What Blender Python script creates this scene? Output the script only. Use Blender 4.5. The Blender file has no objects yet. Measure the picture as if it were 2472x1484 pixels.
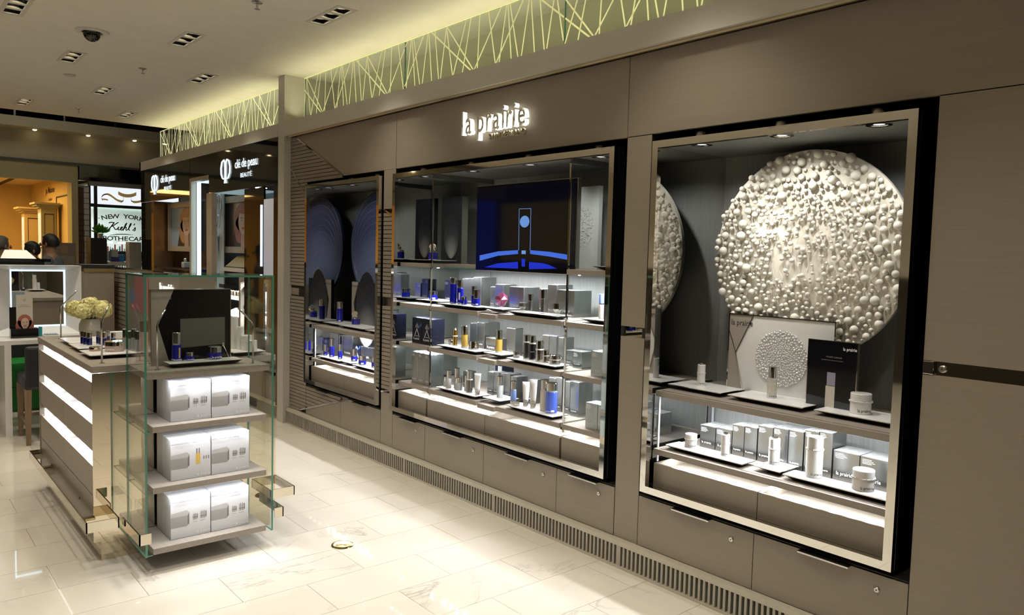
import bpy, bmesh, math, random
from mathutils import Vector, Matrix, Euler
random.seed(7)
sc = bpy.context.scene
COL = sc.collection
PI = math.pi

# ---------------------------------------------------------------- camera
cd = bpy.data.cameras.new('camera'); cam = bpy.data.objects.new('camera', cd); COL.objects.link(cam)
cd.sensor_width = 36.0; cd.lens = 36.0 * 1832.56 / 2472.0; cd.clip_start = 0.05; cd.clip_end = 100
cam.matrix_world = Matrix(((0.6467332, -0.0678221, 0.7596949, 0.0000000), (0.7622829, 0.0239004, -0.6468026, 0.0000000), (0.0257105, 0.9974111, 0.0671568, 1.6000000), (0.0000000, 0.0000000, 0.0000000, 1.0000000)))
sc.camera = cam

# ---------------------------------------------------------------- world, exposure
sc.view_settings.view_transform = 'Standard'; sc.view_settings.look = 'None'
sc.view_settings.exposure = 0.0; sc.view_settings.gamma = 1.0; sc.view_settings.use_curve_mapping = False
w = bpy.data.worlds.new('world'); sc.world = w; w.use_nodes = True
w.node_tree.nodes['Background'].inputs[0].default_value = (1.0, 0.90, 0.74, 1)
w.node_tree.nodes['Background'].inputs[1].default_value = 0.10
cy = sc.cycles
cy.max_bounces = 9; cy.diffuse_bounces = 3; cy.glossy_bounces = 6; cy.transmission_bounces = 4; cy.transparent_max_bounces = 12
cy.caustics_reflective = False; cy.caustics_refractive = False
cy.sample_clamp_indirect = 4.0; cy.sample_clamp_direct = 0.0
cy.use_denoising = True; cy.use_adaptive_sampling = True; cy.adaptive_threshold = 0.02

WARM = (1.0, 0.90, 0.74); COOL = (0.93, 0.96, 1.0); NEUT = (1.0, 0.93, 0.82)
def area(name, loc, sx, sy, power, col, rot=(0, 0, 0), spread=180):
    l = bpy.data.lights.new(name, 'AREA'); l.shape = 'RECTANGLE'; l.size = sx; l.size_y = sy
    l.energy = power; l.color = col; l.spread = math.radians(spread)
    o = bpy.data.objects.new(name, l); o.location = loc; o.rotation_euler = rot; COL.objects.link(o); return o
def spot(name, loc, power, col, angle=60, blend=0.6, rot=(0, 0, 0), size=0.03):
    l = bpy.data.lights.new(name, 'SPOT'); l.energy = power; l.color = col; l.spot_size = math.radians(angle)
    l.spot_blend = blend; l.shadow_soft_size = size
    o = bpy.data.objects.new(name, l); o.location = loc; o.rotation_euler = rot; COL.objects.link(o); return o

CEIL = 3.18
# triple downlights of the ceiling: (x, y) of each fixture centre
TRIPLES = [(-10.12, 1.385), (-10.10, 2.43), (-8.75, 1.887), (-7.41, 1.36), (-7.39, 2.427), (-6.13, 1.894), (-4.80, 2.42),
           (-4.75, 1.36), (-3.47, 1.89), (-2.13, 2.42), (-2.13, 1.36), (-0.80, 1.89), (0.6, 2.42),  # from here on: fixtures out of view, added to light the room
           (-8.75, 0.8), (-6.13, 0.8), (-3.47, 0.8), (-0.8, 0.8), (-7.41, 0.25), (-4.75, 0.25), (-2.13, 0.25),
           (-6.13, -0.9), (-3.47, -0.9), (-0.8, -0.9), (-8.75, -0.9),
           (-10.1, -2.2), (-7.41, -2.2), (-4.75, -2.2), (-2.13, -2.2), (-8.75, -3.6), (-6.13, -3.6), (-3.47, -3.6)]
for (x, y) in TRIPLES:
    spot('ceiling_spot', (x, y, CEIL - 0.012), 52 if y < 2.2 else 40, WARM, 100, 0.75, (0, 0, 0), 0.06)
# cove lamps that wash the ceiling above the etched glass bands
area('cove_lamp', (-4.0, 2.99, 2.80), 5.2, 0.05, 10, (0.95, 0.90, 0.55), (PI - 0.2, 0, 0), 150)
area('cove_lamp', (-9.0, 2.99, 2.80), 4.0, 0.05, 8, (0.95, 0.90, 0.55), (PI - 0.2, 0, 0), 150)
# warm lamps of the shop at the far end, pale lamps of its neighbour
area('shop_lamp', (-14.4, 1.0, 2.62), 1.8, 1.6, 75, (1.0, 0.62, 0.20), (0, 0, 0))
area('shop_lamp', (-14.2, 3.2, 2.3), 0.9, 0.9, 40, (0.85, 0.97, 1.0), (0, 0, 0))
# aisle light of the hall beyond the ceiling edge and on the far side of the aisle
area('hall_lamp', (-11.6, 1.0, 3.9), 0.8, 3.0, 12, WARM)

# ---------------------------------------------------------------- materials
MATS = {}
def mat(name, col=(0.5, 0.5, 0.5), rough=0.5, metal=0.0, spec=0.5, emit=None, es=0.0, var=0.0, vscale=(6, 6, 6), coat=0.0, bump=0.0):
    """Principled material; var adds a procedural tone variation of that strength, bump a fine relief."""
    if name in MATS: return MATS[name]
    m = bpy.data.materials.new(name); m.use_nodes = True
    nt = m.node_tree; b = nt.nodes['Principled BSDF']
    b.inputs['Base Color'].default_value = (*col, 1); b.inputs['Roughness'].default_value = rough
    b.inputs['Metallic'].default_value = metal; b.inputs['Specular IOR Level'].default_value = spec
    if coat: b.inputs['Coat Weight'].default_value = coat; b.inputs['Coat Roughness'].default_value = 0.05
    if emit: b.inputs['Emission Color'].default_value = (*emit, 1); b.inputs['Emission Strength'].default_value = es
    tc = nt.nodes.new('ShaderNodeNewGeometry'); mp = nt.nodes.new('ShaderNodeMapping'); mp.inputs['Scale'].default_value = vscale
    nz = nt.nodes.new('ShaderNodeTexNoise'); nz.inputs['Scale'].default_value = 1.0; nz.inputs['Detail'].default_value = 4
    nt.links.new(tc.outputs['Position'], mp.inputs['Vector']); nt.links.new(mp.outputs[0], nz.inputs['Vector'])
    v = var if var else 0.03
    rp = nt.nodes.new('ShaderNodeValToRGB')
    rp.color_ramp.elements[0].position = 0.3; rp.color_ramp.elements[1].position = 0.7
    rp.color_ramp.elements[0].color = (*[c * (1 - v) for c in col], 1)
    rp.color_ramp.elements[1].color = (*[min(1, c * (1 + v)) for c in col], 1)
    nt.links.new(nz.outputs['Fac'], rp.inputs['Fac']); nt.links.new(rp.outputs[0], b.inputs['Base Color'])
    if bump:
        bp = nt.nodes.new('ShaderNodeBump'); bp.inputs['Strength'].default_value = bump; bp.inputs['Distance'].default_value = 0.004
        nt.links.new(nz.outputs['Fac'], bp.inputs['Height']); nt.links.new(bp.outputs[0], b.inputs['Normal'])
    MATS[name] = m; return m

def glass_mat(name, tint=(0.97, 0.99, 0.98), refl=0.9):
    m = bpy.data.materials.new(name); m.use_nodes = True; nt = m.node_tree
    nt.nodes.remove(nt.nodes['Principled BSDF']); out = nt.nodes['Material Output']
    t = nt.nodes.new('ShaderNodeBsdfTransparent'); t.inputs[0].default_value = (*tint, 1)
    g = nt.nodes.new('ShaderNodeBsdfGlossy'); g.inputs['Roughness'].default_value = 0.0; g.inputs[0].default_value = (refl, refl, refl, 1)
    lw = nt.nodes.new('ShaderNodeLayerWeight'); lw.inputs['Blend'].default_value = 0.5
    pw = nt.nodes.new('ShaderNodeMath'); pw.operation = 'POWER'; pw.inputs[1].default_value = 5.0; nt.links.new(lw.outputs['Facing'], pw.inputs[0])
    f = nt.nodes.new('ShaderNodeMath'); f.operation = 'MULTIPLY_ADD'; f.inputs[1].default_value = 0.8; f.inputs[2].default_value = 0.035; nt.links.new(pw.outputs[0], f.inputs[0])
    mx = nt.nodes.new('ShaderNodeMixShader')
    nt.links.new(f.outputs[0], mx.inputs[0]); nt.links.new(t.outputs[0], mx.inputs[1]); nt.links.new(g.outputs[0], mx.inputs[2])
    nt.links.new(mx.outputs[0], out.inputs[0]); MATS[name] = m; return m

def glow(name, col, s):
    m = bpy.data.materials.new(name); m.use_nodes = True; nt = m.node_tree
    b = nt.nodes['Principled BSDF']; b.inputs['Base Color'].default_value = (*[c * .5 for c in col], 1)
    b.inputs['Emission Color'].default_value = (*col, 1); b.inputs['Emission Strength'].default_value = s
    MATS[name] = m; return m

def marble(name, base, vein, rough=0.09, scale=2.2, amount=0.6):
    m = bpy.data.materials.new(name); m.use_nodes = True; nt = m.node_tree; b = nt.nodes['Principled BSDF']
    geo = nt.nodes.new('ShaderNodeNewGeometry'); oi = nt.nodes.new('ShaderNodeObjectInfo')
    ml = nt.nodes.new('ShaderNodeVectorMath'); ml.operation = 'MULTIPLY_ADD'; ml.inputs[1].default_value = (9.0, 5.0, 7.0)
    cb = nt.nodes.new('ShaderNodeCombineXYZ')
    for k in range(3): nt.links.new(oi.outputs['Random'], cb.inputs[k])
    nt.links.new(cb.outputs[0], ml.inputs[0]); nt.links.new(geo.outputs['Position'], ml.inputs[2])
    mp = nt.nodes.new('ShaderNodeMapping'); mp.inputs['Rotation'].default_value = (0, 0, 0.55); mp.inputs['Scale'].default_value = (scale, scale * 0.45, scale)
    nt.links.new(ml.outputs[0], mp.inputs['Vector'])
    nz = nt.nodes.new('ShaderNodeTexNoise'); nz.inputs['Scale'].default_value = 1.6; nz.inputs['Detail'].default_value = 7; nz.inputs['Roughness'].default_value = 0.62; nz.inputs['Distortion'].default_value = 0.9
    nt.links.new(mp.outputs[0], nz.inputs['Vector'])
    ma = nt.nodes.new('ShaderNodeMath'); ma.operation = 'SUBTRACT'; ma.inputs[1].default_value = 0.5; nt.links.new(nz.outputs['Fac'], ma.inputs[0])
    ab = nt.nodes.new('ShaderNodeMath'); ab.operation = 'ABSOLUTE'; nt.links.new(ma.outputs[0], ab.inputs[0])
    r1 = nt.nodes.new('ShaderNodeValToRGB'); r1.color_ramp.elements[0].position = 0.0; r1.color_ramp.elements[1].position = 0.018
    r1.color_ramp.elements[0].color = (1, 1, 1, 1); r1.color_ramp.elements[1].color = (0, 0, 0, 1); nt.links.new(ab.outputs[0], r1.inputs[0])
    n2 = nt.nodes.new('ShaderNodeTexNoise'); n2.inputs['Scale'].default_value = 1.1; n2.inputs['Detail'].default_value = 3; nt.links.new(mp.outputs[0], n2.inputs['Vector'])
    r2 = nt.nodes.new('ShaderNodeValToRGB'); r2.color_ramp.elements[0].position = 0.5; r2.color_ramp.elements[1].position = 0.72
    nt.links.new(n2.outputs['Fac'], r2.inputs[0])
    mu = nt.nodes.new('ShaderNodeMath'); mu.operation = 'MULTIPLY'; nt.links.new(r1.outputs[0], mu.inputs[0]); nt.links.new(r2.outputs[0], mu.inputs[1])
    m2 = nt.nodes.new('ShaderNodeMath'); m2.operation = 'MULTIPLY'; m2.inputs[1].default_value = amount; nt.links.new(mu.outputs[0], m2.inputs[0])
    mx = nt.nodes.new('ShaderNodeMix'); mx.data_type = 'RGBA'
    tone = nt.nodes.new('ShaderNodeMix'); tone.data_type = 'RGBA'
    tone.inputs['A'].default_value = (*base, 1); tone.inputs['B'].default_value = (*[c * 0.9 for c in base], 1)
    nt.links.new(n2.outputs['Fac'], tone.inputs['Factor']); nt.links.new(tone.outputs['Result'], mx.inputs['A'])
    mx.inputs['B'].default_value = (*vein, 1)
    nt.links.new(m2.outputs[0], mx.inputs['Factor']); nt.links.new(mx.outputs['Result'], b.inputs['Base Color'])
    b.inputs['Roughness'].default_value = rough; b.inputs['Specular IOR Level'].default_value = 0.5
    MATS[name] = m; return m

TAUPE = mat('taupe_laminate', (0.285, 0.245, 0.192), 0.42, 0, 0.35, var=0.055, vscale=(1.6, 1.6, 210))
TAUPE_D = mat('taupe_shelf', (0.300, 0.262, 0.222), 0.45, 0, 0.35, var=0.07, vscale=(2, 60, 60))
DARK = mat('dark_recess', (0.012, 0.010, 0.008), 0.7)
BLACK = mat('black_gloss', (0.006, 0.006, 0.008), 0.06, 0, 0.6)
BLACKM = mat('black_matt', (0.012, 0.012, 0.014), 0.55)
CHROME = mat('polished_chrome', (0.82, 0.80, 0.76), 0.04, 1.0)
CHROMEB = mat('brushed_chrome', (0.62, 0.60, 0.57), 0.22, 1.0)
MIRROR = mat('mirror', (0.74, 0.75, 0.74), 0.0, 1.0)
BRONZE = mat('bronze_mirror', (0.74, 0.66, 0.52), 0.02, 1.0)
FABRIC = mat('grey_fabric', (0.36, 0.365, 0.345), 0.85, 0, 0.2, var=0.10, vscale=(160, 160, 6))
WHITE = mat('white_lacquer', (0.80, 0.79, 0.76), 0.25, 0, 0.5)
TRAYW = mat('white_tray', (0.86, 0.86, 0.85), 0.18, 0, 0.5)
CEILM = mat('ceiling_paint', (0.70, 0.66, 0.575), 0.9, 0, 0.1)
STONE = marble('pale_stone', (0.60, 0.575, 0.51), (0.45, 0.42, 0.37), 0.25, 1.4, 0.4)
TILEM = marble('marble_tile', (0.74, 0.69, 0.60), (0.36, 0.33, 0.28), 0.03, 1.5, 0.75)
GROUT = mat('grout', (0.36, 0.30, 0.23), 0.8)
GLASS = glass_mat('clear_glass')
GLASSB = glass_mat('bottle_glass', (0.93, 0.94, 0.94))
GEDGE = mat('green_glass_edge', (0.06, 0.22, 0.16), 0.12, 0, 0.7)
def led(s):
    k = 'led_%d' % s
    return MATS.get(k) or glow(k, (0.93, 0.96, 1.0), s)
LEDS = glow('led_strip_white', (0.97, 0.98, 1.0), 6.0)
COBALT = mat('cobalt_glass', (0.006, 0.010, 0.30), 0.08, 0, 0.7, coat=0.5)
COBALTD = mat('cobalt_dark', (0.004, 0.006, 0.09), 0.08, 0, 0.7, coat=0.5)
SILVERF = mat('silver_foil', (0.60, 0.62, 0.61), 0.26, 1.0, var=0.08, vscale=(18, 18, 7))
SILVERT = mat('silver_foil_creased', (0.80, 0.82, 0.81), 0.22, 0.75, var=0.2, vscale=(40, 40, 40), bump=0.6)
GOLD = mat('gold_serum', (0.72, 0.48, 0.10), 0.14, 0.35, 0.7, coat=0.6)
GOLDM = mat('gold_metal', (0.83, 0.56, 0.16), 0.14, 1.0)
WHITEG = mat('white_porcelain', (0.80, 0.79, 0.76), 0.16, 0, 0.5, coat=0.3)
PEARL = mat('pearl_beads', (0.70, 0.66, 0.58), 0.3, 0, 0.5, var=0.35, vscale=(420, 420, 420), bump=0.8)
SKYB = mat('pale_blue_lotion', (0.22, 0.33, 0.72), 0.15, 0, 0.6, coat=0.5)
PERIW = mat('periwinkle_lotion', (0.075, 0.13, 0.60), 0.12, 0, 0.6, coat=0.5)
CREAM = mat('cream_lotion', (0.66, 0.62, 0.52), 0.2, 0, 0.5, coat=0.4)
GREYL = mat('grey_lotion', (0.46, 0.47, 0.46), 0.15, 0, 0.6, coat=0.5)
PINKL = mat('pink_lotion', (0.48, 0.36, 0.33), 0.15, 0, 0.5, coat=0.4)
INK = mat('dark_ink', (0.03, 0.03, 0.035), 0.5)
INKG = mat('grey_ink', (0.24, 0.24, 0.25), 0.5)
INKW = mat('white_ink', (0.85, 0.85, 0.84), 0.5)
PURPLE = mat('plum_crystal', (0.33, 0.07, 0.17), 0.10, 0.55, 0.8, coat=0.5)
PLASTER = mat('plaster_relief', (0.74, 0.70, 0.60), 0.75, 0, 0.2, var=0.05, vscale=(14, 14, 14), bump=0.35)
PEARLP = mat('pearl_plaster', (0.80, 0.765, 0.67), 0.55, 0, 0.3)
CRYST = mat('crystal_block', (0.72, 0.74, 0.76), 0.08, 0.15, 0.8, coat=0.6)

# ---------------------------------------------------------------- mesh building
class MB:
    """Collects polygons in world coordinates; build() links them as one object."""
    def __init__(s): s.v = []; s.f = []; s.m = []; s.sm = []
    def add(s, vs, fs, mi=0, smooth=False):
        o = len(s.v); s.v += [tuple(p) for p in vs]
        for f in fs: s.f.append([o + i for i in f]); s.m.append(mi); s.sm.append(smooth)
        return s
    def box(s, x0, x1, y0, y1, z0, z1, mi=0):
        v = [(x0, y0, z0), (x1, y0, z0), (x1, y1, z0), (x0, y1, z0), (x0, y0, z1), (x1, y0, z1), (x1, y1, z1), (x0, y1, z1)]
        return s.add(v, [(0, 3, 2, 1), (4, 5, 6, 7), (0, 1, 5, 4), (1, 2, 6, 5), (2, 3, 7, 6), (3, 0, 4, 7)], mi)
    def boxm(s, x0, x1, y0, y1, z0, z1, edge, face):
        """box whose small faces take material edge: used for sheets of glass (largest pair of faces takes face)"""
        d = [(x1 - x0), (y1 - y0), (z1 - z0)]; a = d.index(min(d))
        v = [(x0, y0, z0), (x1, y0, z0), (x1, y1, z0), (x0, y1, z0), (x0, y0, z1), (x1, y0, z1), (x1, y1, z1), (x0, y1, z1)]
        fs = [(2, (0, 3, 2, 1)), (2, (4, 5, 6, 7)), (1, (0, 1, 5, 4)), (0, (1, 2, 6, 5)), (1, (2, 3, 7, 6)), (0, (3, 0, 4, 7))]
        for ax, f in fs: s.add([v[i] for i in f], [(0, 1, 2, 3)], face if ax == a else edge)
        return s
    def rbox(s, x0, x1, y0, y1, z0, z1, r, mi=0):
        """box with chamfered edges of width r"""
        bm = bmesh.new(); bmesh.ops.create_cube(bm, size=1)
        for p in bm.verts: p.co = Vector(((x0 + x1) / 2 + p.co.x * (x1 - x0), (y0 + y1) / 2 + p.co.y * (y1 - y0), (z0 + z1) / 2 + p.co.z * (z1 - z0)))
        bmesh.ops.bevel(bm, geom=bm.edges[:], offset=r, segments=2, affect='EDGES', profile=0.5)
        bm.verts.index_update()
        s.add([p.co[:] for p in bm.verts], [[q.index for q in f.verts] for f in bm.faces], mi); bm.free(); return s
    def lathe(s, prof, cx=0, cy=0, cz=0, seg=24, mi=0, cap=True, M=None):
        for i in range(len(prof) - 1):
            (r0, z0), (r1, z1) = prof[i], prof[i + 1]
            vs = []; fs = []
            for k in range(seg):
                a = 2 * PI * k / seg; c, t = math.cos(a), math.sin(a)
                vs += [(r0 * c, r0 * t, z0), (r1 * c, r1 * t, z1)]
            for k in range(seg):
                j = (k + 1) % seg; fs.append((2 * k, 2 * j, 2 * j + 1, 2 * k + 1))
            s._addm(vs, fs, mi, True, cx, cy, cz, M)
        if cap:
            for (r, z, fl) in ((prof[0][0], prof[0][1], True), (prof[-1][0], prof[-1][1], False)):
                if r > 1e-5:
                    vs = [(r * math.cos(2 * PI * k / seg), r * math.sin(2 * PI * k / seg), z) for k in range(seg)]
                    f = list(range(seg)); s._addm(vs, [f[::-1] if fl else f], mi, False, cx, cy, cz, M)
        return s
    def _addm(s, vs, fs, mi, sm, cx, cy, cz, M):
        if M is not None: vs = [tuple(M @ Vector(p)) for p in vs]
        s.add([(p[0] + cx, p[1] + cy, p[2] + cz) for p in vs], fs, mi, sm)
    def tube(s, pts, r, seg=8, mi=0, cap=True):
        pts = [Vector(p) for p in pts]; rings = []
        for i, p in enumerate(pts):
            d = (pts[min(i + 1, len(pts) - 1)] - pts[max(i - 1, 0)]).normalized()
            u = d.orthogonal().normalized() if i == 0 else (rings_u - d * rings_u.dot(d)).normalized()
            rings_u = u; w_ = d.cross(u); rr = r[i] if isinstance(r, (list, tuple)) else r
            rings.append([tuple(p + (u * math.cos(2 * PI * k / seg) + w_ * math.sin(2 * PI * k / seg)) * rr) for k in range(seg)])
        vs = [q for ring in rings for q in ring]; fs = []
        for i in range(len(rings) - 1):
            for k in range(seg):
                j = (k + 1) % seg; fs.append((i * seg + k, i * seg + j, (i + 1) * seg + j, (i + 1) * seg + k))
        if cap: fs.append(list(range(seg))[::-1]); fs.append([(len(rings) - 1) * seg + k for k in range(seg)])
        return s.add(vs, fs, mi, True)
    def sphere(s, c, r, mi=0, sub=2, sc_=(1, 1, 1)):
        bm = bmesh.new(); bmesh.ops.create_icosphere(bm, subdivisions=sub, radius=1)
        bm.verts.index_update()
        s.add([(c[0] + p.co.x * r * sc_[0], c[1] + p.co.y * r * sc_[1], c[2] + p.co.z * r * sc_[2]) for p in bm.verts], [[q.index for q in f.verts] for f in bm.faces], mi, True); bm.free(); return s
    def prism(s, poly, y0, y1, mi=0):
        """polygon given as (x, z), extruded along y"""
        n = len(poly); a = sum(poly[i][0] * poly[(i + 1) % n][1] - poly[(i + 1) % n][0] * poly[i][1] for i in range(n))
        if a < 0: poly = poly[::-1]
        vs = [(x, y0, z) for x, z in poly] + [(x, y1, z) for x, z in poly]
        fs = [list(range(n)), list(range(2 * n - 1, n - 1, -1))] + [(i, n + i, n + (i + 1) % n, (i + 1) % n) for i in range(n)]
        return s.add(vs, fs, mi)
    def prismx(s, poly, x0, x1, mi=0):
        """polygon given as (y, z), extruded along x"""
        n = len(poly); a = sum(poly[i][0] * poly[(i + 1) % n][1] - poly[(i + 1) % n][0] * poly[i][1] for i in range(n))
        if a < 0: poly = poly[::-1]
        vs = [(x0, y, z) for y, z in poly] + [(x1, y, z) for y, z in poly]
        fs = [list(range(n))[::-1], list(range(n, 2 * n))] + [(i, (i + 1) % n, n + (i + 1) % n, n + i) for i in range(n)]
        return s.add(vs, fs, mi)
    def poly(s, pts, mi=0): return s.add(pts, [list(range(len(pts)))], mi)
    def build(s, name, mats, parent=None, loc=None, kind=None):
        """mesh object; vertices become local to the root's base point (loc, or the parent's own location)"""
        if not isinstance(mats, (list, tuple)): mats = [mats]
        o0 = Vector(loc) if loc is not None else (ORG[parent.name] if parent is not None else Vector((0, 0, 0)))
        me = bpy.data.meshes.new(name); me.from_pydata([(p[0] - o0.x, p[1] - o0.y, p[2] - o0.z) for p in s.v], [], s.f)
        for m in mats: me.materials.append(m)
        me.polygons.foreach_set('material_index', s.m); me.polygons.foreach_set('use_smooth', s.sm); me.update()
        o = bpy.data.objects.new(name, me); COL.objects.link(o)
        if parent is not None: o.parent = parent
        else: o.location = o0
        ORG[o.name] = o0.copy()
        if kind: o['kind'] = kind
        return o
ORG = {}
def tag(o, label, cat, group=None):
    o['label'] = label; o['category'] = cat
    if group: o['group'] = group
    return o
def thing(name, loc, label, cat, group=None):
    o = bpy.data.objects.new(name, None); o.empty_display_size = 0.05; COL.objects.link(o); o.location = loc
    ORG[o.name] = Vector(loc); return tag(o, label, cat, group)
def share(name, me, parent, loc, rot=(0, 0, 0), scl=(1, 1, 1)):
    """a part that shares a mesh; loc in world coordinates"""
    o = bpy.data.objects.new(name, me); COL.objects.link(o)
    o0 = ORG[parent.name] if parent is not None else Vector((0, 0, 0))
    o.location = Vector(loc) - o0; o.rotation_euler = rot; o.scale = scl
    if parent is not None: o.parent = parent
    ORG[o.name] = o0.copy(); return o
ORD = ['', 'first', 'second', 'third', 'fourth', 'fifth', 'sixth', 'seventh', 'eighth', 'ninth', 'tenth', 'eleventh', 'twelfth', 'thirteenth', 'fourteenth']

TXT = {}
def text_mesh(body, m, bold=0.0, extrude=0.0, res=2):
    """text as a mesh, cap height about 0.7 for size 1, centred on x"""
    k = (body, m.name, bold, extrude)
    if k in TXT: return TXT[k]
    cu = bpy.data.curves.new('txt', 'FONT'); cu.body = body; cu.align_x = 'CENTER'; cu.offset = bold; cu.extrude = extrude; cu.resolution_u = res
    o = bpy.data.objects.new('txt', cu); COL.objects.link(o)
    me = bpy.data.meshes.new_from_object(o.evaluated_get(bpy.context.evaluated_depsgraph_get()))
    bpy.data.objects.remove(o); me.materials.clear(); me.materials.append(m); TXT[k] = me; return me
def write(body, m, parent, loc, size, th=0.0, xs=1.0, bold=0.0, extrude=0.0, name='lettering', tilt=PI / 2):
    """lettering whose face looks along heading th (0: -y, pi/2: +x)"""
    return share(name, text_mesh(body, m, bold, extrude), parent, loc, (tilt, 0, th), (size * xs, size, size))

# ================================================================ STRUCTURE
# ---- floor: slab plus marble tiles laid one by one
PX, PY = 0.3225, 0.622
TX0, TX1 = -3.0 - 23 * PX, -3.0 + 6 * PX
b = MB()
b.box(-17.5, TX0, -6, 4.3, -0.2, 0.0, 1); b.box(TX1, 3.5, -6, 4.3, -0.2, 0.0, 1)
b.box(TX0, TX1, -6, -1.0, -0.2, 0.0, 1); b.box(TX0, TX1, 2.935, 4.3, -0.2, 0.0, 1)
b.box(TX0, TX1, -1.0, 2.935, -0.2, -0.0035, 0)
floor = b.build('floor', [GROUT, TILEM], kind='structure')
tiles = {}
g = 0.0011
for i in range(-23, 6):
    xa, xb = -3.0 + i * PX, -3.0 + (i + 1) * PX
    off = 1.578 if i % 2 else 1.578 + PY / 2 + 0.003
    y = off - PY * math.ceil((off + 1.0) / PY)
    while y < 2.93:
        ya, yb = max(y, -1.0), min(y + PY, 2.934); y += PY
        if yb - ya < 0.02: continue
        ln = round(yb - ya, 3)
        if ln not in tiles:
            tb = MB(); tb.box(g, PX - g, g, ln - g, -0.012, 0.0)
            tiles[ln] = tb.build('tile', TILEM, floor, (0, 0, 0)); o = tiles[ln]; o.location = (xa, ya, 0)
        else: share('tile', tiles[ln].data, floor, (xa, ya, 0))

# ---- ceiling with the downlight openings cut out
CW, CL = 0.062, 0.226
def grid_with_holes(b, xs, ys, holes, z):
    for h in holes: xs = xs + [h[0], h[1]]; ys = ys + [h[2], h[3]]
    ym = sorted(set(ys))
    for j in range(len(ym) - 1):
        a, c = ym[j], ym[j + 1]; cut = sorted((h[0], h[1]) for h in holes if h[2] <= a + 1e-6 and h[3] >= c - 1e-6)
        x = min(xs)
        for (p, q) in cut + [(max(xs), None)]:
            if p > x + 1e-6: b.poly([(x, a, z), (x, c, z), (p, c, z), (p, a, z)])
            x = q if q is not None else x
b = MB()
holes = [(x - CL, x + CL, y - CW, y + CW) for x, y in TRIPLES]
grid_with_holes(b, [-10.78, 3.5], [-6.0, 3.7], holes, CEIL)
b.box(-10.80, -10.78, -6, 3.7, CEIL, CEIL + 0.06)
b.box(-10.80, 3.5, -6, 3.7, CEIL + 0.14, CEIL + 0.18)
ceiling = b.build('ceiling', CEILM, kind='structure')
b = MB(); b.box(-17.5, -10.80, -6, 4.3, 4.05, 4.1); b.box(-10.9, -10.8, -6, 4.3, 3.24, 4.1)
b.build('ceiling_far', BLACKM, kind='structure')

# ---- room shell
b = MB(); b.box(-11.5, 3.5, 3.72, 3.8, 0, 3.4); b.box(-11.45, -6.80, 3.45, 3.5, 0, 2.7)
wall_back = b.build('wall_back', BLACKM, kind='structure')
b = MB(); b.box(3.4, 3.5, -6, 3.8, 0, 3.4); b.build('wall_right', mat('right_wall_paint', (0.42, 0.38, 0.31), 0.7), kind='structure')
b = MB(); b.box(-17.5, 3.5, -4.9, -4.8, 1.45, 4.1); b.box(-17.5, 3.5, -4.9, -4.79, 0, 1.45, 1); b.build('wall_front', [mat('front_wall_paint', (0.62, 0.58, 0.50), 0.6), mat('front_wall_dark_base', (0.03, 0.025, 0.02), 0.5)], kind='structure')  # dark lower part added, unseen, so the mirror bands reflect something dark
b = MB(); b.box(-17.6, -17.5, -6, 4.3, 0, 4.1); b.box(-17.5, -11.4, 4.2, 4.3, 0, 4.1); b.build('wall_left', mat('left_wall_paint', (0.42, 0.36, 0.26), 0.7), kind='structure')

D = 2.975           # front face of the taupe cladding
ZP = 0.143          # top of the plinth
ZO, ZH = 2.220, 2.622   # underside and top of the header panels
BA, BC = 1.204, 1.257   # mirror band at handle height
def panel(x0, x1, z0, z1): MB().box(x0, x1, D, D + 0.022, z0, z1).build('panel', TAUPE, wall_back)
J = 0.0022
panel(-4.844 + J, -2.620 - J, ZO, ZH); panel(-2.620 + J, 3.4, ZO + J, ZH)
# header beside the slats is cut along the slanting chrome strip
DX = lambda z: -6.535 + (2.611 - z) / (2.611 - 2.224) * (6.535 - 5.659)
MB().prism([(DX(ZH), ZH), (-4.844 - J, ZH), (-4.844 - J, ZO), (DX(ZO), ZO)], D, D + 0.022).build('panel', TAUPE, wall_back)
panel(-2.620 + J, -2.461, BC, ZO - J); panel(-2.620 + J, -2.461, ZP, BA)
panel(-1.137, 3.4, BC, ZO - J); panel(-1.137, 3.4, ZP, BA)
panel(-5.012, -4.846, 1.93, ZO - J); panel(-5.012, -4.846, ZP, 0.548)
# mirror bands in the gaps at handle height, the keyhole plate of the right panel
for (x0, x1) in ((-2.620, -2.461), (-1.137, 3.4), (-5.012, -4.846), (-6.69, -6.318)):
    MB().box(x0, x1, D + 0.012, D + 0.03, BA - 0.004, BC + 0.004).build('mirror_band', BRONZE, wall_back)
MB().rbox(-1.137, -1.100, D - 0.004, D + 0.012, BA + 0.003, BC - 0.002, 0.002).build('end_cap', CHROME, wall_back)
MB().lathe([(0.014, 0), (0.014, 0.006), (0.010, 0.009)], seg=20, M=Matrix.Translation((-1.073, D + 0.012, 1.230)) @ Matrix.Rotation(PI / 2, 4, 'X')).lathe([(0.0035, 0.0092), (0.0035, 0.0096)], seg=10, mi=1, M=Matrix.Translation((-1.073, D + 0.012, 1.230)) @ Matrix.Rotation(PI / 2, 4, 'X')).build('keyhole', [CHROMEB, INK], wall_back)
# linings of the reveals around the three show windows
OPEN = [(-6.316, -5.014), (-4.844, -2.622), (-2.459, -1.139)]
b = MB()
for (x0, x1) in OPEN:
    b.box(x0 - 0.02, x0 - 0.001, D + 0.003, 3.66, 0.12, 2.32); b.box(x1 + 0.001, x1 + 0.02, D + 0.003, 3.66, 0.12, 2.32)
    b.box(x0, x1, D + 0.003, 3.66, 2.30, 2.32); b.box(x0, x1, 3.60, 3.66, 0.12, 2.32); b.box(x0, x1, D + 0.003, 3.60, 0.405, 0.410)
b.build('reveal_lining', DARK, wall_back)
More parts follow.
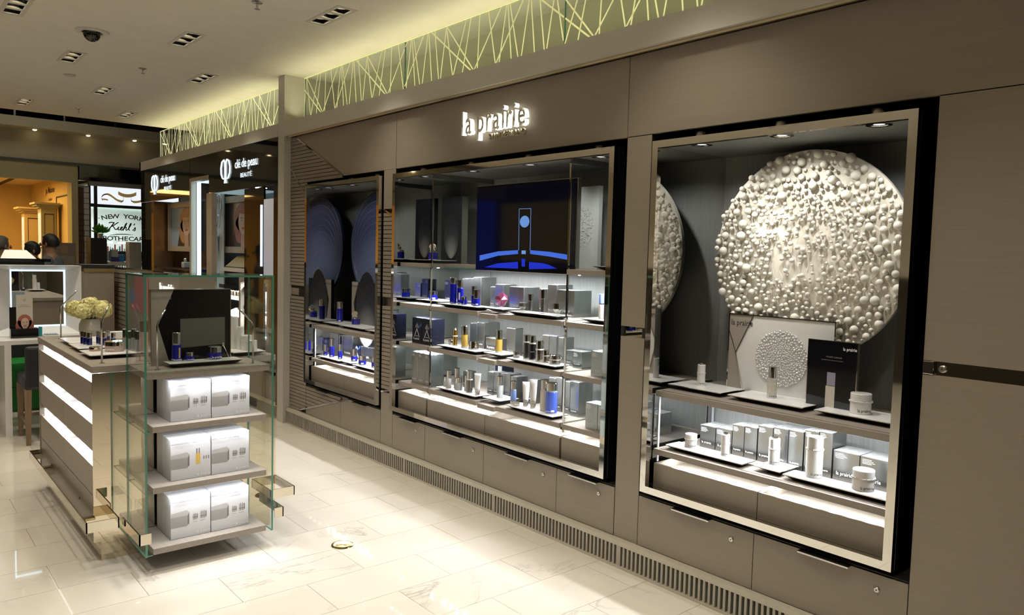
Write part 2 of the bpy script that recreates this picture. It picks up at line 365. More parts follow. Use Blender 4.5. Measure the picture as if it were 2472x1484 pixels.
# ---- slats: one strip of wall left of the left window, the strip right of it, and the wedge of the header
PIT, GR = 0.0317, 0.0055
BX = lambda z: -5.519 - (0.405 - z) / (0.405 - 0.158) * (6.435 - 5.519)     # lower slanting strip
SLAT = TAUPE
n = 0
z = ZP
while z < ZH - 0.004:
    za, zb = z + GR / 2, min(z + PIT - GR / 2, ZH - 0.002); z += PIT
    if za < BC and zb > BA: continue
    if zb <= ZO: pl = [(-6.69, za), (-6.318, za), (-6.318, zb), (-6.69, zb)]
    else: pl = [(-6.69, za), (DX(max(za, ZO)) - 0.012, za), (DX(max(zb, ZO)) - 0.012, zb), (-6.69, zb)]
    if zb < 0.190: 
        xa, xb = min(-6.318, BX(za)), min(-6.318, BX(zb)); pl = [(-6.69, za), (xa, za), (xb, zb), (-6.69, zb)]
    if pl[1][0] > -6.68: MB().prism(pl, D, D + 0.014).build('slat', SLAT, wall_back)
z = 0.57
while z < 1.90:
    za, zb = z + GR / 2, z + PIT - GR / 2; z += PIT
    if za < BC and zb > BA: continue
    MB().box(-5.012, -4.846, D, D + 0.014, za, zb).build('slat', SLAT, wall_back)
b = MB(); b.box(-6.69, -6.318, D + 0.014, D + 0.022, ZP, ZO)
b.prism([(-6.69, ZO), (DX(ZO), ZO), (DX(ZH), ZH), (-6.69, ZH)], D + 0.014, D + 0.022)
b.box(-5.012, -4.846, D + 0.014, D + 0.022, 0.548, 1.93)
b.build('slat_backing', mat('slat_groove', (0.03, 0.024, 0.018), 0.8), wall_back)
def trim_bar(p, q, wd=0.012, nm='chrome_strip', par=None, y=D):
    (x0, z0), (x1, z1) = p, q; L = math.hypot(x1 - x0, z1 - z0); nx, nz = -(z1 - z0) / L * wd / 2, (x1 - x0) / L * wd / 2
    return MB().prism([(x0 + nx, z0 + nz), (x1 + nx, z1 + nz), (x1 - nx, z1 - nz), (x0 - nx, z0 - nz)], y - 0.004, y + 0.012).build(nm, CHROME, par or wall_back)
trim_bar((-6.535, 2.611), (-5.659, 2.224)); trim_bar((-6.682, 2.372), (-6.32, 2.066))
trim_bar((-5.010, 1.928), (-4.848, 1.865)); trim_bar((-5.010, 0.546), (-4.848, 0.580))
trim_bar((-6.435, 0.158), (-6.320, 0.189))
MB().box(-6.69, -6.545, D + 0.002, D + 0.02, 2.612, ZH).build('chrome_strip', CHROMEB, wall_back)

# ---- pale stone frame of the shopfront: pillar, fascia, plinth
MB().box(-6.795, -6.662, 2.912, 3.70, 0, CEIL - 0.001).build('pillar', STONE, kind='structure')
MB().box(-6.695, -6.682, 2.94, 2.985, 0, 2.63).build('trim_1', mat('beige_metal', (0.46, 0.41, 0.33), 0.35, 0.4), kind='structure')
b = MB(); b.box(-6.662, 3.4, 2.910, 3.075, 2.634, 2.755); b.build('trim_2', STONE, kind='structure')
b = MB(); b.box(-6.66, 3.4, 2.955, 3.0, 2.626, 2.634); b.box(-6.66, 3.4, 2.930, 2.934, 2.618, 2.636); b.build('trim_3', mat('brass_shadow_line', (0.62, 0.54, 0.38), 0.12, 0.9), kind='structure')
b = MB(); b.box(-11.42, -6.795, 2.905, 3.075, 2.640, 2.757); b.box(-11.42, -11.36, 2.905, 3.5, 2.640, 2.757); b.build('trim_4', STONE, kind='structure')
b = MB(); b.box(-6.662, 3.4, 2.936, 2.99, 0.118, ZP); b.box(-6.662, 3.4, 2.936, 2.96, 0.0, 0.012)
b.build('baseboard_back', mat('plinth_stone', (0.52, 0.49, 0.41), 0.3), kind='structure')
b = MB(); b.box(-6.662, 3.4, 3.0, 3.04, 0.0, 0.14); b.build('plinth_cavity', BLACKM, kind='structure')
gr = thing('floor_grille', (-4.0, 2.94, 0), 'long row of upright pale slats ventilating the plinth under the taupe wall', 'grille')
fb = MB(); fb.box(0, 0.0125, 2.9385, 2.965, 0.012, 0.118); FIN = None
x = -6.652; k = 0
while x < -1.05:
    if FIN is None:
        FIN = fb.build('fin', mat('grille_fin', (0.44, 0.41, 0.35), 0.35, 0.3), gr, (0, 0, 0)); FIN.location = Vector((x, 0, 0)) - ORG[gr.name]
    else: share('fin', FIN.data, gr, (x, 0, 0))
    x += 0.0275; k += 1
    if k % 36 == 0: MB().box(x, x + 0.028, 2.9385, 2.965, 0.012, 0.118).build('post', FIN.data.materials[0], gr); x += 0.0425

# ================================================================ DISPLAY CASES
CASES = {}
ZB, ZT, YF, YB = 0.438, 2.178, 2.940, 3.555
SH1, SH2, SH3, SH4 = 0.950, 0.655, 1.240, 1.535
def frame(root, x0, x1):
    fw = 0.034
    for nm, pl in (('frame_side', [(x0, ZB), (x0 + fw, ZB + fw), (x0 + fw, ZT - fw), (x0, ZT)]), ('frame_side', [(x1, ZB), (x1 - fw, ZB + fw), (x1 - fw, ZT - fw), (x1, ZT)]),
                   ('frame_top', [(x0, ZT), (x0 + fw, ZT - fw), (x1 - fw, ZT - fw), (x1, ZT)]), ('frame_bottom', [(x0, ZB), (x0 + fw, ZB + fw), (x1 - fw, ZB + fw), (x1, ZB)])):
        m = 0.0004
        MB().prism(pl, YF, YF + 0.03).build(nm, CHROME, root)
def led_row(root, x0, x1, y, z, n, watts, sx=None):
    b = MB(); 
    for i in range(n):
        x = x0 + (i + 0.5) * (x1 - x0) / n
        b.poly([(x + 0.0085 * math.cos(-2 * PI * k / 8), y + 0.0085 * math.sin(-2 * PI * k / 8), z - 0.001) for k in range(8)])
    o = b.build('led_row', led(round(1.7 * watts / (n * 0.000642), -1)), root, kind='stuff')
def shelf(root, x0, x1, z, y0=3.0, y1=3.55, th=0.029, grooves=True):
    o = MB().rbox(x0, x1, y0, y1, z - th, z, 0.0012).build('shelf', TAUPE_D, root)
    return o
def box_drawer(root, x0, x1, y0=3.0, z0=0.462, z1=0.582):
    """open-topped planter-like box at the bottom of the case"""
    t = 0.012; b = MB()
    b.box(x0, x1, y0, y0 + t, z0, z1); b.box(x0, x0 + t, y0 + t, 3.5, z0, z1); b.box(x1 - t, x1, y0 + t, 3.5, z0, z1); b.box(x0 + t, x1 - t, 3.488, 3.5, z0, z1); b.box(x0 + t, x1 - t, y0 + t, 3.488, z1 - 0.045, z1 - 0.040)
    b.build('tray_box', TAUPE, root)
def case(key, x0, x1, label, mirror_right=True):
    r = thing('display_case', ((x0 + x1) / 2, YF, ZB), label, 'display case'); CASES[key] = r
    frame(r, x0, x1)
    MB().box(x0 + 0.004, x1 - 0.004, YB, YB + 0.012, ZB, ZT).build('back_panel', FABRIC, r)
    MB().box(x0 + 0.001, x0 + 0.006, YF + 0.03, YB, ZB, ZT).build('side_mirror', MIRROR, r)
    MB().box(x1 - 0.006, x1 - 0.001, YF + 0.03, YB, ZB, ZT).build('side_mirror', MIRROR, r)
    b = MB(); b.box(x0 - 0.001, x0 + 0.001, YF + 0.0301, YB, ZB, ZT); b.box(x1 - 0.001, x1 + 0.001, YF + 0.0301, YB, ZB, ZT); b.build('side_skin', BLACK, r, kind='stuff')
    MB().box(x0 + 0.006, x1 - 0.006, YF + 0.03, YB, 2.160, ZT).build('case_ceiling', mat('case_ceiling_grey', (0.17, 0.175, 0.17), 0.5, 0, 0.4), r)
    MB().box(x0 + 0.006, x1 - 0.006, YF + 0.03, YB, ZB, 0.460).build('case_floor', mat('smoked_mirror', (0.055, 0.05, 0.045), 0.03, 0, 0.9), r)
    return r
def puck(root, x, y, watts, ang=64, aim=(0.25, 0, 0)):
    watts *= 1.3
    b = MB().lathe([(0.0, 0.044), (0.034, 0.044), (0.036, 0.040), (0.036, 0.0)], x, y, ZT, 20, cap=False).build('lamp_can', CHROMEB, root)
    b = MB().lathe([(0.050, 0.0), (0.050, -0.004), (0.036, -0.004), (0.030, -0.001), (0.022, 0.0)], x, y, 2.160, 24, cap=False)
    b.lathe([(0.022, -0.0005), (0.0, -0.0005)], x, y, 2.160, 16, 1, cap=False)
    b.build('lamp_ring', [CHROME, glow('case_lamp', (0.9, 0.95, 1.0), 0.9) if 'case_lamp' not in MATS else MATS['case_lamp']], root)
    if watts: spot('case_spot', (x, y, 2.150), watts, (1.0, 0.98, 0.93), ang, 0.7, aim, 0.02)

# ---- right case, with the pearl disc
RX0, RX1 = -2.427, -1.193
R = case('R', RX0, RX1, 'chrome framed display case with large white pearl-covered disc on grey back wall')
for x, wv in ((-2.235, 7), (-1.815, 9), (-1.395, 7)): puck(R, x, 3.075, wv, 130)
spot('case_spot', (-2.02, 3.05, 2.15), 14, (1.0, 0.98, 0.93), 44, 0.8, (0.55, 0, 0), 0.02)
shelf(R, -2.396, -1.215, SH1); shelf(R, -2.396, -1.215, SH2)
for zz in (SH1, SH2):
    b = MB()
    for k in range(2): b.box(-2.37, -1.22, 3.014 + 0.010 * k, 3.0165 + 0.010 * k, zz, zz + 0.0012)
    b.build('shelf_inlay', CHROMEB, R)
for yy in (3.035, 3.5):
    MB().boxm(-2.4045, -2.3985, yy, yy + 0.012, 0.582, SH1 - 0.03, 0, 0).build('glass_upright', CRYST, R)
box_drawer(R, -2.390, -1.806); box_drawer(R, -1.802, -1.215)
led_row(R, -2.37, -1.24, 3.15, SH1 - 0.03, 14, 9); led_row(R, -2.37, -1.24, 3.12, SH2 - 0.03, 14, 5)

# ---- centre case with glass dividers and the screen
MX0, MX1 = -4.834, -2.675
M = case('M', MX0, MX1, 'widest chrome framed display case, in the middle, with a television and rows of shelves')
for x, wv in ((-4.643, 2), (-4.071, 5), (-3.499, 5), (-2.915, 7)): puck(M, x, 3.095, wv, 130)
LB, RB = (-4.806, -4.437), (-3.058, -2.695)
for zz in (SH4, SH3, SH1, SH2): shelf(M, LB[0], LB[1], zz); shelf(M, RB[0], RB[1], zz)
for zz in (SH3, SH1, SH2):
    shelf(M, -4.418, -3.868, zz); shelf(M, -3.848, -3.682, zz - 0.010, 3.0); shelf(M, -3.660, -3.086, zz)
    led_row(M, -4.40, -3.10, 3.14, zz - 0.031, 16, 8 if zz > 1 else 7)
    led_row(M, LB[0] + 0.02, LB[1] - 0.02, 3.12, zz - 0.030, 5, 2.2); led_row(M, RB[0] + 0.02, RB[1] - 0.01, 3.12, zz - 0.030, 5, 2.2)
shelf(M, -4.418, -3.20, SH4, 3.13, 3.55, 0.024)
MB().boxm(-4.418, -3.20, 3.122, 3.55, SH4 - 0.034, SH4 - 0.0245, 0, 1).build('glass_shelf', [GEDGE, GLASS], M)
led_row(M, -4.40, -3.16, 3.25, SH4 - 0.036, 14, 10)
led_row(M, LB[0] + 0.02, LB[1] - 0.02, 3.12, SH4 - 0.030, 5, 4); led_row(M, RB[0] + 0.02, RB[1] - 0.01, 3.12, SH4 - 0.030, 5, 4)
for xg in (-4.428, -3.070):
    MB().boxm(xg - 0.003, xg + 0.003, 3.026, YB, 0.60, 2.155, 0, 1).build('glass_divider', [GEDGE, GLASS], M)
    MB().box(xg - 0.006, xg + 0.006, 3.018, 3.026, 0.60, 2.155).build('divider_edge', CHROME, M)
    MB().box(xg - 0.004, xg + 0.012, 3.026, YB, 2.128, 2.160).build('divider_rail', mat('case_rail', (0.12, 0.125, 0.12), 0.5), M)
    for zz in (SH3, SH1, SH2): MB().box(xg - 0.010, xg + 0.006, 3.010, 3.022, zz - 0.036, zz - 0.024).build('shelf_clip', BLACKM, M)
box_drawer(M, LB[0], LB[1]); box_drawer(M, -4.418, -3.766); box_drawer(M, -3.762, -3.076); box_drawer(M, RB[0], RB[1])

# ---- left case with the blue disc
LX0, LX1 = -6.290, -5.028
L = case('L', LX0, LX1, 'narrow chrome framed display case with dark blue ringed disc, beside the slats')
for x, wv in ((-6.18, 4), (-5.74, 7), (-5.30, 5)): puck(L, x, 3.105, wv, 130)
shelf(L, -6.264, -5.05, SH1); shelf(L, -6.264, -5.05, SH2)
for yy in (3.035, 3.5): MB().box(-6.272, -6.266, yy, yy + 0.012, 0.582, SH1 - 0.03).build('glass_upright', CRYST, L)
box_drawer(L, -6.264, -5.66); box_drawer(L, -5.656, -5.05)
led_row(L, -6.24, -5.08, 3.15, SH1 - 0.03, 12, 8); led_row(L, -6.24, -5.08, 3.12, SH2 - 0.03, 12, 5)

# ---- base cabinets under the three cases
def base_cabinet(xs, handles, locks, label, slats=False):
    r = thing('base_cabinet', ((xs[0] + xs[-1]) / 2, D, ZP), label, 'cabinet')
    for i in range(len(xs) - 1):
        x0, x1 = xs[i] + 0.002, xs[i + 1] - 0.002
        if not slats: d = MB().box(x0, x1, D, D + 0.022, ZP + 0.003, 0.400).build('door', TAUPE, r)
        else:
            d = MB().box(x0, x1, D + 0.014, D + 0.022, ZP + 0.003, 0.400)
            lo = [(max(x0, -6.43), ZP + 0.003)]
            zl = lambda x: 0.158 + (x + 6.435) / (6.435 - 5.519) * (0.405 - 0.158)
            pts = [(x0, ZP + 0.003), (x1, ZP + 0.003)]
            if zl(x1) < 0.400: pts += [(x1, zl(x1))]
            else: pts += [(x1, 0.400), (-6.435 + (0.400 - 0.158) / (0.405 - 0.158) * (6.435 - 5.519), 0.400)] if zl(x0) < 0.4 else [(x1, 0.400), (x0, 0.400)]
            if zl(x0) < 0.400: pts += [(x0, zl(x0))]
            d.prism(pts, D, D + 0.014); d = d.build('door', TAUPE, r)
            z = ZP
            while z < 0.395:
                za, zb = max(z + GR / 2, ZP + 0.003), min(z + PIT - GR / 2, 0.400); z += PIT
                xe = min(x1, BX(za) - 0.02)
                if xe > x0 + 0.02: MB().prism([(x0, za), (xe, za), (min(x1, BX(zb) - 0.006), zb), (x0, zb)], D, D + 0.014).build('slat', TAUPE, d)
        h = handles[i]
        b = MB(); b.box(h[0], h[1], D - 0.030, D + 0.01, 0.4005, 0.4025); b.box(h[0], h[1], D - 0.030, D - 0.028, 0.394, 0.4005, 1); b.build('handle', [BLACKM, CHROMEB], d)
        if locks[i] is not None:
            T = Matrix.Translation((locks[i], D, 0.3395)) @ Matrix.Rotation(PI / 2, 4, 'X')
            MB().lathe([(0.0115, -0.001), (0.0115, 0.004), (0.009, 0.006)], seg=18, M=T).lathe([(0.0032, 0.0061), (0.0032, 0.0066)], seg=10, mi=1, M=T).build('lock', [CHROMEB, INK], d)
    return r
base_cabinet([-2.459, -1.798, -1.139], [(-2.232, -2.018), (-1.575, -1.359)], [-1.911, -1.255], 'two-door taupe base cabinet under the case with the white pearl disc')
base_cabinet([-4.844, -4.407, -3.737, -3.063, -2.622], [(-4.716, -4.503), (-4.158, -3.957), (-3.492, -3.288), (-2.942, -2.731)], [-4.518, -3.845, -3.175, -2.734], 'four-door taupe base cabinet under the case with the television')
bc = base_cabinet([-6.314, -5.656, -5.016], [(-6.066, -5.861), (-5.423, -5.214)], [None, -5.114], 'partly slatted taupe base cabinet under the case with the blue disc', True)
trim_bar((-6.31, 0.1915), (-5.519, 0.401), par=bc)

# ================================================================ CEILING FITTINGS
for i, (x, y) in enumerate(TRIPLES):
    q = thing('triple_downlight', (x, y, CEIL), 'black triple downlight', 'downlight', 'triple downlights in the ceiling')
    b = MB(); fx, fy = 0.226, 0.062
    for (a0, a1, c0, c1) in ((x - fx - 0.012, x + fx + 0.012, y - fy - 0.012, y - fy + 0.014), (x - fx - 0.012, x + fx + 0.012, y + fy - 0.014, y + fy + 0.012), (x - fx - 0.012, x - fx + 0.016, y - fy + 0.014, y + fy - 0.014), (x + fx - 0.016, x + fx + 0.012, y - fy + 0.014, y + fy - 0.014), (x - 0.092, x - 0.058, y - fy + 0.014, y + fy - 0.014), (x + 0.058, x + 0.092, y - fy + 0.014, y + fy - 0.014)):
        b.box(a0, a1, c0, c1, CEIL - 0.003, CEIL + 0.004)
    b.build('frame', mat('downlight_frame', (0.55, 0.52, 0.45), 0.6), q)
    b = MB(); b.box(x - fx, x + fx, y - fy - 0.002, y - fy, CEIL + 0.004, CEIL + 0.13); b.box(x - fx, x + fx, y + fy, y + fy + 0.002, CEIL + 0.004, CEIL + 0.13); b.box(x - fx, x + fx, y - fy, y + fy, CEIL + 0.13, CEIL + 0.132)
    b.box(x - fx - 0.002, x - fx, y - fy, y + fy, CEIL + 0.004, CEIL + 0.13); b.box(x + fx, x + fx + 0.002, y - fy, y + fy, CEIL + 0.004, CEIL + 0.13)
    b.build('housing', BLACKM, q)
    for k in (-1, 0, 1):
        cx = x + k * 0.149
        b = MB().lathe([(0.047, 0.022), (0.030, 0.052)], cx, y, CEIL + 0.002, 16, 0, cap=False); b.lathe([(0.030, 0.050), (0.0, 0.046)], cx, y, CEIL + 0.002, 14, 1, cap=False)
        b.build('lamp', [mat('lamp_reflector', (0.75, 0.68, 0.55), 0.3, 0.7), MATS.get('spot_bulb') or glow('spot_bulb', (1.0, 0.9, 0.7), 9.0)], q)
    TR = q
lab = {0: 'far left triple downlight, nearest the dark ceiling edge, above the lit white mirror', 1: 'small far triple downlight between the ceiling edge and the etched glass', 2: 'third triple downlight of the middle row, farthest from the camera',
       3: 'triple downlight just beyond the dome camera', 4: 'triple downlight beside the far etched glass, second along the wall', 5: 'triple downlight of the middle row, right of the dome camera', 6: 'nearest and largest triple downlight, with its three lamps showing'}
TRL = [o for o in bpy.data.objects if o.name.startswith('triple_downlight')]
for o in TRL:
    i = min(range(len(TRIPLES)), key=lambda k: (Vector((*TRIPLES[k], CEIL)) - o.location).length)
    o['label'] = lab.get(i, 'black triple downlight added out of view in the ceiling for more light')
    if i not in lab: o['group'] = 'triple downlights added out of view overhead'

q = thing('dome_camera', (-6.408, 1.311, CEIL), 'dark dome security camera on a white ceiling plate', 'camera')
MB().lathe([(0.115, 0.0), (0.112, -0.010), (0.070, -0.012)], -6.408, 1.311, CEIL, 32, cap=False).build('mounting_plate', mat('camera_plate', (0.60, 0.58, 0.52), 0.5), q)
MB().lathe([(0.064, -0.010)] + [(0.060 * math.cos(a), -0.018 - 0.060 * math.sin(a)) for a in [k * PI / 16 for k in range(9)]], -6.408, 1.311, CEIL, 28, cap=False).build('dome', BLACK, q)
for (x, y, lb) in ((-7.385, 1.912, 'chrome sprinkler head on the ceiling, right of the dome camera'), (-10.097, 1.919, 'small far sprinkler head hanging near the dark ceiling edge'), (-4.876, 1.945, 'nearest sprinkler head, cut by the top of the picture')):
    q = thing('sprinkler', (x, y, CEIL), lb, 'sprinkler', 'ceiling sprinklers')
    MB().lathe([(0.036, 0.0), (0.034, -0.007), (0.014, -0.010)], x, y, CEIL, 20).build('rosette', CHROMEB, q)
    b = MB(); b.tube([(x - 0.008, y, CEIL - 0.009), (x - 0.014, y, CEIL - 0.026), (x, y, CEIL - 0.042)], 0.0032, 6); b.tube([(x + 0.008, y, CEIL - 0.009), (x + 0.014, y, CEIL - 0.026), (x, y, CEIL - 0.042)], 0.0032, 6)
    b.lathe([(0.018, 0), (0.018, -0.003)], x, y, CEIL - 0.042, 14); b.build('deflector', CHROMEB, q)
b = MB().lathe([(0.05, 0.0), (0.045, -0.012), (0.03, -0.016)], -8.17, 1.485, CEIL, 24)
tag(b.build('smoke_detector', mat('detector_plastic', (0.5, 0.48, 0.42), 0.6), loc=(-8.17, 1.485, CEIL)), 'small pale round detector on the ceiling beyond the dome camera', 'detector')

# ---- brass drain
q = thing('floor_drain', (-3.671, 1.951, 0), 'round brass floor socket cover set in the marble floor', 'floor cover')
BR = mat('brass', (0.74, 0.55, 0.20), 0.16, 1.0)
MB().lathe([(0.062, 0.0), (0.060, 0.004), (0.050, 0.005), (0.048, 0.003), (0.045, 0.003), (0.044, 0.005), (0.0, 0.0055)], -3.671, 1.951, 0, 36, cap=False).build('rim', BR, q)
for s_ in (-1, 1):
    MB().lathe([(0.019, 0.0055), (0.018, 0.008), (0.0, 0.0085)], -3.671 + s_ * 0.012, 1.951 + s_ * 0.016, 0, 20, cap=False).build('lid', BR, q)

# ================================================================ ETCHED GLASS BANDS
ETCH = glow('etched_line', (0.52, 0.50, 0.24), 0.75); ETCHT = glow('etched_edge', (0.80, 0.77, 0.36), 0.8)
EL = ((-5.6926, 3.172, -5.1022, 2.74), (-5.5066, 3.172, -5.1144, 2.74), (-5.5097, 3.172, -5.5899, 2.74), (-5.512, 3.172, -5.4065, 2.74), (-5.2823, 3.172, -5.4556, 2.74), (-5.2308, 3.172, -5.3358, 2.74), (-5.1355, 3.172, -5.1537, 2.74), (-4.913, 3.172, -5.2515, 2.74), (-5.0432, 3.172, -4.9407, 2.74), (-4.8606, 3.172, -4.9393, 2.74), (-4.8481, 3.172, -4.7934, 2.74), (-4.8286, 3.172, -4.7173, 2.74), (-4.6972, 3.172, -5.0222, 2.74), (-4.6434, 3.172, -4.7241, 2.74), (-4.6319, 3.172, -4.576, 2.74), (-4.5567, 3.172, -4.4858, 2.74))
EP = 1.0947
YG = 3.10; EZ0, EZ1 = 2.74, 3.172
# pieces of pane: the three right of the pillar and the ones over the black counter wall
def etched(x0, x1, label, es, ends=False):
    q = thing('etched_glass', ((x0 + x1) / 2, YG, 2.755), label, 'glass panel', 'etched glass bands under the ceiling')
    MB().boxm(x0, x1, YG, YG + 0.010, EZ0, EZ1, 0, 1).build('pane', [GEDGE, GLASS], q)
    b = MB(); wd = 0.0052
    x_ref = EL[0][0]
    for k in range(-12, 14):
        for (xt, zt, xb, zb) in EL:
            xa, xe = xt + k * EP, xb + k * EP
            za, ze = EZ1, EZ0
            # clip to the pane
            if max(xa, xe) < x0 + 0.004 or min(xa, xe) > x1 - 0.004: continue
            f0, f1 = 0.0, 1.0; dx = xe - xa
            for lim, sgn in ((x0 + 0.004, 1), (x1 - 0.004, -1)):
                if abs(dx) > 1e-6:
                    t = (lim - xa) / dx
                    if sgn * dx > 0: f0 = max(f0, t)
                    else: f1 = min(f1, t)
                elif sgn * (xa - lim) < 0: f1 = -1
            if f1 - f0 < 0.02: continue
            pa = (xa + dx * f0, za + (ze - za) * f0); pb = (xa + dx * f1, za + (ze - za) * f1)
            Ln = math.hypot(pb[0] - pa[0], pb[1] - pa[1]); nx, nz = -(pb[1] - pa[1]) / Ln * wd, (pb[0] - pa[0]) / Ln * wd
            b.poly([(pa[0] + nx, YG - 0.001, pa[1] + nz), (pa[0] - nx, YG - 0.001, pa[1] - nz), (pb[0] - nx, YG - 0.001, pb[1] - nz), (pb[0] + nx, YG - 0.001, pb[1] + nz)])
    if ends: b.box(x0, x0 + 0.008, YG - 0.002, YG, EZ0, EZ1)
    b.build('etched_lines', es, q, kind='stuff')
    MB().box(x0, x1, YG - 0.003, YG + 0.012, EZ1, EZ1 + 0.005).build('lit_edge', ETCHT, q)
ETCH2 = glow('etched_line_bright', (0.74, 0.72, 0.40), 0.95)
for i, (a, c_) in enumerate(((-6.655, -4.95), (-4.947, -3.24), (-3.237, -1.53), (-1.527, 0.2))):
    etched(a, c_, ['etched glass band nearest the stone pillar, above the left case', 'etched glass band above the glowing script sign', 'etched glass band above the joint of the header, cut by the top edge', 'etched glass band above the right end of the wall'][i], ETCH, i == 0)
for i, (a, c_) in enumerate(((-11.14, -9.35), (-9.347, -6.80))):
    etched(a, c_, ['farthest etched glass band, at the end of the black counter wall', 'brightest etched glass band, left of the stone pillar'][i], ETCH2, True)
MB().box(-11.2, 3.4, 3.42, 3.44, 2.70, CEIL).build('wall_upper', mat('band_back', (0.52, 0.50, 0.38), 0.8), kind='structure')

# ================================================================ SIGN ON THE HEADER
SIGNG = glow('sign_side', (1.0, 0.97, 0.86), 1.6)
sg = thing('wall_sign', (-3.69, D, 2.37), 'glowing script sign with metal-faced letters on the taupe header', 'sign')
def letter(ch, x, z, h, xs):
    """one letter: lit return behind, mirror-bright face in front"""
    k = ('L', ch)
    if k not in TXT:
        a = text_mesh(ch, SIGNG, 0.010, 0.0, 3)
        bm = bmesh.new(); bm.from_mesh(a)
        for f in bm.faces: f.material_index = 1; 
        top = bm.faces[:]
        r = bmesh.ops.extrude_face_region(bm, geom=top)
        vs = [e for e in r['geom'] if isinstance(e, bmesh.types.BMVert)]
        for p in vs: p.co.z += 0.16
        newf = set(e for e in r['geom'] if isinstance(e, bmesh.types.BMFace))
        for f in bm.faces: f.material_index = 1 if f in newf else 0
        bmesh.ops.recalc_face_normals(bm, faces=bm.faces[:])
        me = bpy.data.meshes.new('letter'); bm.to_mesh(me); bm.free(); me.materials.append(SIGNG); me.materials.append(CHROME); TXT[k] = me
    return share('letter', TXT[k], sg, (x, D - 0.012, z), (PI / 2, 0, 0), (h * xs, h, h))
SW = {'l': 0.27, 'a': 0.62, ' ': 0.20, 'p': 0.66, 'r': 0.42, 'i': 0.27, 'e': 0.63}
word = 'la prairie'; tot = sum(SW[c] for c in word); x = -4.000; sc_x = 0.645 / tot
for c in word:
    if c != ' ': letter(c, x + SW[c] * sc_x / 2, 2.368, 0.208, sc_x / 0.208 * 1.0)
    x += SW[c] * sc_x
write('SWITZERLAND', mat('brass_letter', (0.66, 0.62, 0.44), 0.2, 0.7), sg, (-3.553, D - 0.022, 2.316), 0.050, 0, 1.02, 0.01, 0.16)
area('sign_glow', (-3.68, D - 0.018, 2.41), 0.62, 0.12, 1.3, (1.0, 0.95, 0.8), (-PI / 2, 0, 0))

# ================================================================ TRAYS
def tray(x0, x1, y0, y1, zs, label, grp, extra=None):
    """shallow white slab with bright rim on a tapered black foot; zs is the shelf top"""
    q = thing('display_tray', ((x0 + x1) / 2, (y0 + y1) / 2, zs), label, 'tray', grp)
    t = zs + 0.024
    MB().rbox(x0, x1, y0, y1, t - 0.003, t, 0.0008).build('top_plate', TRAYW, q)
    b = MB(); e = 0.0012
    b.box(x0 - e, x1 + e, y0 - e, y0 - 0.0001, t - 0.0045, t - 0.0008); b.box(x0 - e, x1 + e, y1 + 0.0001, y1 + e, t - 0.0045, t - 0.0008)
    b.box(x0 - e, x0 - 0.0001, y0, y1, t - 0.0045, t - 0.0008); b.box(x1 + 0.0001, x1 + e, y0, y1, t - 0.0045, t - 0.0008); b.build('rim', CHROME, q)
    i = min(0.045, (y1 - y0) * 0.3); zt = t - 0.0032
    vs = [(x0, y0, zt), (x1, y0, zt), (x1, y1, zt), (x0, y1, zt), (x0 + i, y0 + i, zs + 0.0003), (x1 - i, y0 + i, zs + 0.0003), (x1 - i, y1 - i, zs + 0.0003), (x0 + i, y1 - i, zs + 0.0003)]
    MB().add(vs, [(0, 1, 2, 3), (7, 6, 5, 4), (0, 4, 5, 1), (1, 5, 6, 2), (2, 6, 7, 3), (3, 7, 4, 0)]).build('foot', mat('tray_foot', (0.035, 0.032, 0.03), 0.35), q)
    return q
G1 = 'white trays in the pearl-disc case'; G2 = 'white trays in the television case'; G3 = 'white trays in the blue-disc case'
tray(-2.400, -2.085, 3.10, 3.31, SH1, 'white tray holding a lone white dropper bottle, upper shelf of the pearl-disc case', G1)
tray(-2.047, -1.668, 3.10, 3.31, SH1, 'white tray with the pearl-filled bottle, in front of the white hexagon board', G1)
tray(-1.620, -1.290, 3.11, 3.31, SH1, 'white tray carrying the big white jar, upper shelf of the pearl-disc case', G1)
tray(-2.350, -1.910, 3.035, 3.145, SH2, 'long white tray with small jar and dropper, lower shelf of the pearl-disc case', G1)
tray(-1.866, -1.735, 3.06, 3.22, SH2, 'small square tray under a dropper bottle, lower shelf of the pearl-disc case', G1)
tray(-1.715, -1.270, 3.045, 3.15, SH2, 'long white tray with tall white bottle and jar, lower shelf of the pearl-disc case', G1)
for zz, nm in ((SH3, 'top product shelf'), (SH1, 'middle product shelf'), (SH2, 'lowest product shelf')):
    w1 = {SH3: 'cobalt bottles', SH1: 'gold bottles', SH2: 'clear and chrome bottles'}[zz]
    w2 = {SH3: 'the plum crystal flacon', SH1: 'one gold bottle', SH2: 'one clear bottle'}[zz]
    w3 = {SH3: 'crystal block jars', SH1: 'black and chrome bottles', SH2: 'blue bottles and white tubes'}[zz]
    tray(-4.340, -3.890, 3.015, 3.15, zz, 'long white tray of %s, %s of the television case' % (w1, nm), G2)
    tray(-3.862, -3.685, 3.055, 3.215, zz - 0.010 + 0.010, 'square white tray under %s, %s of the television case' % (w2, nm), G2)
    tray(-3.580, -3.145, 3.012, 3.135, zz, 'long white tray of %s, %s of the television case' % (w3, nm), G2)
tray(-4.79, -4.46, 3.13, 3.33, SH3, 'white tray with a cobalt jar left of the glass divider, top product shelf', G2)
tray(-4.79, -4.46, 3.06, 3.26, SH4, 'white tray under the jar with tilted lid, beside the black board, television case', G2)
tray(-2.99, -2.70, 3.05, 3.25, SH3, 'white tray with slim bottle at the right end of the television case', G2)
tray(-2.90, -2.70, 3.05, 3.25, SH4, 'white tray level with the television bottom, right end of its case', G2)
tray(-6.250, -5.985, 3.10, 3.31, SH1, 'white tray under the tall cobalt bottle, blue-disc case', G3)
tray(-5.950, -5.500, 3.09, 3.30, SH1, 'white tray under the cobalt jar with tilted lid, blue-disc case', G3)
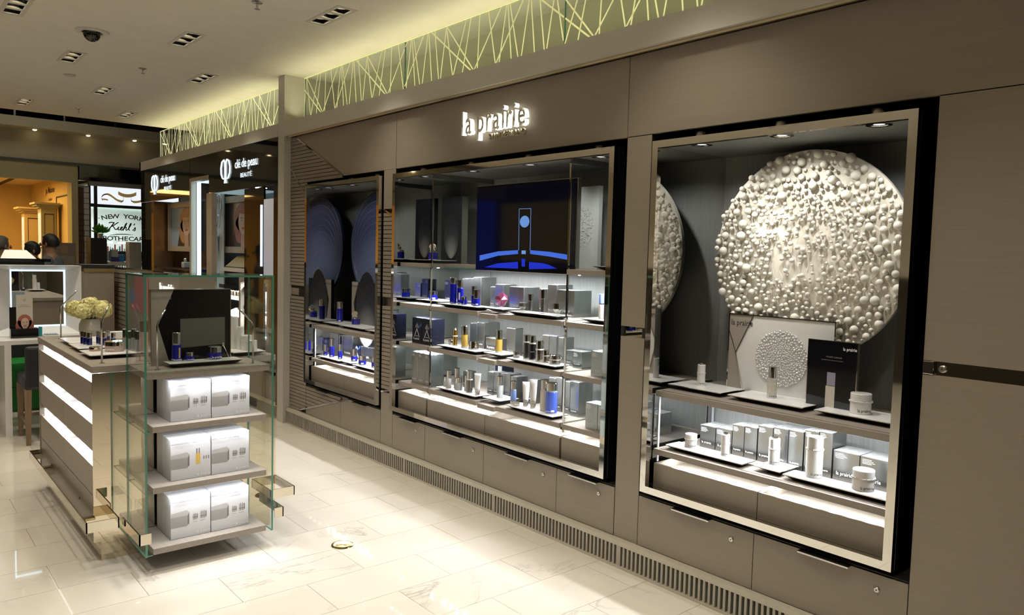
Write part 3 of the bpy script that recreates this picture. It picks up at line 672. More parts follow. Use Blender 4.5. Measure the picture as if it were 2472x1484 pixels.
tray(-5.46, -5.14, 3.08, 3.29, SH1, 'white tray mostly hidden behind the right frame of the blue-disc case', G3)
tray(-6.215, -5.80, 3.03, 3.15, SH2, 'long white tray with three cobalt bottles, lower shelf of the blue-disc case', G3)
tray(-5.785, -5.625, 3.05, 3.20, SH2, 'square tray with one cobalt bottle in front of the navy carton, blue-disc case', G3)
tray(-5.575, -5.14, 3.03, 3.15, SH2, 'long white tray with a low cobalt jar, lower shelf of the blue-disc case', G3)

# ================================================================ PRODUCTS
def face_text(q, x, y, z, rad, size, body='la prairie', m=None, th=PI / 4):
    write(body, m or INK, q, (x + math.sin(th) * (rad + 0.0006), y - math.cos(th) * (rad + 0.0006), z), size, th, 0.9, 0.012)
def stack(name, x, y, z, w_, h, parts, label, cat, grp=None, seg=24):
    """a turned product: parts = [(part name, material, [(radius share, height share)...])]"""
    q = thing(name, (x, y, z), label, cat, grp)
    for (nm, m, prof) in parts:
        MB().lathe([(r * w_ / 2, zz * h) for r, zz in prof], x, y, z, seg).build(nm, m, q)
    return q
P_BOTTLE = lambda body, cap, cut=0.74, cw=0.92, collar=CHROMEB: [('base', GREYL, [(0.96, 0), (1, 0.012), (1, 0.04)]), ('body', body, [(1, 0.04), (1, cut - 0.07), (0.96, cut - 0.045)]), ('collar', collar, [(0.88, cut - 0.045), (0.90, cut)]), ('cap', cap, [(cw, cut), (cw, 0.985), (cw - 0.05, 1.0)])]
P_JAR = lambda body, cap, cut=0.56, cw=0.97: [('base', GREYL, [(0.95, 0), (1, 0.03), (1, 0.07)]), ('body', body, [(1, 0.07), (1, cut - 0.06), (0.95, cut - 0.02)]), ('lid', cap, [(cw, cut - 0.02), (cw, 0.96), (cw - 0.06, 1.0)])]
def beads(q, x, y, z, rad, hz, m=CHROME, n=34):
    b = MB(); rnd = random.Random(int(rad * 1e5))
    for k in range(n):
        a = 2 * PI * k / n; rr = rad * 0.085 * rnd.uniform(0.7, 1.25)
        b.sphere((x + math.cos(a) * rad, y + math.sin(a) * rad, z + hz + rnd.uniform(-0.4, 0.4) * rr), rr, 0, 1)
    return b.build('bead_ring', m, q, kind='stuff')
PEARLW = mat('bead_white', (0.80, 0.79, 0.76), 0.15, 0.2, coat=0.4)
def white_dropper(x, y, z, w_, h, label, grp=None):
    q = stack('dropper_bottle', x, y, z, w_, h, [('body', WHITEG, [(0.94, 0), (1, 0.02), (1, 0.52)]), ('shoulder', WHITEG, [(1.02, 0.52), (1.02, 0.60)]), ('cap', WHITEG, [(0.97, 0.60), (0.97, 0.915), (0.90, 0.93)]), ('button', CHROME, [(0.55, 0.93), (0.55, 0.975), (0.42, 1.0)])], label, 'bottle', grp)
    beads(q, x, y, z, w_ / 2 * 1.02, h * 0.56, PEARLW, 26); face_text(q, x, y, z + h * 0.08, w_ / 2, w_ * 0.24, 'la prairie'); return q
def white_jar(x, y, z, w_, h, label, grp=None):
    q = stack('cream_jar', x, y, z, w_, h, [('body', WHITEG, [(0.94, 0), (0.98, 0.02), (0.98, 0.56)]), ('neck', WHITEG, [(1.01, 0.56), (1.01, 0.66)]), ('lid', WHITEG, [(0.98, 0.66), (0.98, 0.97), (0.94, 1.0)])], label, 'jar', grp, 36)
    beads(q, x, y, z, w_ / 2 * 1.01, h * 0.61, PEARLW, 40); face_text(q, x, y, z + h * 0.12, w_ / 2 * 0.98, w_ * 0.20)
    b = MB(); u = Vector((math.cos(PI / 4), math.sin(PI / 4), 0)); nn = Vector((math.sin(PI / 4), -math.cos(PI / 4), 0))
    for k in range(3):
        c = Vector((x, y, z + h * (0.44 - 0.055 * k))) + nn * (w_ / 2 * 0.99); L_ = w_ * (0.17 if k != 1 else 0.2)
        for s_ in (0,): b.poly([c - u * L_ - Vector((0, 0, .0004)), c + u * L_ - Vector((0, 0, .0004)), c + u * L_ + Vector((0, 0, .0004)), c - u * L_ + Vector((0, 0, .0004))])
    return q
GP = 'white jars and bottles in the pearl-disc case'
T_ = 0.024
white_dropper(-2.274, 3.204, SH1 + T_, 0.041, 0.114, 'white dropper bottle alone on the tray left of the white hexagon board', GP)
q = stack('pearl_bottle', -1.876, 3.199, SH1 + T_, 0.045, 0.148, [('base', CRYST, [(0.92, 0), (0.97, 0.02), (0.97, 0.09)]), ('body', PEARL, [(0.96, 0.09), (0.96, 0.57)]), ('neck', CRYST, [(0.97, 0.57), (0.97, 0.64)]), ('collar', CHROMEB, [(0.80, 0.64), (0.80, 0.67)]), ('cap', CHROME, [(0.88, 0.67), (0.88, 0.985), (0.83, 1.0)])], 'clear bottle filled with cream beads under chrome cap, before the white hexagon board', 'bottle')
face_text(q, -1.876, 3.199, SH1 + T_ + 0.008, 0.022, 0.011)
white_jar(-1.464, 3.206, SH1 + T_, 0.087, 0.086, 'large white jar with beaded ring, upper shelf right of the black card', GP)
white_jar(-2.245, 3.101, SH2 + T_, 0.060, 0.066, 'small white jar at the left end of the lower tray, pearl-disc case', GP)
white_dropper(-2.048, 3.102, SH2 + T_, 0.040, 0.110, 'white dropper bottle beside the small jar, lower shelf of the pearl-disc case', GP)
white_dropper(-1.827, 3.161, SH2 + T_, 0.051, 0.129, 'white dropper bottle on the small square tray, lower shelf', GP)
q = stack('lotion_bottle', -1.610, 3.117, SH2 + T_, 0.070, 0.177, [('body', WHITEG, [(0.93, 0), (1, 0.015), (1, 0.66)]), ('neck', WHITEG, [(1.02, 0.66), (1.02, 0.72)]), ('cap', WHITEG, [(0.95, 0.72), (0.95, 0.98), (0.90, 1.0)])], 'tallest white bottle, right half of the lower shelf, pearl-disc case', 'bottle', GP, 32)
beads(q, -1.610, 3.117, SH2 + T_, 0.0357, 0.177 * 0.69, PEARLW, 36); face_text(q, -1.610, 3.117, SH2 + T_ + 0.014, 0.035, 0.015)
white_jar(-1.393, 3.112, SH2 + T_, 0.087, 0.084, 'white jar with beaded ring at the right end of the lower tray', GP)

GB = 'cobalt bottles and jars in the television case'
def sticker(q, x, y, z, rad, wd, hh, th=PI / 4):
    nn = Vector((math.sin(th), -math.cos(th), 0)); u = Vector((math.cos(th), math.sin(th), 0)); c = Vector((x, y, z)) + nn * (rad + 0.0012); up = Vector((0, 0, hh / 2))
    a = [c - u * wd / 2 - up, c + u * wd / 2 - up, c + u * wd / 2 + up, c - u * wd / 2 + up]; bk = [p - nn * 0.001 for p in a]
    MB().add(a + bk, [(0, 1, 2, 3), (7, 6, 5, 4), (0, 4, 5, 1), (1, 5, 6, 2), (2, 6, 7, 3), (3, 7, 4, 0)]).build('sticker', INKW, q)
def blue(kind, x, y, z, w_, h, label, grp, cut=None, stick=True):
    if kind == 'jar': q = stack('cream_jar', x, y, z, w_, h, P_JAR(COBALT, CHROME, cut or 0.6), label, 'jar', grp)
    else: q = stack('cobalt_bottle', x, y, z, w_, h, P_BOTTLE(COBALT, CHROME, cut or 0.76), label, 'bottle', grp)
    if stick: sticker(q, x, y, z + min(h * 0.2, w_ * 0.3), w_ / 2, w_ * 0.34, w_ * 0.18, PI / 3)
    face_text(q, x, y, z + min(h * 0.09, 0.010), w_ / 2, w_ * 0.16, 'la prairie', INKW, PI / 8); return q
z = SH3 + T_
blue('jar', -4.285, 3.10, z, 0.037, 0.050, 'small cobalt jar half hidden left of the tall cobalt bottle', GB)
blue('b', -4.228, 3.067, z, 0.047, 0.182, 'tallest cobalt bottle on the top product shelf, left of its twin', GB, 0.80, False)
q = blue('b', -4.188, 3.098, z, 0.043, 0.166, 'cobalt bottle with pale window strip beside the tallest one', GB, 0.72, False)
sticker(q, -4.188, 3.098, z + 0.055, 0.0215, 0.010, 0.05, PI / 5)
q = blue('jar', -4.126, 3.085, z, 0.041, 0.057, 'cobalt jar with a silver spoon leaning beside it', GB, stick=False)
MB().tube([(-4.098, 3.062, z), (-4.093, 3.060, z + 0.05)], 0.0015, 6).sphere((-4.0925, 3.060, z + 0.055), 0.006, 0, 1, (1, 0.5, 1.3)).build('spoon', CHROMEB, q)
blue('b', -4.050, 3.110, z, 0.036, 0.131, 'slim cobalt bottle with very tall silver cap', GB, 0.56)
blue('b', -3.988, 3.085, z, 0.046, 0.110, 'short cobalt bottle with big chrome cap at the right end of its tray', GB, 0.50)
blue('jar', -4.640, 3.185, z, 0.068, 0.068, 'cobalt jar left of the glass divider on the top product shelf', GB)
def tilt_jar(x, y, z, w_, hj, label, grp, axis=1):
    """open cobalt jar with its chrome lid leaning on the rim"""
    q = stack('cream_jar', x, y, z, w_, hj, [('base', GREYL, [(0.95, 0), (1, 0.03), (1, 0.08)]), ('body', COBALT, [(1, 0.08), (1, 0.78)]), ('rim', CHROME, [(0.96, 0.78), (0.96, 0.93), (0.88, 1.0)])], label, 'jar', grp)
    T1 = Matrix.Translation((x + 0.002, y, z + hj)) @ Matrix.Rotation(math.radians(38), 4, Vector((0.7, 0.7, 0)))
    MB().lathe([(w_ * 0.28, 0.0), (w_ * 0.33, w_ * 0.12), (w_ * 0.33, w_ * 0.22)], seg=22, M=T1).build('inner_lid', CHROMEB, q)
    T2 = Matrix.Translation((x + 0.008, y - 0.008, z + hj + w_ * 0.22)) @ Matrix.Rotation(math.radians(56), 4, Vector((0.7, 0.7, 0)))
    MB().lathe([(w_ * 0.40, 0.0), (w_ * 0.40, w_ * 0.36), (w_ * 0.36, w_ * 0.40)], x * 0, 0, 0, 26, M=T2).build('lid', CHROME, q)
    return q
tilt_jar(-4.600, 3.150, SH4 + T_, 0.068, 0.068, 'cobalt jar with tilted chrome lid before the black glowing-oval board', GB)
tilt_jar(-5.873, 3.225, SH1 + T_, 0.072, 0.066, 'cobalt jar with tilted chrome lid in the blue-disc case', 'cobalt bottles and jars in the blue-disc case')

# plum crystal flacon
gx, gy, gz = -3.775, 3.125, SH3 + T_
q = thing('crystal_flacon', (gx, gy, gz), 'faceted plum coloured crystal flacon in a clear holder, television case', 'bottle')
b = MB(); N6 = 6; mid = [(0.047 * math.cos(PI / 3 * k + 0.3), 0.047 * math.sin(PI / 3 * k + 0.3)) for k in range(6)]; up = [(0.036 * math.cos(PI / 3 * k + 0.82), 0.036 * math.sin(PI / 3 * k + 0.82)) for k in range(6)]; lo = [(0.020 * math.cos(PI / 3 * k + 0.82), 0.020 * math.sin(PI / 3 * k + 0.82)) for k in range(6)]
vs = [(gx + a, gy + c, gz + 0.058) for a, c in mid] + [(gx + a, gy + c, gz + 0.080) for a, c in up] + [(gx, gy, gz + 0.108)] + [(gx + a, gy + c, gz + 0.016) for a, c in lo] + [(gx, gy, gz + 0.010)]
fs = []
for k in range(6):
    j = (k + 1) % 6; fs += [(k, j, 6 + k), (6 + k, j, 6 + j), (6 + k, 6 + j, 12), (j, k, 13 + k), (13 + k, 13 + j, j), (13 + j, 13 + k, 19)]
b.add(vs, fs).build('body', PURPLE, q)
b = MB().rbox(gx - 0.042, gx + 0.042, gy - 0.03, gy + 0.03, gz, gz + 0.010, 0.002)
for s_ in (-1, 1): b.rbox(gx + s_ * 0.046 - 0.005, gx + s_ * 0.046 + 0.005, gy - 0.02, gy + 0.02, gz, gz + 0.075, 0.002)
b.build('holder', GLASSB, q)
# crystal block jars and bottles
GC = 'crystal block jars and bottles'
def crystal(x, y, z, w_, h, label, tall, inner):
    q = thing('crystal_bottle' if tall else 'crystal_jar', (x, y, z), label, 'bottle' if tall else 'jar', GC)
    MB().rbox(x - w_ / 2, x + w_ / 2, y - w_ / 2, y + w_ / 2, z, z + h * (1.0 if not tall else 0.62), w_ * 0.09).build('block', GLASSB, q)
    if tall:
        MB().lathe([(w_ * 0.36, 0.010), (w_ * 0.36, h * 0.60)], x, y, z, 22).build('body', inner, q)
        MB().lathe([(w_ * 0.40, h * 0.63), (w_ * 0.40, h * 0.985), (w_ * 0.36, h)], x, y, z, 22).build('cap', CHROME, q)
    else:
        MB().lathe([(w_ * 0.18, h * 0.10), (w_ * 0.36, h * 0.42), (w_ * 0.38, h * 0.5), (w_ * 0.38, h * 0.93)], x, y, z, 26).build('bowl', inner, q)
    return q
crystal(-3.530, 3.090, z, 0.060, 0.056, 'low crystal jar left of the silver crystal bottles, top product shelf', False, CHROMEB)
crystal(-3.455, 3.090, z, 0.040, 0.110, 'smaller silver bottle in crystal block, beside the low crystal jar', True, CHROMEB)
crystal(-3.325, 3.075, z, 0.044, 0.145, 'taller silver bottle in crystal block, between the crystal jars', True, CHROMEB)
crystal(-3.205, 3.080, z, 0.072, 0.073, 'largest crystal block jar, at the glass divider', False, CHROME)
q = stack('serum_bottle', -2.905, 3.13, z, 0.030, 0.140, P_BOTTLE(CREAM, SKYB, 0.62), 'slim cream bottle with blue cap at the right end of the television case', 'bottle')
q = MB().rbox(-2.940, -2.800, 3.20, 3.212, SH3 + T_ + 0.0003, SH3 + T_ + 0.16, 0.001).build('backing_card', BLACK, loc=(-2.87, 3.2, SH3 + T_)); tag(q, 'black card behind the slim cream bottle in the television case', 'card')
# middle product shelf
GG = 'gold bottles and jars'; z = SH1 + T_
stack('cream_jar', -4.290, 3.105, z, 0.042, 0.033, [('base', CRYST, [(1, 0), (1, 0.45)]), ('band', GOLDM, [(0.98, 0.45), (0.98, 0.6)]), ('lid', CHROME, [(1, 0.6), (1, 0.96), (0.92, 1)])], 'smallest chrome jar with gold band, left end of the gold tray', 'jar', GG)
stack('gold_dropper', -4.222, 3.085, z, 0.037, 0.125, [('base', CRYST, [(0.95, 0), (1, 0.05)]), ('body', GOLDM, [(0.9, 0.05), (0.9, 0.52)]), ('ring', WHITEG, [(0.98, 0.52), (0.98, 0.58)]), ('cap', GOLDM, [(0.88, 0.58), (0.88, 0.88)]), ('tip', CHROME, [(0.66, 0.88), (0.5, 0.96), (0.2, 1.0)])], 'all-gold round-topped dropper bottle on the gold tray', 'bottle', GG)
gold = lambda x, y, w_, h, lb: stack('gold_bottle', x, y, z, w_, h, [('base', CRYST, [(0.95, 0), (1, 0.02), (1, 0.07)]), ('body', GOLD, [(0.92, 0.07), (0.92, 0.60)]), ('collar', GOLDM, [(0.86, 0.60), (0.86, 0.655)]), ('cap', CHROME, [(0.92, 0.655), (0.92, 0.985), (0.86, 1.0)])], lb, 'bottle', GG)
gold(-4.105, 3.080, 0.048, 0.149, 'tall amber-gold bottle with chrome cap on the long gold tray'); gold(-3.785, 3.120, 0.049, 0.146, 'amber-gold bottle standing alone on a square tray')
stack('cream_jar', -4.010, 3.085, z, 0.070, 0.055, [('base', CRYST, [(1, 0), (1, 0.12)]), ('body', CHROME, [(0.98, 0.12), (0.98, 0.45)]), ('band', GOLDM, [(1.0, 0.45), (1.0, 0.55)]), ('lid', CHROME, [(0.98, 0.55), (0.98, 0.96), (0.92, 1.0)])], 'wide chrome jar with gold band at the right end of the gold tray', 'jar', GG)
GK = 'black and chrome bottles and jars'
stack('cream_jar', -3.545, 3.065, z, 0.043, 0.039, P_JAR(CRYST, CHROME, 0.5), 'little clear chrome-lidded jar at the left end of the black and chrome tray', 'jar', GK)
KB = mat('black_lacquer', (0.02, 0.02, 0.022), 0.1, 0.3, 0.7)
ck = lambda nm, x, y, w_, h, body, cut, lb, cat: stack(nm, x, y, z, w_, h, [('base', CRYST, [(0.96, 0), (1, 0.04)]), ('body', body, [(0.96, 0.04), (0.96, cut - 0.04)]), ('ring', WHITEG, [(1.0, cut - 0.04), (1.0, cut + 0.02)]), ('cap', CHROME, [(0.96, cut + 0.02), (0.96, 0.985), (0.9, 1.0)])], lb, cat, GK)
ck('serum_bottle', -3.470, 3.080, 0.038, 0.148, mat('smoked_chrome', (0.25, 0.24, 0.22), 0.1, 0.9), 0.72, 'smoky chrome bottle, left of the two tall ones on the black and chrome tray', 'bottle')
q = ck('serum_bottle', -3.412, 3.078, 0.042, 0.149, KB, 0.70, 'black bottle with chrome cap, right of the two tall ones', 'bottle'); face_text(q, -3.412, 3.078, z + 0.05, 0.0205, 0.008, 'la prairie', INKW)
ck('lotion_bottle', -3.345, 3.075, 0.050, 0.125, CHROME, 0.60, 'chrome bottle with white ring, third on the black and chrome tray', 'bottle')
q = ck('cream_jar', -3.282, 3.068, 0.042, 0.075, CHROME, 0.58, 'narrow tall chrome jar, fourth on the black and chrome tray', 'jar')
q = ck('cream_jar', -3.208, 3.073, 0.070, 0.056, CHROME, 0.52, 'wide chrome jar at the right end of the black and chrome tray', 'jar'); face_text(q, -3.208, 3.073, z + 0.008, 0.034, 0.011, 'la prairie', INKG)
# lowest product shelf
GW = 'clear, blue and white products on the lowest shelf'; z = SH2 + T_
stack('cream_jar', -4.305, 3.080, z, 0.044, 0.069, P_JAR(GREYL, CHROME, 0.55), 'frosted jar at the left end of the lowest left tray', 'jar', GW)
stack('serum_bottle', -4.243, 3.055, z, 0.036, 0.124, P_BOTTLE(GREYL, CHROME, 0.60), 'frosted bottle with chrome cap, second on the lowest left tray', 'bottle', GW)
stack('serum_bottle', -4.210, 3.100, z, 0.042, 0.140, P_BOTTLE(GREYL, CHROME, 0.58), 'frosted bottle behind the second one, lowest left tray', 'bottle', GW)
stack('cream_jar', -4.152, 3.072, z, 0.053, 0.083, P_JAR(GREYL, CHROME, 0.60), 'taller frosted jar in the middle of the lowest left tray', 'jar', GW)
stack('serum_bottle', -4.092, 3.095, z, 0.030, 0.104, P_BOTTLE(GREYL, CHROME, 0.55), 'slim frosted bottle left of the dark chrome one', 'bottle', GW)
stack('serum_bottle', -4.026, 3.070, z, 0.044, 0.150, [('base', CRYST, [(0.96, 0), (1, 0.04)]), ('body', mat('smoked_chrome', (0.25, 0.24, 0.22), 0.1, 0.9), [(0.94, 0.04), (0.94, 0.58)]), ('ring', WHITEG, [(1, 0.58), (1, 0.63)]), ('cap', CHROME, [(0.94, 0.63), (0.94, 0.985), (0.88, 1.0)])], 'dark chrome bottle with white ring on the lowest left tray', 'bottle', GW)
q = stack('serum_bottle', -3.775, 3.130, z, 0.042, 0.142, P_BOTTLE(GREYL, CHROME, 0.62), 'frosted bottle alone on the lowest square tray', 'bottle', GW)
def tube_(x, y, z, w_, h, label, th=PI / 5):
    q = thing('cream_tube', (x, y, z), label, 'tube', GW)
    T = Matrix.Translation((x, y, z)) @ Matrix.Rotation(th, 4, 'Z')
    MB().lathe([(w_ * 0.34, 0), (w_ * 0.36, 0.004), (w_ * 0.36, h * 0.16)], x, y, z, 20).build('cap', CHROME, q)
    vs = []; n = 20; fs = []; lv = 6
    for i in range(lv + 1):
        t = i / lv; a = w_ * (0.36 + 0.14 * t); bb = w_ * (0.36 * (1 - t) + 0.02 * t)
        vs += [tuple(T @ Vector((a * math.cos(2 * PI * k / n), bb * math.sin(2 * PI * k / n), h * (0.165 + 0.835 * t)))) for k in range(n)]
    for i in range(lv):
        for k in range(n): j = (k + 1) % n; fs.append((i * n + k, i * n + j, (i + 1) * n + j, (i + 1) * n + k))
    fs += [list(range(n))[::-1], [lv * n + k for k in range(n)]]
    MB().add(vs, fs, 0, True).build('body', WHITEG, q); face_text(q, x, y, z + h * 0.25, w_ * 0.36, w_ * 0.2, 'la prairie', INKG, th); return q
tube_(-3.938, 3.070, z, 0.047, 0.142, 'white tube at the right end of the lowest left tray'); tube_(-3.470, 3.085, z, 0.047, 0.152, 'shorter white tube on the lowest right tray'); tube_(-3.398, 3.080, z, 0.050, 0.176, 'taller white tube beside the cream bottle')
stack('lotion_bottle', -3.553, 3.055, z, 0.040, 0.147, [('base', CHROME, [(1, 0), (1, 0.16)]), ('body', SKYB, [(0.94, 0.16), (0.94, 0.63)]), ('collar', WHITEG, [(0.8, 0.63), (0.8, 0.67)]), ('cap', CHROME, [(0.94, 0.67), (0.94, 0.985), (0.88, 1)])], 'pale blue bottle at the left end of the lowest right tray', 'bottle', GW)
stack('cream_jar', -3.510, 3.045, z, 0.042, 0.031, P_JAR(CRYST, CHROME, 0.45), 'low chrome jar beside the pale blue bottle', 'jar', GW)
stack('lotion_bottle', -3.300, 3.085, z, 0.054, 0.190, P_BOTTLE(CREAM, CHROME, 0.70, 0.94), 'tall cream lotion bottle left of the periwinkle one', 'bottle', GW)
q = stack('lotion_bottle', -3.222, 3.068, z, 0.071, 0.184, P_BOTTLE(PERIW, CHROME, 0.76, 0.95, GREYL), 'big periwinkle blue bottle with chrome cap, right end of the lowest tray', 'bottle', GW)
sticker(q, -3.222, 3.068, z + 0.020, 0.0355, 0.020, 0.012, PI / 3); face_text(q, -3.222, 3.068, z + 0.014, 0.0355, 0.013, 'la prairie', INKW, PI / 10)
# blue-disc case
GL = 'cobalt bottles and jars in the blue-disc case'; z = SH1 + T_
blue('b', -6.110, 3.195, z, 0.056, 0.186, 'tall cobalt bottle standing alone on the upper shelf, blue-disc case', GL, 0.72)
z = SH2 + T_
blue('b', -6.170, 3.09, z, 0.036, 0.099, 'smallest cobalt bottle, left end of the lower shelf, blue-disc case', GL, 0.42)
blue('b', -6.050, 3.09, z, 0.047, 0.164, 'tallest cobalt bottle on the lower shelf of the blue-disc case', GL, 0.62)
blue('b', -5.905, 3.095, z, 0.039, 0.130, 'slim cobalt bottle, third on the lower shelf, blue-disc case', GL, 0.58)
blue('b', -5.720, 3.13, z, 0.053, 0.106, 'cobalt bottle with tall chrome cap beside the navy carton', GL, 0.48)
blue('jar', -5.510, 3.09, z, 0.064, 0.074, 'low cobalt jar near the right frame, lower shelf of the blue-disc case', GL, 0.56)
blue('b', -5.330, 3.09, z, 0.032, 0.080, 'cobalt bottle cut by the right frame of the blue-disc case', GL, 0.6)

# ================================================================ CARTONS
NAVY = mat('navy_carton', (0.006, 0.007, 0.022), 0.25, 0, 0.6)
def carton(x0, x1, y0, y1, zs, z1, label, grp, m=None, text=True, lines=True, mark=None):
    q = thing('carton', ((x0 + x1) / 2, (y0 + y1) / 2, zs), label, 'carton', grp)
    b = MB(); b.rbox(x0 + 0.0006, x1 - 0.0006, y0, y1, zs, z1, 0.0012); b.build('box', m or SILVERF, q)
    w_ = x1 - x0
    b = MB(); rnd = random.Random(int(abs(x0) * 1e4)); n = 3      # creased film over the top
    for k in range(n):
        cx = x0 + w_ * (k + 0.5) / n; cyy = (y0 + y1) / 2
        b.add([(x0 + w_ * k / n, y0 + 0.001, z1 + 0.0006), (x0 + w_ * (k + 1) / n, y0 + 0.001, z1 + 0.0006), (x0 + w_ * (k + 1) / n, y1 - 0.001, z1 + 0.0006), (x0 + w_ * k / n, y1 - 0.001, z1 + 0.0006), (cx, cyy + rnd.uniform(-0.02, 0.02), z1 + 0.0035)], [(0, 1, 4), (1, 2, 4), (2, 3, 4), (3, 0, 4)])
    b.build('lid_film', SILVERT if m is None else m, q)
    if text: write('la prairie', INKW, q, ((x0 + x1) / 2 - w_ * 0.06, y0 - 0.0006, zs + min(0.028, (z1 - zs) * 0.22)), w_ * 0.185, 0, 0.95, 0.012)
    if lines:
        b = MB()
        for k in range(4): b.box(x0 + w_ * 0.08, x0 + w_ * (0.40 + 0.06 * ((k * 7) % 3)), y0 - 0.0005, y0 - 0.0001, z1 - 0.012 - 0.006 * k, z1 - 0.0105 - 0.006 * k)
        b.build('small_print', INKW if m is None else INKG, q)
    if mark == 'A':
        b = MB(); c = (x0 + x1) / 2; zz = zs + (z1 - zs) * 0.42; s_ = w_ * 0.26; yy = y0 - 0.0007
        def bar(p, r, wd): 
            Ln = math.hypot(r[0] - p[0], r[1] - p[1]); nx, nz = -(r[1] - p[1]) / Ln * wd, (r[0] - p[0]) / Ln * wd
            b.prism([(p[0] + nx, p[1] + nz), (p[0] - nx, p[1] - nz), (r[0] - nx, r[1] - nz), (r[0] + nx, r[1] + nz)], yy, yy + 0.0005)
        bar((c - s_, zz - s_), (c, zz + s_ * 0.9), 0.0018); bar((c + s_, zz - s_), (c, zz + s_ * 0.9), 0.0018); bar((c - s_ * 0.5, zz - s_ * 0.75), (c + s_ * 0.5, zz - s_ * 0.75), 0.0012)
        for k in range(-2, 3): bar((c + k * s_ * 0.28, zz + s_ * 1.05), (c + k * s_ * 0.28, zz + s_ * (2.2 - 0.3 * abs(k))), 0.0008)
        b.build('emblem', INKW, q)
        b = MB(); b.prism([(c + s_ * 0.9, zz + s_ * 1.5), (x1 - 0.002, zz + s_ * 2.4), (x1 - 0.002, zz + s_ * 1.7), (c + s_ * 0.5, zz + s_ * 0.9)], yy, yy + 0.0004); b.build('blue_flash', mat('blue_foil', (0.03, 0.08, 0.35), 0.3), q)
    return q
CR = ((-2.2809, -2.1901, 0.7695), (-2.1871, -2.095, 0.7735), (-2.0921, -2.0268, 0.807), (-2.0249, -1.9565, 0.811), (-1.9517, -1.875, 0.8281), (-1.8726, -1.7965, 0.8354), (-1.7945, -1.7215, 0.8378), (-1.7164, -1.6503, 0.8528), (-1.648, -1.5857, 0.8594), (-1.5798, -1.4638, 0.7877), (-1.4612, -1.3406, 0.7869))
nR = len(CR)
for i, (x0, x1, z1) in enumerate(CR):
    carton(x0, x1, 3.225, 3.225 + (0.10 if z1 - SH2 < 0.10 else 0.13), SH2, z1, '%s silver carton from the left in the row on the lower shelf, pearl-disc case' % ORD[i + 1].capitalize(), 'silver cartons in the pearl-disc case')
k = 0
carton(-2.16, -2.06, 3.34, 3.43, SH2, SH2 + 0.085, 'silver carton in the second row, behind the low cartons at the left, pearl-disc case', 'silver cartons in the pearl-disc case')
for rowz, rows, nm in ((SH3, ((-4.412, -4.3524, 1.4318, 3.28, 0.08), (-4.351, -4.2845, 1.4342, 3.28, 0.08), (-4.2827, -4.1931, 1.4469, 3.28, 0.14), (-4.1124, -4.0603, 1.385, 3.3, 0.06), (-4.0221, -3.9368, 1.4071, 3.27, 0.12), (-3.8469, -3.7001, 1.3995, 3.25, 0.14), (-3.5895, -3.5101, 1.3976, 3.28, 0.1), (-3.4876, -3.4036, 1.4294, 3.26, 0.14), (-3.3775, -3.2296, 1.4019, 3.24, 0.15)), 'top'), (SH1, ((-4.2827, -4.2012, 1.1215, 3.26, 0.09), (-4.1979, -4.1162, 1.1336, 3.26, 0.14), (-4.0758, -3.9449, 1.0387, 3.24, 0.1), (-3.8288, -3.7421, 1.1295, 3.22, 0.07), (-3.5148, -3.4499, 1.1113, 3.25, 0.09), (-3.4479, -3.3835, 1.1138, 3.25, 0.09), (-3.389, -3.3284, 1.1083, 3.26, 0.09), (-3.265, -3.2085, 1.0428, 3.22, 0.09), (-3.1659, -3.0906, 1.0502, 3.18, 0.09)), 'middle'), (SH2, ((-4.3404, -4.2772, 0.7733, 3.25, 0.07), (-4.022, -3.9599, 0.8107, 3.22, 0.07), (-3.9566, -3.901, 0.8194, 3.22, 0.07), (-3.9085, -3.8496, 0.8147, 3.23, 0.1), (-3.8473, -3.7925, 0.8196, 3.23, 0.1), (-3.7516, -3.6962, 0.8183, 3.2, 0.1), (-3.6368, -3.5825, 0.8089, 3.25, 0.08), (-3.4068, -3.3475, 0.8578, 3.22, 0.08), (-3.3457, -3.291, 0.8675, 3.22, 0.08), (-3.269, -3.2208, 0.8535, 3.22, 0.09), (-3.199, -3.1269, 0.864, 3.2, 0.12)), 'lowest')):
    for i, (x0, x1, z1, y0, dp) in enumerate(rows):
        carton(x0, x1, y0, y0 + dp, rowz, z1, '%s silver carton from the left behind the trays, %s product shelf of the television case' % (ORD[i + 1].capitalize(), nm), 'silver cartons in the television case', lines=(y0 < 3.2))
carton(-4.715, -4.63, 3.34, 3.42, SH3, SH3 + 0.165, 'tall black carton left of the glass divider, top product shelf', 'black cartons in the television case', NAVY)
carton(-4.61, -4.53, 3.34, 3.42, SH3, SH3 + 0.13, 'silver carton beside the tall black one, left of the glass divider', 'silver cartons in the television case')
for i, (x0, x1) in enumerate(((-4.700, -4.575), (-4.571, -4.446))):
    carton(x0, x1, 3.045, 3.155, SH1, 1.138, '%s of two navy cartons with a drawn tower emblem' % ('left' if i == 0 else 'right'), 'navy cartons in the television case', NAVY, True, False, 'A')
for i, x0 in enumerate((-4.700, -4.615, -4.530)):
    carton(x0, x0 + 0.083, 3.045, 3.155, SH2, 0.885, '%s of three tall silver cartons at the left end of the lowest product shelf' % ('left', 'middle', 'right')[i], 'silver cartons in the television case')
for i, x0 in enumerate((-2.905, -2.812)):
    carton(x0, x0 + 0.091, 3.06, 3.15, SH1, 1.088, '%s of two silver cartons at the right end of the middle shelf' % ('left', 'right')[i], 'silver cartons in the television case')
    carton(x0 - 0.01, x0 + 0.081, 3.04, 3.13, SH2, 0.80, '%s of two silver cartons at the right end of the lowest shelf' % ('left', 'right')[i], 'silver cartons in the television case')
q = carton(-4.040, -3.955, 3.30, 3.40, SH2, 0.852, 'black and white striped carton standing behind the lowest left tray', 'black cartons in the television case', NAVY, False, False)
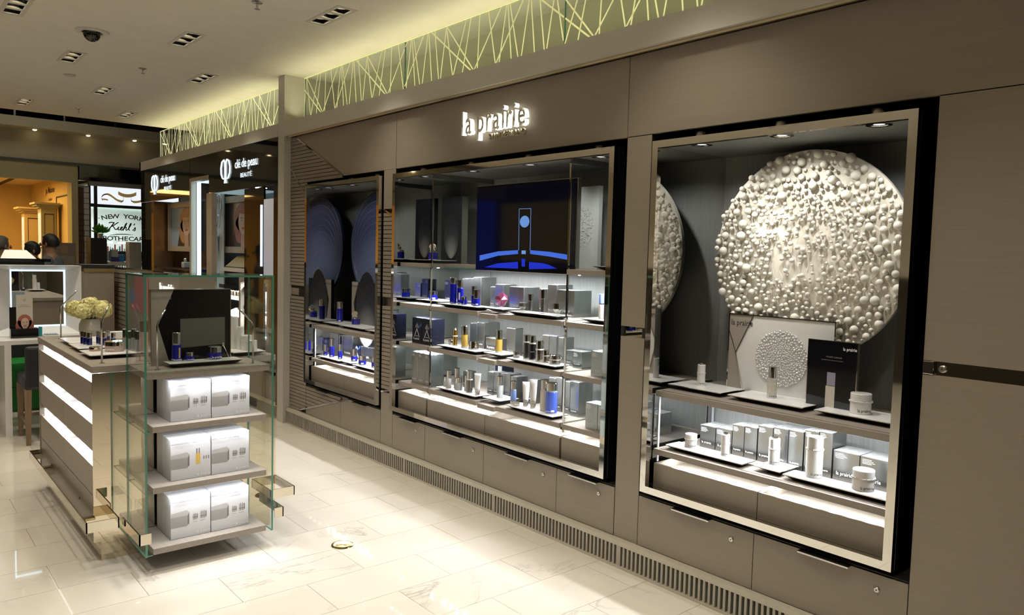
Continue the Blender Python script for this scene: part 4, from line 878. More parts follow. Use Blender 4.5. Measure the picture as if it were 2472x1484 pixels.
MB().box(-4.005, -3.990, 3.2990, 3.2999, SH2 + 0.01, 0.845).box(-3.982, -3.970, 3.2990, 3.2999, SH2 + 0.01, 0.845).build('stripe', INKW, q)
for i, (x0, x1, zt, nv) in enumerate(((-6.275, -6.6494, 0.8272, 0), (-6.6454, -6.5324, 0.8338, 0), (-6.5285, -6.4145, 0.8446, 0), (-6.4107, -6.3124, 0.8556, 0), (-6.3026, -6.2443, 0.8376, 0), (-6.2371, -6.0635, 0.8439, 0), (-6.0543, -5.9227, 0.7668, 1), (-5.9142, -5.7203, 0.7784, 0))):
    carton(x0, x1, 3.30, 3.40, SH2, zt, ('navy carton with drawn tower emblem on the lower shelf, blue-disc case' if nv else '%s silver carton from the left on the lower shelf, blue-disc case' % ORD[i + 1].capitalize()), 'cartons in the blue-disc case', NAVY if nv else None, True, False, 'A' if nv else None)

# ================================================================ DISCS, BOARDS, SCREEN
def disc(root, cx, cz, y, r, m, th=0.022, n=72, nm='disc'):
    T = Matrix.Translation((cx, y, cz)) @ Matrix.Rotation(PI / 2, 4, 'X')
    return MB().lathe([(r, -th), (r, 0.0)], seg=n, M=T).build(nm, m, root)
PD = thing('pearl_disc', (-1.827, 3.35, 1.6455), 'big round cream plaster disc covered with white pearls of many sizes', 'wall relief')
pr_ = 0.483; pcx, pcz, pyy = -1.827, 1.6455, 3.35
disc(PD, pcx, pcz, pyy, pr_, PLASTER)
MB().box(pcx - 0.15, pcx + 0.15, pyy + 0.022, 3.555, pcz - 0.15, pcz + 0.15).build('mount', FABRIC, PD)
rnd = random.Random(11); pts = []
def fits(x, z, r): return all((x - a) ** 2 + (z - c) ** 2 > (r + d) ** 2 * 1.15 for a, c, d in pts)
tries = 0
while tries < 26000 and len(pts) < 640:
    tries += 1
    a = rnd.uniform(0, 2 * PI); q_ = pr_ * math.sqrt(rnd.random()) * 0.985; x, z = q_ * math.cos(a), q_ * math.sin(a)
    e = q_ / pr_; up = z / pr_
    if tries < 900: r = rnd.uniform(0.013, 0.0225)
    elif tries < 4000: r = rnd.uniform(0.008, 0.013)
    else: r = rnd.uniform(0.0045, 0.0078)
    if r > 0.012 and (e < 0.62 or rnd.random() < 0.5): continue
    if r > 0.0078 and e < 0.36 and rnd.random() < 0.75: continue
    if up > 0.72 and r < 0.0085 and rnd.random() < 0.7: continue
    if q_ + r * 0.3 < pr_ and fits(x, z, r): pts.append((x, z, r))
pts.sort(key=lambda p: -p[2])
pm = MB().sphere((0, 0, 0), 1.0, 0, 3).build('pearl', PEARLP, PD, (0, 0, 0)); PME = pm.data
small = MB()
for i, (x, z, r) in enumerate(pts):
    c = (pcx + x, pyy - r * 0.75 - (0.016 * rnd.random() if r < 0.013 else 0.004), pcz + z)
    if i == 0: pm.location = Vector(c) - ORG[PD.name]; pm.scale = (r, r, r)
    elif i < 290: share('pearl', PME, PD, c, (0, 0, 0), (r, r, r))
    else: small.sphere(c, r, 0, 2)
    if r < 0.013: small.tube([c, (c[0], pyy, c[2])], r * 0.28, 5)
small.build('small_pearls', PEARLP, PD, kind='stuff')
b = MB()      # plaster runs between the pearls
for k in range(46):
    x = rnd.uniform(-0.42, 0.42); zmax = math.sqrt(max(0.0, 0.47 ** 2 - x * x)); z = rnd.uniform(-zmax * 0.5, min(zmax * 0.6, 0.2)); L_ = rnd.uniform(0.10, 0.30)
    p = []
    for j in range(6): p.append((pcx + x + rnd.uniform(-0.008, 0.008) + 0.012 * j * rnd.uniform(-1, 1), pyy + 0.001, pcz + max(z - L_ * j / 5, -zmax * 0.97)))
    b.tube(p, [0.0018, 0.003, 0.0024, 0.0034, 0.0022, 0.001], 5)
b.build('plaster_run', PLASTER, PD, kind='stuff')

# white hexagon board with bead disc
hx0, hx1, hy, hz1 = -2.182, -1.640, 3.300, 1.340
HB = thing('display_board', (-1.91, hy, SH1), 'white framed board with taupe corner and bead disc, before the pearl-covered relief', 'display board')
MB().box(hx0, hx1, hy, hy + 0.030, SH1 + 0.0005, hz1).build('panel', mat('board_white', (0.74, 0.74, 0.72), 0.35), HB)
b = MB(); t = 0.005
b.box(hx0 - t, hx0, hy - 0.004, hy + 0.045, SH1 + 0.0005, hz1 + t); b.box(hx1, hx1 + t, hy - 0.004, hy + 0.045, SH1 + 0.0005, hz1 + t); b.box(hx0, hx1, hy - 0.004, hy + 0.045, hz1, hz1 + t)
b.build('frame', CHROME, HB)
vx = (-2.1417, 3.298, 1.1509); tx = (-2.0517, 3.298, 1.3363); bx = (-2.097, 3.298, 0.9717); lx = (-2.177, 3.298, 1.2548)
MB().prism([(hx0, hz1), (tx[0], hz1), (vx[0], vx[2]), (bx[0] + 0.006, SH1 + 0.001), (hx0, SH1 + 0.001)], hy - 0.0012, hy - 0.0002).build('taupe_corner', mat('board_taupe', (0.33, 0.29, 0.25), 0.4, var=0.06, vscale=(3, 3, 90)), HB)
def bar2(b, p, q, wd, y0, y1, mi=0):
    (x0, z0), (x1, z1) = p, q; Ln = math.hypot(x1 - x0, z1 - z0); nx, nz = -(z1 - z0) / Ln * wd / 2, (x1 - x0) / Ln * wd / 2
    b.prism([(x0 + nx, z0 + nz), (x1 + nx, z1 + nz), (x1 - nx, z1 - nz), (x0 - nx, z0 - nz)], y0, y1, mi)
b = MB(); bar2(b, (tx[0], hz1), (vx[0], vx[2]), 0.004, hy - 0.004, hy - 0.0013); bar2(b, (vx[0], vx[2]), (bx[0] + 0.006, SH1), 0.004, hy - 0.004, hy - 0.0013); bar2(b, (hx0, lx[2]), (vx[0], vx[2]), 0.003, hy - 0.003, hy - 0.0013); b.build('chrome_line', CHROME, HB)
write('la prairie', INK, HB, (hx0 + 0.067, hy - 0.0016, hz1 - 0.052), 0.040, 0, 0.86, 0.012); write('SWITZERLAND', INKG, HB, (hx0 + 0.086, hy - 0.0016, hz1 - 0.062), 0.009, 0, 1.0)
dc = (-1.8958, 3.298, 1.1476); dr = 0.136
disc(HB, dc[0], dc[2], hy - 0.002, dr, mat('bead_ground', (0.60, 0.60, 0.59), 0.4), 0.002, 48, 'bead_disc')
b = MB(); pts2 = []; tr = 0
while tr < 9000 and len(pts2) < 430:
    tr += 1; a = rnd.uniform(0, 2 * PI); q_ = dr * math.sqrt(rnd.random()) * 0.98; e = q_ / dr
    r = rnd.uniform(0.0042, 0.0066) if e > 0.6 and tr < 1600 else (rnd.uniform(0.003, 0.0044) if tr < 4200 else rnd.uniform(0.0018, 0.003))
    x, z = q_ * math.cos(a), q_ * math.sin(a)
    if all((x - A) ** 2 + (z - C) ** 2 > (r + d) ** 2 for A, C, d in pts2): pts2.append((x, z, r)); b.sphere((dc[0] + x, hy - 0.003, dc[2] + z), r, 0, 2, (1, 0.8, 1))
b.build('beads', mat('bead_gloss', (0.82, 0.82, 0.81), 0.12, 0.1, coat=0.5), HB, kind='stuff')
# black card with a pictured bottle
bx0, bx1, by, bz = -1.714, -1.494, 3.215, 1.264
BC_ = thing('display_board', (-1.60, by, SH1), 'black glossy card picturing a bead-filled bottle, right of the white board', 'display board')
MB().box(bx0, bx1, by, by + 0.012, SH1 + 0.0005, bz).build('panel', BLACK, BC_)
b = MB(); t = 0.0035; b.box(bx0 - t, bx0, by - 0.002, by + 0.014, SH1 + 0.0005, bz + t); b.box(bx1, bx1 + t, by - 0.002, by + 0.014, SH1 + 0.0005, bz + t); b.box(bx0, bx1, by - 0.002, by + 0.014, bz, bz + t); b.build('frame', CHROME, BC_)
write('la prairie', INKW, BC_, (bx1 - 0.033, by - 0.0008, bz - 0.034), 0.020, 0, 0.86, 0.014); write('WHITE CAVIAR', INKG, BC_, (bx0 + 0.118, by - 0.0008, bz - 0.072), 0.0105); write('ILLUMINATING PEARL INFUSION', INKG, BC_, (bx0 + 0.110, by - 0.0008, bz - 0.085), 0.0068)
b = MB(); cx = bx0 + 0.108; y0, y1 = by - 0.0007, by - 0.0003
b.prism([(cx - 0.021, SH1 + 0.022), (cx + 0.021, SH1 + 0.022), (cx + 0.021, SH1 + 0.118), (cx - 0.021, SH1 + 0.118)], y0, y1, 0); b.prism([(cx - 0.017, SH1 + 0.120), (cx + 0.021, SH1 + 0.120), (cx + 0.021, SH1 + 0.178), (cx - 0.017, SH1 + 0.178)], y0, y1, 1)
b.prism([(bx0, SH1 + 0.001), (bx1, SH1 + 0.001), (bx1, SH1 + 0.05), (bx0, SH1 + 0.068)], y1, by - 0.0001, 2)
b.build('printed_bottle', [PEARL, mat('print_lilac', (0.32, 0.31, 0.42), 0.3), mat('print_slate', (0.05, 0.055, 0.065), 0.3)], BC_)

# blue ringed disc of the left case
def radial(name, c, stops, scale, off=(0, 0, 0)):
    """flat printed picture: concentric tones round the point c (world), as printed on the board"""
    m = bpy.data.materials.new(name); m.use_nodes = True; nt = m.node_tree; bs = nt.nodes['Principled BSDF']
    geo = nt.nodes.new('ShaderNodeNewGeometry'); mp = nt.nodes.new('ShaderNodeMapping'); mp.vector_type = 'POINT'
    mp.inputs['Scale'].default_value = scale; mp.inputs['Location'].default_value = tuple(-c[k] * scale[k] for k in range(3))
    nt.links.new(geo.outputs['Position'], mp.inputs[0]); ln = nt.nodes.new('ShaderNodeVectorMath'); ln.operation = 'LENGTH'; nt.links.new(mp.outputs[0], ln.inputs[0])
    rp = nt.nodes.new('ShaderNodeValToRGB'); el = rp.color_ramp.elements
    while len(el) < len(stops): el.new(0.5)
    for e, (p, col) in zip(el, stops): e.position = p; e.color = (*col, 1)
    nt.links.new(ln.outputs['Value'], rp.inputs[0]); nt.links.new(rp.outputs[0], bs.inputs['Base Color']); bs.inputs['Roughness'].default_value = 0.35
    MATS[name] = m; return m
bcx, bcz = -5.722, 1.6455
BD = thing('ringed_disc', (bcx, 3.35, bcz), 'big round dark blue disc with thin nested rings, left show window', 'wall relief')
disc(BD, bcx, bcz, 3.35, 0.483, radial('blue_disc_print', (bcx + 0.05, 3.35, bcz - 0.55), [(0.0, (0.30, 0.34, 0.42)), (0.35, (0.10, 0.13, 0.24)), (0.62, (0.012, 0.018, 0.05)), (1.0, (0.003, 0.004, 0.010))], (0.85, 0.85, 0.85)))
RING = mat('ring_line', (0.20, 0.23, 0.32), 0.3, 0.5)
for k in range(11):
    r = 0.455 - 0.032 * k; cz = bcz - 0.455 + r + 0.010; cx = bcx - (0.455 - r) * 0.30; b = MB(); n = 64; ps = []
    for j in range(n + 1):
        a = 2 * PI * j / n; ps.append((cx + r * math.cos(a), 3.3495, cz + r * math.sin(a)))
    b.tube(ps, 0.0011, 4, 0, False); b.build('ring', RING, BD)
MB().box(bcx - 0.15, bcx + 0.15, 3.372, 3.555, bcz - 0.15, bcz + 0.15).build('mount', FABRIC, BD)
# black boards with a glowing oval print
def oval_board(x0, x1, y, z0, z1, label, taupe=None):
    q = thing('display_board', ((x0 + x1) / 2, y, z0), label, 'display board'); w_ = x1 - x0; cx = (x0 + x1) / 2
    MB().box(x0, x1, y, y + 0.03, z0 + 0.0005, z1).build('panel', mat('board_black', (0.010, 0.011, 0.016), 0.25), q)
    MB().box(x1, x1 + 0.004, y - 0.002, y + 0.05, z0 + 0.0005, z1).build('frame', CHROMEB, q)
    oz = z0 + (z1 - z0) * 0.40
    m = radial('oval_print_%d' % int(abs(x0) * 100), (cx, y, oz - w_ * 0.50), [(0.0, (0.60, 0.58, 0.52)), (0.28, (0.30, 0.30, 0.30)), (0.62, (0.03, 0.033, 0.045)), (1.0, (0.010, 0.011, 0.016))], (1.9 / w_ * 0.75, 1, 1.05 / w_))
    b = MB(); n = 48
    b.poly([(cx + w_ * 0.34 * math.cos(2 * PI * k / n), y - 0.0004, oz + w_ * 0.62 * math.sin(2 * PI * k / n)) for k in range(n)]); b.build('printed_oval', m, q)
    for k in range(5):
        s_ = 1 - 0.10 * k; b = MB(); b.tube([(cx + w_ * 0.34 * s_ * math.cos(2 * PI * j / n), y - 0.0006, oz - w_ * 0.62 * (1 - s_) + w_ * 0.62 * s_ * math.sin(2 * PI * j / n)) for j in range(n + 1)], 0.0005, 4, 0, False); b.build('ring', mat('oval_ring', (0.10, 0.105, 0.12), 0.4), q)
    if taupe:
        b = MB(); (tx_, vz, vx_) = taupe; b.prism([(x0, z1), (x0 + tx_, z1), (x0 + vx_, vz), (x0 + vx_ + 0.05, z0 + 0.001), (x0, z0 + 0.001)], y - 0.0016, y - 0.0004); b.build('taupe_corner', mat('board_taupe', (0.33, 0.29, 0.25), 0.4), q)
        b = MB(); bar2(b, (x0 + tx_, z1), (x0 + vx_, vz), 0.004, y - 0.004, y - 0.0017); bar2(b, (x0 + vx_, vz), (x0 + vx_ + 0.05, z0 + 0.002), 0.004, y - 0.004, y - 0.0017); b.build('chrome_line', CHROME, q)
        write('la prairie', INK, q, (x0 + 0.055, y - 0.002, z1 - 0.045), 0.034, 0, 0.86, 0.012)
    return q
oval_board(-4.780, -4.520, 3.345, SH4, 2.030, 'tall black board with glowing white oval beside the tilted-lid jar, television case')
oval_board(-6.085, -5.560, 3.30, SH1, 1.338, 'black board with taupe corner and glowing oval in the blue-disc case', (0.118, 1.150, 0.040))
WB = thing('display_board', (-3.28, 3.35, SH4), 'white board with embossed round relief, behind the glass right of the television', 'display board')
MB().box(-3.400, -3.155, 3.35, 3.38, SH4 + 0.0005, 2.035).build('panel', mat('board_white', (0.74, 0.74, 0.72), 0.35), WB)
b = MB()
for k in range(260):
    a = rnd.uniform(0, 2 * PI); q_ = 0.098 * math.sqrt(rnd.random()); b.sphere((-3.292 + q_ * math.cos(a) * 0.98, 3.349, 1.792 + q_ * math.sin(a) * 1.32), rnd.uniform(0.003, 0.006), 0, 1, (1, 0.5, 1))
b.build('relief', mat('board_white', (0.74, 0.74, 0.72), 0.35), WB, kind='stuff')
shelf(M, -3.198, -3.080, SH4, 3.13, 3.55, 0.024)

# television
TV = thing('television', (-3.54, 3.09, 1.50), 'wide black television showing a blue pedestal with a pale sphere', 'television')
tx0, tx1, tz0, tz1 = -4.012, -3.076, 1.502, 2.056
MB().rbox(tx0, tx1, 3.088, 3.118, tz0, tz1, 0.003).build('body', CHROME, TV)
MB().box(tx0 + 0.004, tx1 - 0.004, 3.0868, 3.088, tz0 + 0.004, tz1 - 0.004).build('bezel', BLACK, TV)
ysc = 3.0862
MB().poly([(tx0 + 0.018, ysc, tz0 + 0.035), (tx1 - 0.016, ysc, tz0 + 0.035), (tx1 - 0.016, ysc, tz1 - 0.016), (tx0 + 0.018, ysc, tz1 - 0.016)]).build('screen', mat('screen_black', (0.004, 0.004, 0.006), 0.05, 0, 0.6, emit=(0.05, 0.06, 0.2), es=0.02), TV)
BLU1 = glow('screen_blue', (0.045, 0.13, 0.62), 0.9); BLU2 = glow('screen_deep_blue', (0.004, 0.022, 0.55), 0.8); BLU3 = glow('screen_pale_blue', (0.12, 0.27, 0.62), 0.9)
tvp = ((-3.966, 3.0858, 1.5652), (-3.7744, 3.0858, 1.6017), (-3.5791, 3.0858, 1.6161), (-3.5801, 3.0858, 1.6395), (-3.7755, 3.0858, 1.6295), (-3.9674, 3.0858, 1.601), (-3.4674, 3.0858, 1.6177), (-3.2985, 3.0858, 1.605), (-3.1445, 3.0858, 1.5888), (-3.1458, 3.0858, 1.6181), (-3.2997, 3.0858, 1.6329), (-3.4683, 3.0858, 1.6406), (-3.9142, 3.0858, 1.5235), (-3.5755, 3.0858, 1.5248), (-3.5793, 3.0858, 1.5675), (-3.7726, 3.0858, 1.5539), (-3.8613, 3.0858, 1.5358), (-3.4735, 3.0858, 1.5246), (-3.2271, 3.0858, 1.5349), (-3.2964, 3.0858, 1.5557), (-3.3412, 3.0858, 1.5632), (-3.4754, 3.0858, 1.5689), (-3.58, 3.0858, 1.8938), (-3.5745, 3.0858, 1.6386), (-3.4707, 3.0858, 1.8927), (-3.4683, 3.0858, 1.6397), (-3.5257, 3.0858, 1.8147), (-3.5248, 3.0858, 1.6258))
b = MB(); Y1 = ysc - 0.0004
def tvpoly(idx, mi):
    b.poly([(tvp[i][0], Y1, tvp[i][2]) for i in idx], mi)
tvpoly(range(0, 6), 0); tvpoly(range(6, 12), 0); tvpoly(range(12, 17), 1); tvpoly(range(17, 22), 1)
for i0 in (22, 24): bar2(b, (tvp[i0][0], tvp[i0][2]), (tvp[i0 + 1][0], tvp[i0 + 1][2]), 0.004, Y1 - 0.0001, Y1, 2)
bar2(b, (tvp[22][0], tvp[22][2]), (tvp[24][0], tvp[24][2]), 0.003, Y1 - 0.0001, Y1, 2)
scx, scz = tvp[26][0], tvp[26][2]; b.poly([(scx + 0.044 * math.cos(2 * PI * k / 28), Y1 - 0.0002, scz + 0.036 * math.sin(2 * PI * k / 28)) for k in range(28)], 2)
b.poly([(scx - 0.022, Y1, tvp[27][2] - 0.010), (scx + 0.018, Y1, tvp[27][2] - 0.010), (scx + 0.018, Y1, tvp[27][2] + 0.012), (scx - 0.022, Y1, tvp[27][2] + 0.012)], 2)
b.poly([(scx - 0.018, Y1, tz0 + 0.037), (scx + 0.014, Y1, tz0 + 0.037), (scx + 0.014, Y1, tz0 + 0.085), (scx - 0.018, Y1, tz0 + 0.085)], 1)
b.build('screen_image', [BLU1, BLU2, BLU3], TV)
MB().box(-3.60, -3.48, 3.118, 3.555, 1.72, 1.84).build('wall_bracket', BLACKM, TV)

# ================================================================ SALES COUNTER WITH GLASS TOWER
GX0, GX1, GY0, GY1 = -5.745, -4.205, 0.847, 1.793
GC_ = thing('sales_counter', (-4.97, 1.32, 0), 'taupe display counter with three lit slots, in front of the shop wall', 'counter')
MB().box(GX0 + 0.01, GX1, 0.877, 1.763, 0.0, 0.10).build('toe_base', BRONZE, GC_)
b = MB(); b.box(GX0 + 0.01, GX1 - 0.006, GY0 + 0.22, GY1 - 0.02, 0.10, 0.964); b.box(GX0 + 0.01, GX1 - 0.006, GY0 + 0.004, GY0 + 0.22, 0.10, 0.33); b.build('carcass', mat('carcass_white', (0.70, 0.69, 0.67), 0.5), GC_)
MB().rbox(GX0 - 0.02, GX1, GY0 - 0.006, GY1, 0.964, 0.998, 0.0015).build('worktop', TAUPE_D, GC_)
MB().box(GX1 - 0.006, GX1, GY0 - 0.004, GY1, 0.10, 0.962).build('mirror_end', BRONZE, GC_)
MB().box(GX0 - 0.006, GX0 + 0.01, GY0 - 0.004, GY1, 0.10, 0.964).build('far_end', TAUPE, GC_)
MB().box(GX0 + 0.01, GX1 - 0.007, GY0, GY0 + 0.018, 0.098, 0.333).build('base_panel', TAUPE, GC_)
mx_ = -4.974
for (z0, z1) in ((0.771, 0.915), (0.565, 0.703), (0.338, 0.488)):
    for (xa, xb) in ((GX0 + 0.012, mx_ - 0.0015), (mx_ + 0.0015, GX1 - 0.007)): MB().box(xa, xb, GY0, GY0 + 0.018, z0, z1).build('drawer_front', TAUPE, GC_)
    MB().box(GX0 + 0.012, GX1 - 0.007, GY0 + 0.018, GY0 + 0.22, z1 - 0.022, z1 - 0.012).build('lit_shelf', WHITE, GC_)
    MB().box(GX0 + 0.012, GX1 - 0.007, GY0 + 0.018, GY0 + 0.22, z0 - 0.012, z0 - 0.004).build('slot_ceiling', WHITE, GC_)
    MB().box(mx_ - 0.004, mx_ + 0.004, GY0 + 0.004, GY0 + 0.22, z1 - 0.012, z1 + 0.055).build('divider', CHROMEB, GC_)
    MB().box(GX0 + 0.07, GX0 + 0.09, GY0 + 0.01, GY0 + 0.22, z1 - 0.012, z1 + 0.055).build('divider', CHROMEB, GC_)
    top = z1 + (0.049 if z1 > 0.9 else 0.058)
    area('slot_lamp', ((GX0 + GX1) / 2, GY0 + 0.045, top - 0.006), 1.45, 0.02, 9, COOL, (0.0, 0, 0), 170)
    MB().box(GX0 + 0.10, GX1 - 0.012, GY0 + 0.028, GY0 + 0.036, top - 0.004, top).build('led_strip', LEDS, GC_)
    rr = random.Random(int(z1 * 100)); b = MB(); x = GX0 + 0.14
    while x < GX1 - 0.06:
        w_ = rr.uniform(0.03, 0.07); hh = rr.uniform(0.018, 0.042)
        if abs(x + w_ / 2 - mx_) > 0.06: b.rbox(x, x + w_, GY0 + 0.085, GY0 + 0.125, z1 - 0.0119, z1 - 0.012 + hh, 0.003)
        x += w_ + rr.uniform(0.012, 0.05)
    b.build('stocked_samples', CRYST, GC_, kind='stuff')
for (xx, zz) in ((-5.35, 0.24), (-4.55, 0.24)): MB().lathe([(0.007, 0), (0.007, 0.003)], seg=12, M=Matrix.Translation((xx, GY0, zz)) @ Matrix.Rotation(PI / 2, 4, 'X')).build('lock', INK, GC_)
# bumper rail
BRZ = mat('rail_chrome', (0.74, 0.68, 0.56), 0.05, 1.0)
def rail(pts, label_): 
    b = MB(); h0, h1, t = 0.196, 0.248, 0.006
    for (p, q) in zip(pts[:-1], pts[1:]):
        x0, x1 = sorted((p[0], q[0])); y0, y1 = sorted((p[1], q[1])); b.box(x0 - t / 2, x1 + t / 2, y0 - t / 2, y1 + t / 2, h0, h1)
    return b.build('bumper_rail', BRZ, GC_)
rail([(-4.205, 0.93), (-4.085, 0.93), (-4.085, 0.788), (-5.765, 0.788), (-5.765, 0.847)], '')
rail([(-4.205, 1.71), (-4.072, 1.71), (-4.072, 1.85), (-5.765, 1.85), (-5.765, 1.793)], '')
for xx in (-5.70, -5.33, -5.26, -4.20): MB().box(xx - 0.02, xx + 0.02, 0.791, GY0 - 0.0005, 0.205, 0.238).build('rail_bracket', BRZ, GC_)
rail([(-4.075, 0.948), (-3.768, 0.948), (-3.768, 0.996)], '')
rail([(-4.075, 1.650), (-3.768, 1.650), (-3.768, 1.608)], '')

GT = thing('glass_tower', (-4.03, 1.32, 0.093), 'glass-sided end tower of taupe shelves stacked with white gift sets', 'display tower')
TY0, TY1, TXF, TXB = 1.004, 1.634, -3.868, -4.203
for yy in (TY0, TY1): MB().boxm(TXB, TXF, yy - 0.005, yy + 0.005, 0.093, 1.467, 0, 1).build('glass_side', [GEDGE, GLASS], GT)
MB().boxm(TXF - 0.010, TXF, TY0 + 0.0055, TY1 - 0.0055, 0.998, 1.457, 0, 1).build('glass_front', [GEDGE, GLASS], GT)
MB().boxm(TXB, TXF, TY0 + 0.0055, TY1 - 0.0055, 1.457, 1.467, 0, 1).build('glass_top', [GEDGE, GLASS], GT)
for zz in (0.125, 0.428, 0.730):
    MB().rbox(-4.203, -3.878, 1.037, 1.605, zz - 0.030, zz, 0.0012).build('shelf', TAUPE_D, GT)
    MB().boxm(-4.203, -3.885, TY0 + 0.0055, 1.036, zz - 0.036, zz - 0.030, 0, 1).build('glass_shelf', [GEDGE, GLASS], GT)
MB().rbox(-4.203, -3.880, 1.012, 1.622, 0.962, 0.995, 0.0012).build('counter_top', TAUPE_D, GT)
b = MB()
for zz in (0.398, 0.700, 0.962):
    for k in range(4): b.poly([(-3.915 + 0.0085 * math.cos(-2 * PI * j / 8), 1.12 + 0.14 * k + 0.0085 * math.sin(-2 * PI * j / 8), zz - 0.001) for j in range(8)])
b.build('led_row', led(760), GT, kind='stuff')
# gift boxes
GBM = mat('gift_box', (0.60, 0.60, 0.61), 0.35, 0, 0.4)
FLAP = mat('print_grey', (0.30, 0.285, 0.27), 0.4); FLAPL = mat('print_light_grey', (0.42, 0.40, 0.385), 0.4)
def gift(x1, y0, y1, zs, z1, label, title, front=True, vials=False):
    q = thing('gift_box', (x1 - 0.06, (y0 + y1) / 2, zs), label, 'gift box', 'white gift sets on the glass tower')
    MB().rbox(x1 - 0.118, x1, y0 + 0.0006, y1 - 0.0006, zs, z1, 0.003).build('box', GBM, q)
    if not front: return q
    w_ = y1 - y0; h = z1 - zs; X = x1 + 0.0004
    def P(u, v): return (X, y0 + u * w_, zs + v * h)
    b = MB()
    b.poly([P(0.0, .28), P(.42, .28), P(.42, .53), P(0.0, .53)][::1], 0); b.poly([P(0.0, .53), P(.42, .53), P(.46, .60), P(.40, .66), P(0.0, .62)], 1); b.poly([P(.42, .30), P(.46, .33), P(.46, .60), P(.42, .53)], 2)
    if not vials:
        for (u, s_) in ((.60, .055), (.80, .07)):
            b.poly([P(u - s_, .40), P(u + s_, .40), P(u + s_, .40 + s_ * 2.4), P(u - s_, .40 + s_ * 2.4)], 1); b.poly([P(u + s_, .40), P(u + s_ * 1.35, .43), P(u + s_ * 1.35, .40 + s_ * 2.3), P(u + s_, .40 + s_ * 2.4)], 2)
            for k in (-.4, .4): b.add([(X + 0.0003,) + P(u + k * s_ - .006, .39)[1:], (X + 0.0003,) + P(u + k * s_ + .006, .39)[1:], (X + 0.0003,) + P(u + k * s_ + .006, .41 + s_ * 2.6)[1:], (X + 0.0003,) + P(u + k * s_ - .006, .41 + s_ * 2.6)[1:]], [(0, 1, 2, 3)], 2)
            b.add([(X + 0.0003,) + P(u - s_, .45)[1:], (X + 0.0003,) + P(u + s_, .45)[1:], (X + 0.0003,) + P(u + s_, .465)[1:], (X + 0.0003,) + P(u - s_, .465)[1:]], [(0, 1, 2, 3)], 2)
            b.poly([P(u - s_, .345), P(u + s_ * .9, .345), P(u + s_ * .9, .352), P(u - s_, .352)], 2)
    else:
        b.poly([P(.62, .34), P(.73, .34), P(.73, .60), P(.62, .60)], 3); b.poly([P(.63, .60), P(.66, .60), P(.66, .72), P(.63, .72)], 2); b.poly([P(.69, .60), P(.72, .60), P(.72, .72), P(.69, .72)], 2)
        for u in (.82, .88, .94): b.poly([P(u - .012, .44), P(u + .012, .44), P(u + .012, .52), P(u - .012, .52)], 2)
    rr = random.Random(3)
    for k in range(3): b.poly([P(.055, .825 - .026 * k), P(.055 + (.82, .78, .36)[k], .825 - .026 * k), P(.055 + (.82, .78, .36)[k], .831 - .026 * k), P(.055, .831 - .026 * k)], 4)
    b.build('print', [FLAP, FLAPL, mat('print_shadow', (0.16, 0.14, 0.15), 0.4), GOLD, mat('print_pale', (0.50, 0.50, 0.50), 0.5)], q)
    write(title, INKG, q, (X + 0.0002, y0 + w_ * 0.34, zs + h * 0.86), 0.0125, PI / 2, 1.0)
    write('la prairie', INKW, q, (X + 0.0002, y0 + w_ * 0.82, zs + h * 0.055), 0.022, PI / 2, 0.9, 0.012)
    return q
for (zs, z1, xf, nm) in ((0.125, 0.340, -3.945, 'bottom'), (0.428, 0.640, -3.940, 'middle'), (0.730, 0.935, -3.936, 'top')):
    gift(xf, 1.136, 1.335, zs, z1, 'left front white gift set on the %s shelf of the glass tower' % nm, 'RADIANCE MUST HAVE' if nm == 'middle' else 'WHITE CAVIAR MUST HAVE', True, nm == 'middle')
    gift(xf, 1.337, 1.536, zs, z1, 'right front white gift set on the %s shelf of the glass tower' % nm, 'WHITE CAVIAR MUST HAVE')
    gift(xf - 0.120, 1.136, 1.335, zs, z1, 'white gift set behind the left front one, %s shelf of the glass tower' % nm, '', False)
    gift(xf - 0.120, 1.337, 1.536, zs, z1, 'white gift set behind the right front one, %s shelf of the glass tower' % nm, '', False)
# black board, tray, products and lamps on the tower top
ZC = 0.995
q = thing('display_board', (-4.11, 1.29, ZC), 'black board with taupe corner standing inside the glass tower top', 'display board')
MB().box(-4.135, -4.105, 1.092, 1.492, ZC + 0.0004, 1.383).build('panel', BLACK, q)
BT = mat('board_taupe', (0.33, 0.29, 0.25), 0.4)
MB().add([(-4.1044, 1.092, 1.383), (-4.1044, 1.203, 1.383), (-4.1044, 1.126, 1.202), (-4.1044, 1.184, ZC + 0.001), (-4.1044, 1.092, ZC + 0.001)], [(4, 3, 2, 1, 0)]).build('taupe_corner', BT, q)
MB().add([(-4.1043, 1.235, 1.08), (-4.1043, 1.465, 1.09), (-4.1043, 1.465, 1.235), (-4.1043, 1.235, 1.232)], [(0, 1, 2, 3)]).build('grey_window', mat('board_grey', (0.14, 0.135, 0.125), 0.1), q)
b = MB(); b.box(-4.136, -4.100, 1.088, 1.092, ZC + 0.0004, 1.386); b.box(-4.136, -4.100, 1.492, 1.496, ZC + 0.0004, 1.386); b.box(-4.136, -4.100, 1.092, 1.492, 1.383, 1.386); b.build('frame', CHROMEB, q)
write('la prairie', INKG, q, (-4.1038, 1.145, 1.335), 0.03, PI / 2, 0.86, 0.012)
q = thing('display_tray', (-4.07, 1.33, ZC), 'white tray with cobalt bottle and jars inside the glass tower top', 'tray')
t = ZC + 0.024; x0, x1, y0, y1 = -4.085, -3.975, 1.146, 1.513
MB().rbox(x0, x1, y0, y1, t - 0.003, t, 0.0008).build('top_plate', TRAYW, q)
